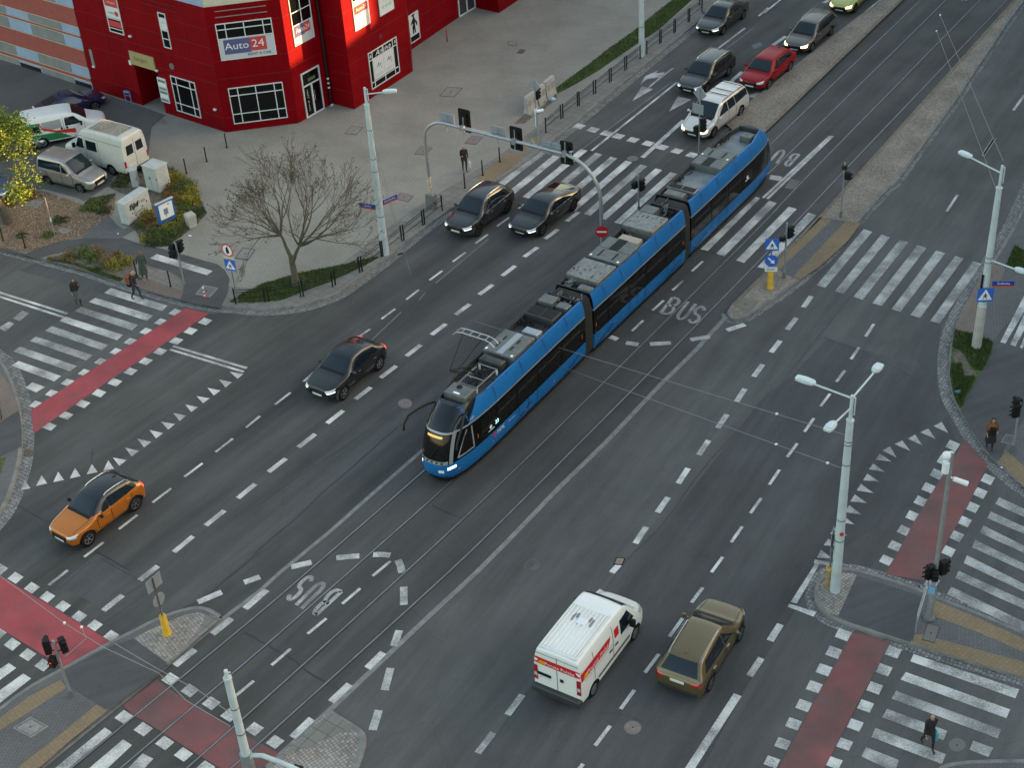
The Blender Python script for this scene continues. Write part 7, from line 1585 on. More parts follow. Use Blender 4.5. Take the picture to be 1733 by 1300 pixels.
# information board
o,L=frame_obj('information_board','blue framed map board standing in the flower bed','information board',(272,392),(301,378)); mb=MB()
for x in (-L/2+.04,L/2-.04): mb.tube([(x,0,0),(x,0,1.75)],.04,8)
mb.build('legs',M_BLK,o) if 0 else None
for x in (-L/2+.04,L/2-.04): mb=MB(); mb.tube([(x,0,0),(x,0,1.3)],.035,8); mb.build('leg',M_BLK,o)
mb=MB(); mb.box((0,0,1.02),(L,.07,1.20)); q=mb.build('frame',mat('board_blue',(.015,.10,.30),.4),o)
mb=MB(); mb.box((0,0,1.66),(L+.02,.12,.08)); mb.build('canopy',mat('board_top',(.4,.45,.55),.5),o)
mb=MB(); mb.box((0.02,-.04,1.08),(L*.76,.02,.90)); q2=mb.build('map_panel',M_WHITE,q); mb=MB(); mb.box((-.02,-.052,1.05),(L*.24,.01,.36)); mb.box((.2,-.052,1.42),(.12,.01,.06)); mb.build('map_print',mat('map_blue',(.12,.2,.32),.6),q2); mb=MB(); mb.box((-.05,-.052,.80),(L*.08,.01,.07)); mb.build('map_mark',M_RD,q2)
p=at(325,383,KZ); o=empty('litter_bin',(p.x,p.y,KZ),R(35),'pale concrete litter bin with two holes beside the flower bed','litter bin'); mb=MB()
vs=[]
for z,k in ((0,.22),(.75,.27),(.82,.22)): 
    for a in ((-1,-1),(1,-1),(1,1),(-1,1)): vs.append((a[0]*k,a[1]*k*.9,z))
mb.add(vs,[(3,2,1,0),(8,9,10,11)]+[(r_+i,r_+(i+1)%4,r_+4+(i+1)%4,r_+4+i) for r_ in (0,4) for i in range(4)]); mb.build('body',M_CONC,o)
for x in (-.1,.1): mb=MB(); mb.disc((x,-.215,.66),(0,-1,.15),.055,.02,12); mb.build('opening',M_BLKP,o)
p=at(219,176,KZ); o=empty('cycle_stand',(p.x,p.y,KZ),R(-30),'light blue hoop cycle stand by the red wall','cycle stand'); mb=MB(); mcy=mat('cycle_stand_blue',(.05,.25,.52),.45)
mb.tube([(-.22,0,0),(-.22,0,.75),(-.17,0,.86),(0,0,.9),(.17,0,.86),(.22,0,.75),(.22,0,0)],.03,8); mb.build('hoop',mcy,o,smooth=True); mb=MB(); mb.tube([(-.22,0,.6),(.22,0,.6)],.02,6); mb.build('crossbar',mcy,o); mb=MB(); mb.box((0,0,.86),(.42,.16,.1),bev=.02); mb.build('top_plate',mcy,o)
# thin metal post in the mulch
p=at(93,399,KZ); o=empty('metal_post',(p.x,p.y,KZ),0,'thin pale metal post in the mulch bed between two manholes','post'); mb=MB(); mb.tube([(0,0,0),(0,0,2.4)],.03,8); mb.build('post',M_GREY,o); mb=MB(); mb.tube([(0,0,.9),(0,0,1.15)],.04,8); mb.build('sticker',M_WHITE,o)
# small yellow-footed post left of the three headed lamp
p=at(1402,994,KZ); o=empty('yellow_bollard',(p.x,p.y,KZ),0,'yellow bollard with folded black signs touching the three headed lamp','bollard'); mb=MB(); mb.tube([(0,0,0),(0,0,.12),(0,0,1.0),(0,0,1.05)],[.16,.15,.15,.1],16); mb.build('bollard',mat('yellow_dirty',(.30,.21,.10),.6,noise=(5,.3)),o,smooth=True); mb=MB(); mb.tube([(0,0,.95),(0,0,1.02)],.155,16); mb.build('yellow_ring',M_YEL,o); mb=MB(); mb.tube([(0,0,1.0),(.02,0,2.9)],.035,8); mb.build('post',M_STEEL,o)
plate(o,(0,.05,1.55),170,ngon(.3,20),M_STEEL,.015,'round_sign'); plate(o,(0,.05,2.4),160,[(-.33,-.36),(.33,-.36),(.33,.36),(-.33,.36)],M_SIGNBACK,.015,'sign_plate')
# bucket-like wall bicycle person prop omitted
# ---- manholes and drains
def manhole(lab,fr,c,e1,e2,z,round_=False,m1=None,m2=None,inner=.78,name='manhole_cover'):
    o_=FR[fr]; f=lambda a,b,zz: at(o_[0]+(c[0]+a*e1[0]/2+b*e2[0]/2)/o_[2],o_[1]+(c[1]+a*e1[1]/2+b*e2[1]/2)/o_[2],zz)
    cc=f(0,0,z); o=empty(name,(cc.x,cc.y,z),0,lab,'manhole cover','manhole covers'); m1=m1 or mat('manhole_frame',(.055,.052,.05),.7,noise=(9,.3)); m2=m2 or mat('manhole_lid',(.17,.15,.145),.75,noise=(8,.3))
    if round_: ring=[(math.cos(2*math.pi*i/24),math.sin(2*math.pi*i/24)) for i in range(24)]
    else: ring=[(-1,-1),(1,-1),(1,1),(-1,1)]
    for nm,k,dz,m_ in (('surround',1,.004,m2 if inner<0 else m1),('lid',abs(inner),.010,m2)):
        mb=MB(); pl=[f(a*k,b*k,z)-cc for a,b in ring]; mb.prism(pl,-.01,dz,0); s=mb.build(nm,m_,o)
        if nm=='lid': mb=MB(); mb.prism([f(a*.09,b*.09,z)-cc for a,b in ring],.0,dz+.004); mb.build('keyhole',M_BLKP,s)
    return o
mlite=mat('manhole_pale',(.22,.215,.20),.8,noise=(6,.25)); mpk=mat('manhole_pink',(.20,.16,.15),.8,noise=(6,.2)); mfr=mat('manhole_surround',(.14,.14,.135),.85)
ZP=KZ+.002
manhole('oval manhole in front of the red entrance wall','a1',(1085,810),(60,5),(10,34),ZP,True,m1=mfr,m2=mpk,inner=.85)
for lab,c in (('rectangular manhole between the lamp column and the bare tree','665,868'),('large double manhole on the plaza in front of the Ankiva window','1312,612'),('pinkish manhole left of the waiting woman','1128,1005'),('pinkish manhole right behind the waiting woman','1465,933'),):
    x,y=map(float,c.split(',')); manhole(lab,'a2',(x,y),(78,8) if x!=1312 else (100,10),(-48,52) if x!=1312 else (-56,62),ZP,m2=mpk if 'pink' in lab else mlite,inner=.9)
manhole('pale manhole above left of the bare tree','a2',(15,1040),(90,40),(-70,20),ZP,m2=mlite,inner=.9)
manhole('oval manhole far out on the grey plaza','a3',(28,287),(62,4),(4,34),Z1,True,m2=mlite,inner=.85); manhole('brown drain grate on the grey plaza','a3',(87,341),(40,4),(-24,26),Z1,m2=mat('rust_grate',(.10,.075,.06),.7),inner=.8,name='drain_grate')
manhole('square manhole in the mulch bed near the left trunk','b1',(235,97),(90,20),(-55,55),Z2,m1=mfr,m2=mlite,inner=.75); manhole('double manhole in the mulch bed beside the thin post','b1',(427,278),(80,18),(-40,36),Z2,m1=mfr,m2=mlite,inner=.8)
manhole('square manhole with concrete rim on the bike path','b1',(1378,680),(100,20),(-55,62),Z1+.003,m1=mlite,m2=mfr,inner=.8); manhole('pale manhole beside the lorry ban sign','b1',(1635,432),(88,14),(-52,74),ZP,m2=mlite,inner=.85)
manhole('pinkish manhole behind the tall lamp column','b2',(1000,55),(90,22),(-40,42),ZP,m2=mpk,inner=.9); manhole('pale manhole behind the kerb fence','b2',(1020,200),(50,4),(-50,40),ZP,m2=mlite,inner=.9)
manhole('small round cover on the plaza behind the lamp column','b2',(780,257),(22,0),(0,16),ZP,True,inner=.8)
manhole('round manhole in the road left of the tram nose','c2',(1007,170),(94,0),(0,66),.006,True,m1=mpk,m2=mpk,inner=.9); manhole('round manhole in the road right of the tracks','c3',(160,1250),(104,0),(0,74),.008,True,m1=mfr,m2=M_ASPH,inner=.93)
manhole('round manhole in the lane behind the mail van','d3',(830,1033),(118,0),(0,94),.008,True,m1=mfr,m2=mpk,inner=.92); manhole('round manhole on the striped crossing beside the walking man','d4',(1287,1150),(116,0),(0,94),.008,True,m1=mfr,m2=mfr,inner=.9)
manhole('round manhole at the head of the upper striped crossing','a3',(830,1056),(74,0),(0,36),.006,True,m1=mfr,m2=mfr,inner=.9)
manhole('rusty square drain at the foot of the lane dashes','c3',(742,1222),(62,6),(-20,50),.0175,m1=M_BLKP,m2=mat('rusty_plate',(.26,.19,.15),.7),inner=.75,name='drain_grate')
manhole('long rectangular manhole on the lower left island','d1',(204,1030),(120,64),(-118,76),Z1,m1=mlite,m2=M_BLKP,inner=.84); manhole('grey lid of the long manhole','d1',(204,1030),(96,51),(-94,61),Z1+.011,m1=mlite,m2=mlite,inner=.9)
manhole('ruled rectangular manhole at the foot of the camera pole','d4',(1113,402),(82,22),(-38,110),Z1+.005,m1=M_BLKP,m2=mat('manhole_island',(.15,.14,.13),.8),inner=.95)
manhole('pale square manhole near the right edge signal','ZE',(755,882),(80,16),(-40,60),Z1,m1=mlite,m2=M_PAVP,inner=.85); manhole('street drain in the gutter by the lamp column','b2',(975,432),(44,-10),(-14,18),.009,m1=M_STEEL,m2=M_BLKP,inner=.8,name='drain_grate')
manhole('rusty drain in the gutter at the left edge','ZH',(185,792),(56,0),(-6,46),.009,m1=mat('rust_dark',(.09,.07,.055),.8),m2=mat('rust_grate',(.10,.075,.06),.7),inner=.85,name='drain_grate')
manhole('flat metal cover between the tracks','ZB',(700,1235),(110,40),(-60,60),KZ+.004,m1=mfr,m2=mat('manhole_tan',(.17,.155,.125),.8),inner=.9)
# ---- overhead wires
M_WIRE=mat('wire_grey',(.22,.22,.22),.5,.3); M_WIRED=mat('wire_dark',(.03,.03,.03),.6)
def onplane(px,A,B):
    n_=Vector((-(B-A).y,(B-A).x,0)); p0=at(*px,0); o=Vector((0,0,CAMH)); d=p0-o; t=(A-o).dot(n_)/d.dot(n_); return o+d*t
def wire(lab,pts,r=.012,ins=(),m=None,group='overhead span wires',name='span_wire'):
    mb=MB(); mb.tube(pts,r,5); o=mb.build(name,m or M_WIRE); tag(o,lab,'overhead wire',group)
    for i in ins:
        k=MB(); k.ball(pts[i],.085 if 'span' in lab else .05,8,0,(1,1,1.2)); k.build('insulator',M_WHITE,o,smooth=True)
A1=Vector((LQ.x,LQ.y,0)); B1=Vector((MQ.x,MQ.y,0))
for (j,e,l,w2,lab) in (((708,514),(1431,738),(430,585),205,'upper'),((717,534.5),(1426,795),(430,616),245,'lower')):
    J=onplane(j,A1,B1); E_=Vector((MQ.x,MQ.y,zof(MQ,e[1]))); st=Vector((LQ.x,LQ.y,zof(LQ,w2)))
    wire(f'{lab} span wire from the left lamp column to the three headed lamp',[st,J,onplane(((j[0]+e[0])/2+20,(j[1]+e[1])/2+28),A1,B1) if 0 else J.lerp(E_,.5)-Vector((0,0,.05)),E_],ins=(1,))
    P2=at(*l,J.z+.2); far=J+(P2-J)*3.2; wire(f'{lab} wire running to the left edge over the red cycle crossing',[J,P2,far])
    for f_ in (.88,.97):
        q=J.lerp(E_,f_); k=MB(); k.ball(q,.05,8,0,(1.3,1,1)); k.build('insulator',M_WHITE,bpy.data.objects[-1] if 0 else [o for o in bpy.data.objects if o.get('label','').startswith(f'{lab} span wire')][0],smooth=True)
for px0,px1,tz,lab in (((1591,25),(1674,272),272,'first'),((1585,52),(1671,329),329,'second')):
    e=Vector((RQ.x,RQ.y,zof(RQ,tz))); wire(f'{lab} wire from the right lamp column up to the tram line',[at(*px0,6.2),e],ins=(0,))
M_=at(1520,45,6.0)
for px,lab in (([(0,975),(109,1055),(175,1096),(269,1140),(315,1186),(390,1230)],'long wire with insulators crossing the lower left island'),([(195,1090),(262,1130),(340,1172),(400,1215)],'second wire crossing the lower left island')):
    pts=[at(x,y,6.6) for x,y in px]; wire(lab,pts,ins=(1,) if len(pts)>5 else ())
pts=[at(x,y,5.9) for x,y in [(138,1062),(146,1081),(110,1112)]]; wire('short hanger wire with a white disc over the lower left island',pts,r=.014,ins=(0,))
# contact wires above both tracks
def midline(a,b,z):
    wa=G(smooth(a,1)); out=[]
    wb=G(smooth(b,1))
    for p in wa:
        q=min(wb,key=lambda t:(t-p).length); out.append(Vector(((p.x+q.x)/2,(p.y+q.y)/2,z)))
    return out
# ---- litter
random.seed(11)
for lab,px,m_,s in (('blue plastic bag on the small lawn by the right lamp',(1621,665),mat('bag_blue',(.06,.25,.45),.5),.16),('white crumpled paper beside the litter bin',(322,400),M_WHITE,.09),('white scrap on the tactile paving at right',(1695,792),M_WHITE,.05),('pale blue sheet beside the concrete blocks',(934,169),mat('sheet_pale_blue',(.35,.45,.6),.5),.25),('white crumpled scrap on the paved strip by the graffiti cabinet',(200,396),M_WHITE,.06)):
    p=at(*px,KZ+.02); mb=MB(); mb.ball((0,0,.03),s,8,0,(1,.7,.4)); 
    mb.v=[tuple(c+random.uniform(-.2,.2)*s for c in v) for v in mb.v]; o=mb.build('litter',m_); o.location=(p.x,p.y,KZ+.01+s*.2); tag(o,lab,'litter','scraps of litter')
# ================================================================ PLANTS
M_BARK=mat('bark',(.095,.085,.06),.9,noise=(12,.4),bump=(25,.6)); M_BARK2=mat('bark_twig',(.085,.062,.035),.9)
def leafcard(mb,c,s,rnd,mi=0):
    a=rnd.uniform(0,6.28); t=rnd.uniform(-1,1); u=Vector((math.cos(a),math.sin(a),t*.6)).normalized(); v=u.cross(Vector((rnd.uniform(-1,1),rnd.uniform(-1,1),rnd.uniform(-.3,1)))).normalized()
    mb.add([c-u*s*.5,c+v*s*.32,c+u*s*.5,c-v*s*.32],[(0,1,2,3)],mi)
def limb(p,d,L,r,depth,rnd,out,tips,up=.12,spread=.6,split=(2,3),wob=.18):
    n=4; pts=[p]; rs=[r]; q=p.copy(); dd=d.normalized()
    for k in range(n):
        dd=(dd+Vector((rnd.uniform(-wob,wob),rnd.uniform(-wob,wob),rnd.uniform(-wob,wob)+up*.4))).normalized(); q=q+dd*L/n; pts.append(q.copy()); rs.append(r*(1-.45*(k+1)/n))
    out.append((pts,rs,depth))
    if depth==0: tips.append((pts[-1],dd)); tips.append((pts[2],dd)); return
    for i in range(rnd.randint(*split)):
        a=rnd.uniform(0,6.28); k=rnd.choice((2,3,4,4)); o=dd.orthogonal().normalized(); o.rotate(Matrix.Rotation(a,3,dd)); nd=(dd+o*spread*rnd.uniform(.6,1.3)+Vector((0,0,up))).normalized()
        limb(pts[k],nd,L*rnd.uniform(.62,.86),rs[k]*rnd.uniform(.55,.75),depth-1,rnd,out,tips,up,spread,split,wob)
    limb(pts[-1],dd,L*rnd.uniform(.6,.8),rs[-1]*.8,depth-1,rnd,out,tips,up,spread,split,wob)
# bare tree
rnd=random.Random(21); p=at(501,483,KZ); o=empty('bare_tree',(p.x,p.y,KZ),0,'bare spring tree with small buds and forked trunk on the kerbside grass','tree','street trees')
out=[];tips=[]
tr=MB(); tr.tube([(0,0,-.1),(.02,0,.4),(.0,0,1.1),(-.02,.05,1.7)],[.24,.19,.16,.14],12); tr.build('trunk',M_BARK,o,smooth=True)
for d,L,r in ((Vector((-.25,.2,1)),1.3,.11),(Vector((.50,-.05,1)),1.3,.12)): limb(Vector((0,0,1.35)) if d.x>0 else Vector((-.02,.05,1.65)),d,L,r,0,rnd,out,[])
base=[(out[0][0][-1],.085),(out[1][0][-1],.095)]
dirs=[(0,(-1.3,.2,.85)),(0,(-.75,.6,1.1)),(0,(-.35,-.3,1.3)),(0,(-1.2,-.5,.35)),(0,(.25,.5,1.3)),(1,(.2,.2,1.4)),(1,(1.1,.1,1.1)),(1,(1.5,-.1,.75)),(1,(1.35,-.5,.38)),(1,(.7,.6,1.3)),(1,(.5,-.8,.7)),(0,(-.6,-.9,.6)),(0,(-.1,.1,1.5)),(1,(.55,.2,1.5)),(0,(-.7,.1,1.4)),(1,(.9,-.4,1.2)),(0,(-.9,.5,.6)),(1,(-.15,-.4,1.2))]
for i,d in dirs: limb(base[i][0],Vector(d),rnd.uniform(1.35,1.7)*(.88 if d[0]<-.2 else 1.22 if d[0]>.4 else 1.05),base[i][1]*.62,4,rnd,out,tips,up=.07,spread=.55,split=(2,2),wob=.2)
thick=MB(); thin=MB()
for pts,rs,dp in out:
    if rs[0]>.02: thick.tube(pts,[max(r_,.012) for r_ in rs],7)
    else: thin.tube(pts,[max(r_,.006) for r_ in rs],4)
thick.build('branches',M_BARK,o,smooth=True); thin.build('twigs',M_BARK2,o)
lv=MB()
for t,d in tips:
    if rnd.random()<.3:
        for _ in range(rnd.randint(1,2)): leafcard(lv,t+Vector((rnd.gauss(0,.06),rnd.gauss(0,.06),rnd.gauss(0,.06))),rnd.uniform(.06,.13),rnd,rnd.choice((0,0,1)))
lv.build('buds',[mat('bud_brown',(.075,.065,.035),.9),mat('bud_green',(.10,.09,.04),.9)],o)
# yellow green tree at the left edge
p=at(12,377,KZ); o=empty('maple_tree',(p.x,p.y,KZ),0,'yellow green leafing tree with a leaning trunk at the left edge','tree','street trees'); rnd=random.Random(5)
tr=MB(); tr.tube([(0.05,0,-.1),(-.05,.0,.8),(-.32,.05,1.8),(-.75,.1,2.9)],[.30,.24,.2,.16],12); tr.build('trunk',mat('bark_dark',(.07,.06,.05),.9,noise=(8,.4),bump=(18,.6)),o,smooth=True)
out=[];tips=[]
for d in ((1.,.2,.7),(.7,.8,1.2),(.1,.2,1.3),(1.3,-.2,1.1),(.2,.6,1.8),(.8,-.1,1.7),(-.1,-.3,1.7),(-.8,.2,1),(-.3,-.8,.8),(.6,.9,.6),(-.6,.9,.9),(.9,-.6,.25)): limb(Vector((-.7,.1,2.8)),Vector(d),1.5,.09,3,rnd,out,tips,up=.1,spread=.6,split=(2,2))
th=MB()
for pts,rs,dp in out: th.tube(pts,[max(r_,.01) for r_ in rs],5)
th.build('branches',M_BARK,o,smooth=True)
lv=MB()
for t,d in tips:
    if rnd.random()<.2: continue
    for _ in range(rnd.randint(20,32)): leafcard(lv,t+Vector((rnd.gauss(0,.24),rnd.gauss(0,.24),rnd.gauss(0,.20))),rnd.uniform(.08,.17),rnd,rnd.choice((0,0,1,2)))
lv.build('foliage',[mat('leaf_yellow_green',(.18,.25,.02),.8),mat('leaf_lime',(.13,.20,.02),.8),mat('leaf_green',(.07,.11,.015),.8)],o)
# shrubs
LEAF={'y':[mat('shrub_yellow',(.34,.27,.015),.8),mat('shrub_yellow_green',(.20,.20,.02),.8),mat('shrub_green',(.06,.09,.02),.8)],
 'g':[mat('shrub_fresh',(.10,.16,.02),.8),mat('shrub_green',(.06,.09,.02),.8),mat('shrub_deep',(.035,.06,.018),.8)],
 'o':[mat('shrub_orange',(.24,.12,.03),.8),mat('shrub_olive',(.13,.11,.03),.8),mat('shrub_brown',(.12,.07,.03),.8)],
 'd':[mat('shrub_deep',(.035,.06,.018),.8),mat('shrub_green',(.06,.09,.02),.8),mat('shrub_deep2',(.02,.035,.015),.8)]}
KN={'y':'bright yellow','g':'fresh green','o':'orange brown','d':'dark green'}
rnd=random.Random(8)
def shrub(px,r,h,k,lab,dens=1.,grp='low shrubs in the flower beds'):
    p=at(*px,KZ); o=empty('shrub',(p.x,p.y,KZ+.01),0,lab,'shrub',grp); st=MB(); lv=MB()
    for _ in range(9):
        a=rnd.uniform(0,6.28); q=rnd.uniform(.3,.8); st.tube([(0,0,0),(math.cos(a)*r*q*.5,math.sin(a)*r*q*.5,h*.5),(math.cos(a)*r*q,math.sin(a)*r*q,h*.85)],.012,4)
    st.build('stems',M_BARK2,o)
    for _ in range(int(620*dens*(r/.5)**2)):
        a=rnd.uniform(0,6.28); th=math.acos(rnd.uniform(-.1,1)); rr=rnd.uniform(.55,1.05)*(1+.22*math.sin(3*a+px[0])+.12*math.sin(7*a))
        leafcard(lv,Vector((math.cos(a)*math.sin(th)*r*rr,math.sin(a)*math.sin(th)*r*rr,max(.02,math.cos(th)*h*rr))),rnd.uniform(.05,.11),rnd,rnd.choices((0,1,2),(5,3,2))[0])
    lv.build('foliage',LEAF[k],o)
SH=[((117,437),.42,.5,'o'),((142,433),.5,.62,'g'),((160,441),.42,.5,'g'),((165,432),.45,.55,'o'),((182,448),.38,.42,'o'),((193,453),.46,.5,'y'),((214,446),.45,.55,'y'),((164,458),.25,.25,'d'),((197,436),.35,.45,'o'),((86,440),.22,.2,'o'),
 ((262,286),.6,.5,'y'),((245,283),.5,.4,'g'),((285,295),.55,.45,'d'),((280,306),.6,.55,'y'),((297,305),.6,.5,'y'),((316,316),.6,.5,'g'),((322,328),.6,.5,'y'),((306,325),.6,.5,'g'),((290,322),.55,.5,'o'),((300,338),.6,.5,'o'),((313,342),.6,.5,'y'),((326,345),.55,.5,'y'),((285,338),.5,.4,'o'),((332,362),.5,.3,'d'),((312,358),.55,.4,'g'),((308,374),.55,.5,'y'),((296,366),.45,.35,'o'),
 ((248,368),.55,.5,'y'),((255,372),.4,.4,'o'),((244,378),.5,.45,'o'),((237,386),.35,.4,'g'),((262,388),.45,.4,'o'),((284,388),.5,.45,'y'),((270,400),.6,.5,'g'),((256,402),.5,.45,'d'),((246,408),.35,.35,'y'),((292,398),.45,.4,'g'),((262,412),.5,.3,'d'),((280,410),.4,.3,'d'),
 ((215,303),.6,.5,'d'),((205,312),.5,.35,'d'),
 ((14,328),.6,.5,'o'),((34,326),.7,.6,'o'),((52,334),.55,.4,'o'),((14,345),.6,.4,'o'),((82,400),.35,.35,'g'),((38,400),.3,.3,'d'),((102,374),.5,.2,'d'),((155,352),.6,.25,'g'),((175,358),.5,.2,'d')]
areas=lambda p: ('in the kerbside planting' if p[1]>425 else 'right of the cabinets' if p[0]>275 and p[1]<380 else 'in front of the map board' if p[1]>360 and p[0]>230 else 'behind the cabinets' if p[0]>195 and p[1]<330 else 'in the mulch bed at the left')
cnt={}
ordn=['first','second','third','fourth','fifth','sixth','seventh','eighth','ninth','tenth','eleventh','twelfth']
for px,r,h,k in sorted(SH,key=lambda t:t[0][0]):
    a_=areas(px); key=(k,a_); i=cnt.get(key,0); cnt[key]=i+1
    shrub(px,r,h,k,f'{KN[k]} shrub {a_}, {ordn[i]} of its colour from left')
for px in ((900,180),(906,177),(914,172)): shrub(px,.3,.3,'g','ragged green weed tuft at the foot of the concrete block, '+{900:'nearest the sign',906:'middle one',914:'farthest one'}[px[0]],grp='weeds by the concrete blocks')
# grass blades
def inpoly(x,y,P):
    c=False;j=len(P)-1
    for i in range(len(P)):
        if (P[i][1]>y)!=(P[j][1]>y) and x<(P[j][0]-P[i][0])*(y-P[i][1])/(P[j][1]-P[i][1])+P[i][0]: c=not c
        j=i
    return c
def grass(lab,polys,num,hmax=.16,cols=None):
    mb=MB()
    for P in polys:
        W_=[(p.x,p.y) for p in G(P,KZ)]; x0,x1=min(p[0] for p in W_),max(p[0] for p in W_); y0,y1=min(p[1] for p in W_),max(p[1] for p in W_); k=0;t=0
        while k<num and t<num*12:
            t+=1; x,y=rnd.uniform(x0,x1),rnd.uniform(y0,y1)
            if not inpoly(x,y,W_): continue
            pt=math.sin(x*2.1+1.3*math.sin(y*1.7))*math.sin(y*2.6+x)
            if pt<-.45 and rnd.random()<.4: continue
            k+=1; a=rnd.uniform(0,6.28); w_=rnd.uniform(.012,.03); h=rnd.uniform(.05,hmax); l=rnd.uniform(-.06,.06); c,s=math.cos(a)*w_,math.sin(a)*w_
            mb.add([(x-c,y-s,KZ+.008),(x+c,y+s,KZ+.008),(x+l,y+l*.5,KZ+h)],[(0,1,2)],rnd.choices((0,1,2),(5,3,1))[0])
    o=mb.build('grass',cols or [mat('blade_green',(.07,.12,.025),.8),mat('blade_dark',(.035,.07,.015),.8),mat('blade_straw',(.17,.16,.06),.9)]); tag(o,lab,'grass',None,'stuff')
grass('green grass strip behind the upper kerb fence and under the bare tree',[QQ('a3','320,590 330,622 450,560 600,470 860,290 1000,200 1220,0 1400,-160 1260,-160 1090,0 950,110 860,190 700,300 520,440 380,540')],9000)
grass('grass wedge around the foot of the bare tree',[QQ('b1','1530,755 1600,705 1733,645','b2','0,650 150,605 300,560 520,520 700,480 790,455 835,455 720,520 560,592 340,680 180,742 0,757','b1','1700,760')],7000)
grass('grass and weeds around the right lamp column',[Q('ZE','358,82 480,110 640,165 622,260 560,380 500,370 450,300 400,230 338,210'),Q('ZE','322,400 335,330 405,330 430,430 510,425 400,665 350,560'),Q('ZF','690,100 786,150 900,170 900,400 786,330 600,300')],3500,.2)
grass('sparse grass fringe round the flower beds',[QQ('b1','1310,20 1380,160 1300,250 1110,385 1000,385 1090,330 1240,230 1320,170 1270,50'),QQ('b1','560,100 600,60 770,30 700,130 600,160'),QQ('b1','318,478 480,500 700,588 800,618 820,600 640,540 420,470')],1800,.12)
# wood chips on the mulch
mb=MB(); W_=[(p.x,p.y) for p in G(QQ('b1','-100,-30 0,-40 170,-10 320,20 560,105 600,60 770,30 760,150 735,180 640,240 540,320 400,350 170,420 80,405 0,385 -100,370'),KZ)]; x0,x1=min(p[0] for p in W_),max(p[0] for p in W_); y0,y1=min(p[1] for p in W_),max(p[1] for p in W_)
for _ in range(9000):
    x,y=rnd.uniform(x0,x1),rnd.uniform(y0,y1)
    if inpoly(x,y,W_):
        a=rnd.uniform(0,6.28); l,w_=rnd.uniform(.03,.08),rnd.uniform(.012,.03); c,s=math.cos(a),math.sin(a); z=KZ+.012+rnd.uniform(0,.03)
        mb.add([(x-c*l,y-s*l,z),(x+s*w_,y-c*w_,z+.01),(x+c*l,y+s*l,z+.004),(x-s*w_,y+c*w_,z)],[(0,1,2,3)],rnd.randint(0,2))
o=mb.build('wood_chips',[mat('chip_tan',(.34,.24,.16),.9),mat('chip_brown',(.18,.11,.07),.9),mat('chip_pale',(.42,.33,.25),.9)]); tag(o,'tan wood chips covering the bed at the left','mulch',None,'stuff')
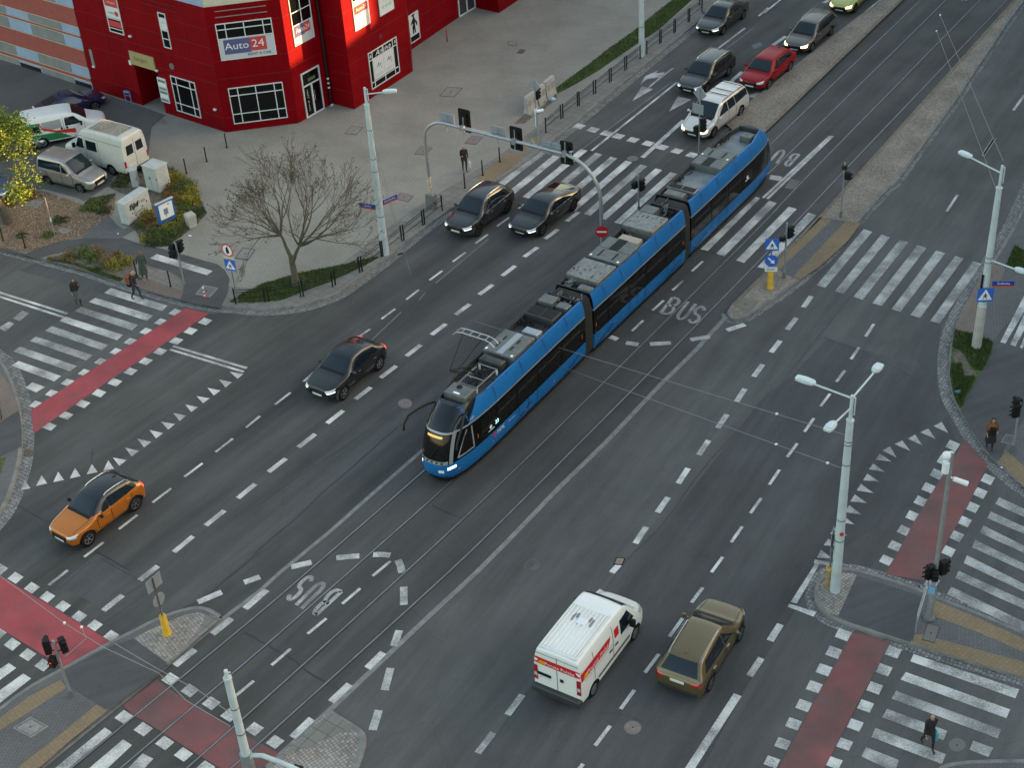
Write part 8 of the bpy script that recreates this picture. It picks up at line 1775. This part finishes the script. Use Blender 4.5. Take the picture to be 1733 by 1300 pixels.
# ================================================================ PEOPLE
M_SKIN=mat('skin',(.42,.24,.17),.55); M_HAIRD=mat('hair_dark',(.02,.013,.01),.6); M_HAIRR=mat('hair_auburn',(.10,.025,.015),.6); M_HAIRB=mat('hair_blond',(.40,.28,.15),.6); M_HAIRG=mat('hair_brown',(.12,.07,.045),.6)
def person(px,az,label,H=1.70,step=.25,top=(.02,.02,.022),leg=(.02,.02,.022),shoe=(.015,.015,.015),hair=M_HAIRD,hairlong=False,coat=None,coatlen=.0,armL=(10,15),armR=(-10,15),z0=0,group='pedestrians',bag=None,bald=False,headturn=0,lean=0.02):
    """az = facing direction. arm: (swing forward deg, elbow bend deg)"""
    p=at(*px,z0); o=empty('person',(p.x,p.y,z0),R(az-90),label,'person',group); s=H/1.75
    # local frame: +Y forward, +X right
    J={}; V=lambda x,y,z: Vector((x*s,y*s,z*s))
    hip=V(0,0,.93); ch=V(0,lean*1.2,1.28); nk=V(0,lean*1.8,1.47); hd_=V(0,lean*2+.015,1.60); tp=V(0,lean*2+.01,1.70)
    vs=[hip,V(0,lean*.5,1.08),ch,V(0,lean*1.6,1.42),nk,V(0,lean*2,1.535),hd_,tp]; rad=[(.135,.11),(.125,.095),(.16,.11),(.12,.085),(.052,.055),(.058,.066),(.078,.092),(.062,.075)]; ed=[(i,i+1) for i in range(7)]; seg=['l','t','t','t','s','s','s','s']
    def chain(start,pts,rs,tg):
        prev=start
        for q,r_,t_ in zip(pts,rs,tg): vs.append(q); rad.append((r_,r_)); seg.append(t_); ed.append((prev,len(vs)-1)); prev=len(vs)-1
        return prev
    hands=[]
    for sg,st_ in ((-1,step),(1,-step)):
        a=math.atan2(st_,.86); kn=V(sg*.10,st_*.55+.05*(1 if st_<0 else 0.6),.50); an=V(sg*.09,st_*1.0-.04,.09 if st_>=0 else .12); he=an+V(0,-.05,-.04); toe=an+V(sg*.01,.16,-.055)
        chain(0,[V(sg*.095,.0,.88),(V(sg*.098,0,.88)+kn)/2,kn,(kn+an)/2+V(0,-.02,0),an,toe],[.092*s,.082*s,.058*s,.054*s,.038*s,.034*s],['l','l','l','l','f','f'])
    for sg,(sw,be) in ((-1,armL),(1,armR)):
        sh=V(sg*.19,lean*1.5,1.40); a=R(sw); el=sh+Vector((sg*.04,math.sin(a)*.29,-math.cos(a)*.29))*s; b=R(sw+be); wr=el+Vector((sg*.0-(.05*sg if be>60 else 0),math.sin(b)*.25,-math.cos(b)*.25))*s
        chain(3,[V(sg*.11,lean*1.6,1.425),sh,(sh+el)/2,el,(el+wr)/2,wr],[.07*s,.056*s,.046*s,.040*s,.036*s,.026*s],['t','t','t','t','t','s'])
        hands.append((wr,(wr-el).normalized(),sg))
    me=bpy.data.meshes.new('body'); me.from_pydata(vs,ed,[]); ob=bpy.data.objects.new('tmpb',me); COL.objects.link(ob)
    md=ob.modifiers.new('s','SKIN'); md.use_smooth_shade=True
    sv=me.skin_vertices[0].data
    for i,r_ in enumerate(rad): sv[i].radius=(r_[0]*(s if i<8 else 1),r_[1]*(s if i<8 else 1)); sv[i].use_root=(i==0)
    m2=ob.modifiers.new('u','SUBSURF'); m2.levels=1
    dg=bpy.context.evaluated_depsgraph_get(); dg.update(); bm_=bpy.data.meshes.new_from_object(ob.evaluated_get(dg)); bpy.data.objects.remove(ob)
    mb=MB(); base=[v.co.copy() for v in bm_.vertices]; 
    mt=[M_SKIN,mat('cloth_%.3f_%.3f_%.3f'%top,top,.85),mat('cloth_%.3f_%.3f_%.3f'%leg,leg,.85),mat('shoe_%.3f_%.3f_%.3f'%shoe,shoe,.6)]
    ix={'s':0,'t':1,'l':2,'f':3}
    for f in bm_.polygons:
        c=f.center; k=min(range(len(vs)),key=lambda i:(vs[i]-c).length-rad[i][0]*.5); mb.f.append(tuple(f.vertices)); mb.m.append(ix[seg[k]])
    mb.v=[tuple(v) for v in base]; bpy.data.meshes.remove(bm_)
    # hands: palm, four fingers and a thumb, curled
    for wr,d,sg in hands:
        side=Vector((0,1,0))-d*d.y; side=side.normalized() if side.length>.1 else Vector((1,0,0)); pn=d.cross(side); c=wr+d*.045*s
        mb.ball(c,.04*s,8,0,(.55,.9,1.1))
        for k in range(4):
            b0=c+d*.035*s+side*(k-1.5)*.017*s; L_=(.036,.042,.040,.032)[k]*s; b1=b0+d*L_-pn*sg*.006; b2=b1+(d*.8-pn*sg*.6)*L_*.7; mb.tube([b0,b1,b2],[.0085*s,.008*s,.006*s],6,0)
        mb.tube([c+side*.028*s,c+side*.05*s+d*.025*s,c+side*.045*s+d*.055*s],[.011*s,.009*s,.007*s],6,0)
    # face
    f0=hd_+V(0,.085,-.01); mb.tube([f0+V(0,-.01,.02),f0+V(0,.022,-.018),f0+V(0,.004,-.025)],[.008*s,.012*s,.010*s],6,0)
    for sg in (-1,1): mb.ball(hd_+V(sg*.078,.0,-.005),.02*s,6,0,(.5,.9,1.3))
    body=mb.build('body',mt,o,smooth=True)
    e=MB()
    for sg in (-1,1): e.ball(hd_+V(sg*.03,.083,.012),.010*s,6)
    e.build('eyes',M_BLKP,body) 
    e=MB(); e.box(hd_+V(0,.088,-.045),(.045*s,.01*s,.009*s)); e.build('mouth',mat('lips',(.35,.10,.09),.5),body)
    # hair cap
    if not bald:
        h=MB(); n=12; rings=[]
        for i,(z,rr,yo) in enumerate([(.125,.02,-.01),(.115,.06,-.012),(.075,.092,-.018),(.03,.098,-.03),(-.03,.092,-.045),(-.09,.075,-.055)]+([(-.2,.10,-.075),(-.32,.09,-.085),(-.38,.03,-.08)] if hairlong else [(-.10,.03,-.05)])):
            for j in range(n):
                a=2*math.pi*j/n; x=math.cos(a)*rr; y=math.sin(a)*rr*1.1
                if i>=2 and y>.02: y=min(y,.045); 
                rings.append(hd_+V(x,y+yo,z-.01))
        m_=len(rings)//n; h.add(rings,[tuple(range(n)),tuple(range((m_-1)*n,m_*n))]+[(i*n+j,i*n+(j+1)%n,(i+1)*n+(j+1)%n,(i+1)*n+j) for i in range(m_-1) for j in range(n)]); h.build('hair',hair,o,smooth=True)
    # jacket / coat
    if coat:
        c=MB(); n=16; prof=[(1.455,.07,.075),(1.42,.155,.10),(1.36,.20,.125),(1.22,.19,.135),(1.05,.165,.125),(.93,.19,.15)]
        z=.93
        while z-.12>coatlen: z-=.12; k=(.93-z); prof.append((z,.19+.09*k+abs(step)*.10*k,.15+.13*k+abs(step)*.35*k))
        rings=[]
        for i,(z,rx,ry) in enumerate(prof):
            for j in range(n):
                a=2*math.pi*j/n; w_=1+(.05*math.sin(5*a+z*9) if z<.9 else 0); rings.append(V(math.cos(a)*rx*w_,math.sin(a)*ry*w_+lean*max(0,z-.9)*3,z))
        m_=len(prof); c.add(rings,[(i*n+j,i*n+(j+1)%n,(i+1)*n+(j+1)%n,(i+1)*n+j) for i in range(m_-1) for j in range(n)]); c.build('coat',mat('coat_%.3f_%.3f_%.3f'%coat,coat,.9,noise=(6,.2)),o,smooth=True)
    return o,s,hands
# woman crossing with hand to face (grey dress, dark jacket)
person((134,516),-65,'woman in dark jacket and grey skirt, hand at her face, on the left crossing',1.66,.16,(.018,.018,.022),(.02,.02,.022),hair=M_HAIRR,hairlong=True,coat=(.075,.08,.095),coatlen=.38,armL=(18,125),armR=(0,20))
o=[q for q in bpy.data.objects if q.get('label','').startswith('woman in dark jacket')][0]; b=MB(); n=14; rings=[]
for z,rx,ry in ((1.40,.07,.075),(1.36,.165,.115),(1.27,.208,.14),(1.15,.20,.145),(1.02,.185,.14),(.93,.195,.155)):
    for j in range(n): a=2*math.pi*j/n; rings.append((math.cos(a)*rx,math.sin(a)*ry+.015,z))
b.add(rings,[(i*n+j,i*n+(j+1)%n,(i+1)*n+(j+1)%n,(i+1)*n+j) for i in range(5) for j in range(n)]); b.build('jacket',mat('jacket_black',(.014,.014,.016),.85),o,smooth=True)
# backpacker
o,s,h=person((233,507),-20,'person in jeans with a rust coloured backpack on the left crossing',1.76,.22,(.03,.033,.035),(.018,.03,.07),hair=M_HAIRB,armL=(25,60),armR=(-5,70),lean=.05)
b=MB(); b.box((0,-.24,1.22),(.34,.24,.5),bev=.06); bp_=b.build('backpack_cover',mat('rust_cloth',(.20,.055,.03),.8,noise=(8,.3)),bpy.data.objects[o.name]); b=MB(); b.box((0,-.24,.95),(.30,.2,.24),bev=.04); b.build('backpack_base',M_BLKP,o)
for sg in (-1,1): b=MB(); b.tube([(sg*.13,-.14,1.40),(sg*.14,.05,1.47),(sg*.15,.16,1.25),(sg*.15,-.12,1.02)],.018,6); b.build('strap',M_BLKP,o)
# green coat
person((246,474),110,'person in a long grey green coat walking away beside the bollard',1.74,.18,(.05,.06,.05),(.03,.025,.022),(.16,.09,.05),hair=M_HAIRG,coat=(.045,.06,.053),coatlen=.42,armL=(12,20),armR=(-12,20),z0=KZ)
# waiting woman
o,s,h=person((787,290),-75,'elderly woman in black with pale hair holding a white bag on the plaza',1.68,.05,(.014,.012,.012),(.012,.012,.013),hair=mat('hair_pale',(.45,.33,.22),.6),coat=(.022,.018,.017),coatlen=.78,armL=(2,8),armR=(15,95),z0=KZ)
wr=h[0][0]; b=MB(); q=Vector((wr.x-.06,wr.y+.02,wr.z-.38)); b.box(q,(.10,.28,.34),bev=.02); bg_=b.build('carrier_bag',mat('bag_white',(.62,.64,.68),.5)); bg_.location=o.location; bg_.rotation_euler=o.rotation_euler; tag(bg_,'white carrier bag held by the elderly woman in black','bag')
b=MB(); b.tube([(q.x,q.y-.08,q.z+.17),(wr.x-.01,wr.y,wr.z-.06),(q.x,q.y+.08,q.z+.17)],.008,5); b.build('bag_handle',M_WHITE,bg_)
# right side person
o,s,h=person((1674,760),-100,'person with long dark hair, orange jacket and black bag at the right kerb',1.70,.12,(.16,.055,.02),(.012,.012,.013),hair=M_HAIRD,hairlong=True,coat=(.014,.013,.014),coatlen=.4,armL=(10,90),armR=(5,60),z0=KZ)
b=MB(); n=14; rings=[]
for z,rx,ry in ((1.46,.08,.08),(1.42,.18,.12),(1.33,.225,.15),(1.2,.22,.16),(1.08,.20,.155)):
    for j in range(n): a=2*math.pi*j/n; rings.append((math.cos(a)*rx*s,math.sin(a)*ry*s+.02,z*s))
b.add(rings,[(i*n+j,i*n+(j+1)%n,(i+1)*n+(j+1)%n,(i+1)*n+j) for i in range(4) for j in range(n)]); b.build('jacket',mat('jacket_orange',(.20,.07,.025),.85),o,smooth=True)
b=MB(); b.box((0,.20,1.12),(.26,.14,.32),bev=.03); b.build('bag',M_BLKP,o)
# walking man lower right
o,s,h=person((1569,1266),-80,'bald man in black walking over the lower right crossing with a colourful bag',1.74,.26,(.012,.012,.013),(.012,.012,.014),hair=M_HAIRG,bald=True,coat=(.014,.014,.016),coatlen=.78,armL=(-22,15),armR=(14,12),lean=.03)
wr=h[0][0]; 
b=MB(); q=Vector((wr.x-.04,wr.y+.03,wr.z-.33)); b.box(q,(.10,.30,.36),bev=.02); bg_=b.build('shopping_bag',mat('bag_teal',(.04,.35,.45),.5)); bg_.location=o.location; bg_.rotation_euler=o.rotation_euler; tag(bg_,'colourful shopping bag carried by the bald man','bag')
for k,(c,dy,dz,sz) in enumerate((((.7,.35,.05),-.06,-.10,.12),((.6,.06,.1),.07,.02,.09),((.7,.7,.68),.0,.1,.11),((.03,.12,.4),-.09,.06,.07))):
    b=MB(); b.box((q.x,q.y+dy,q.z+dz),(.108,sz,sz)); b.build('bag_print',mat('print_%d'%k,c,.5),bg_)
b=MB(); b.tube([(q.x,q.y-.08,q.z+.18),(wr.x,wr.y,wr.z-.06),(q.x,q.y+.08,q.z+.18)],.008,5); b.build('bag_handle',M_BLKP,bg_)
# cyclist-like person at the left edge: only partly in frame
person((1,706),-90,'person in dark clothes cut by the left edge beside the kerb island',1.70,.14,(.012,.012,.02),(.06,.09,.09),hair=M_HAIRD,coat=(.012,.012,.02),coatlen=.8,armL=(15,60),armR=(30,70),z0=KZ)
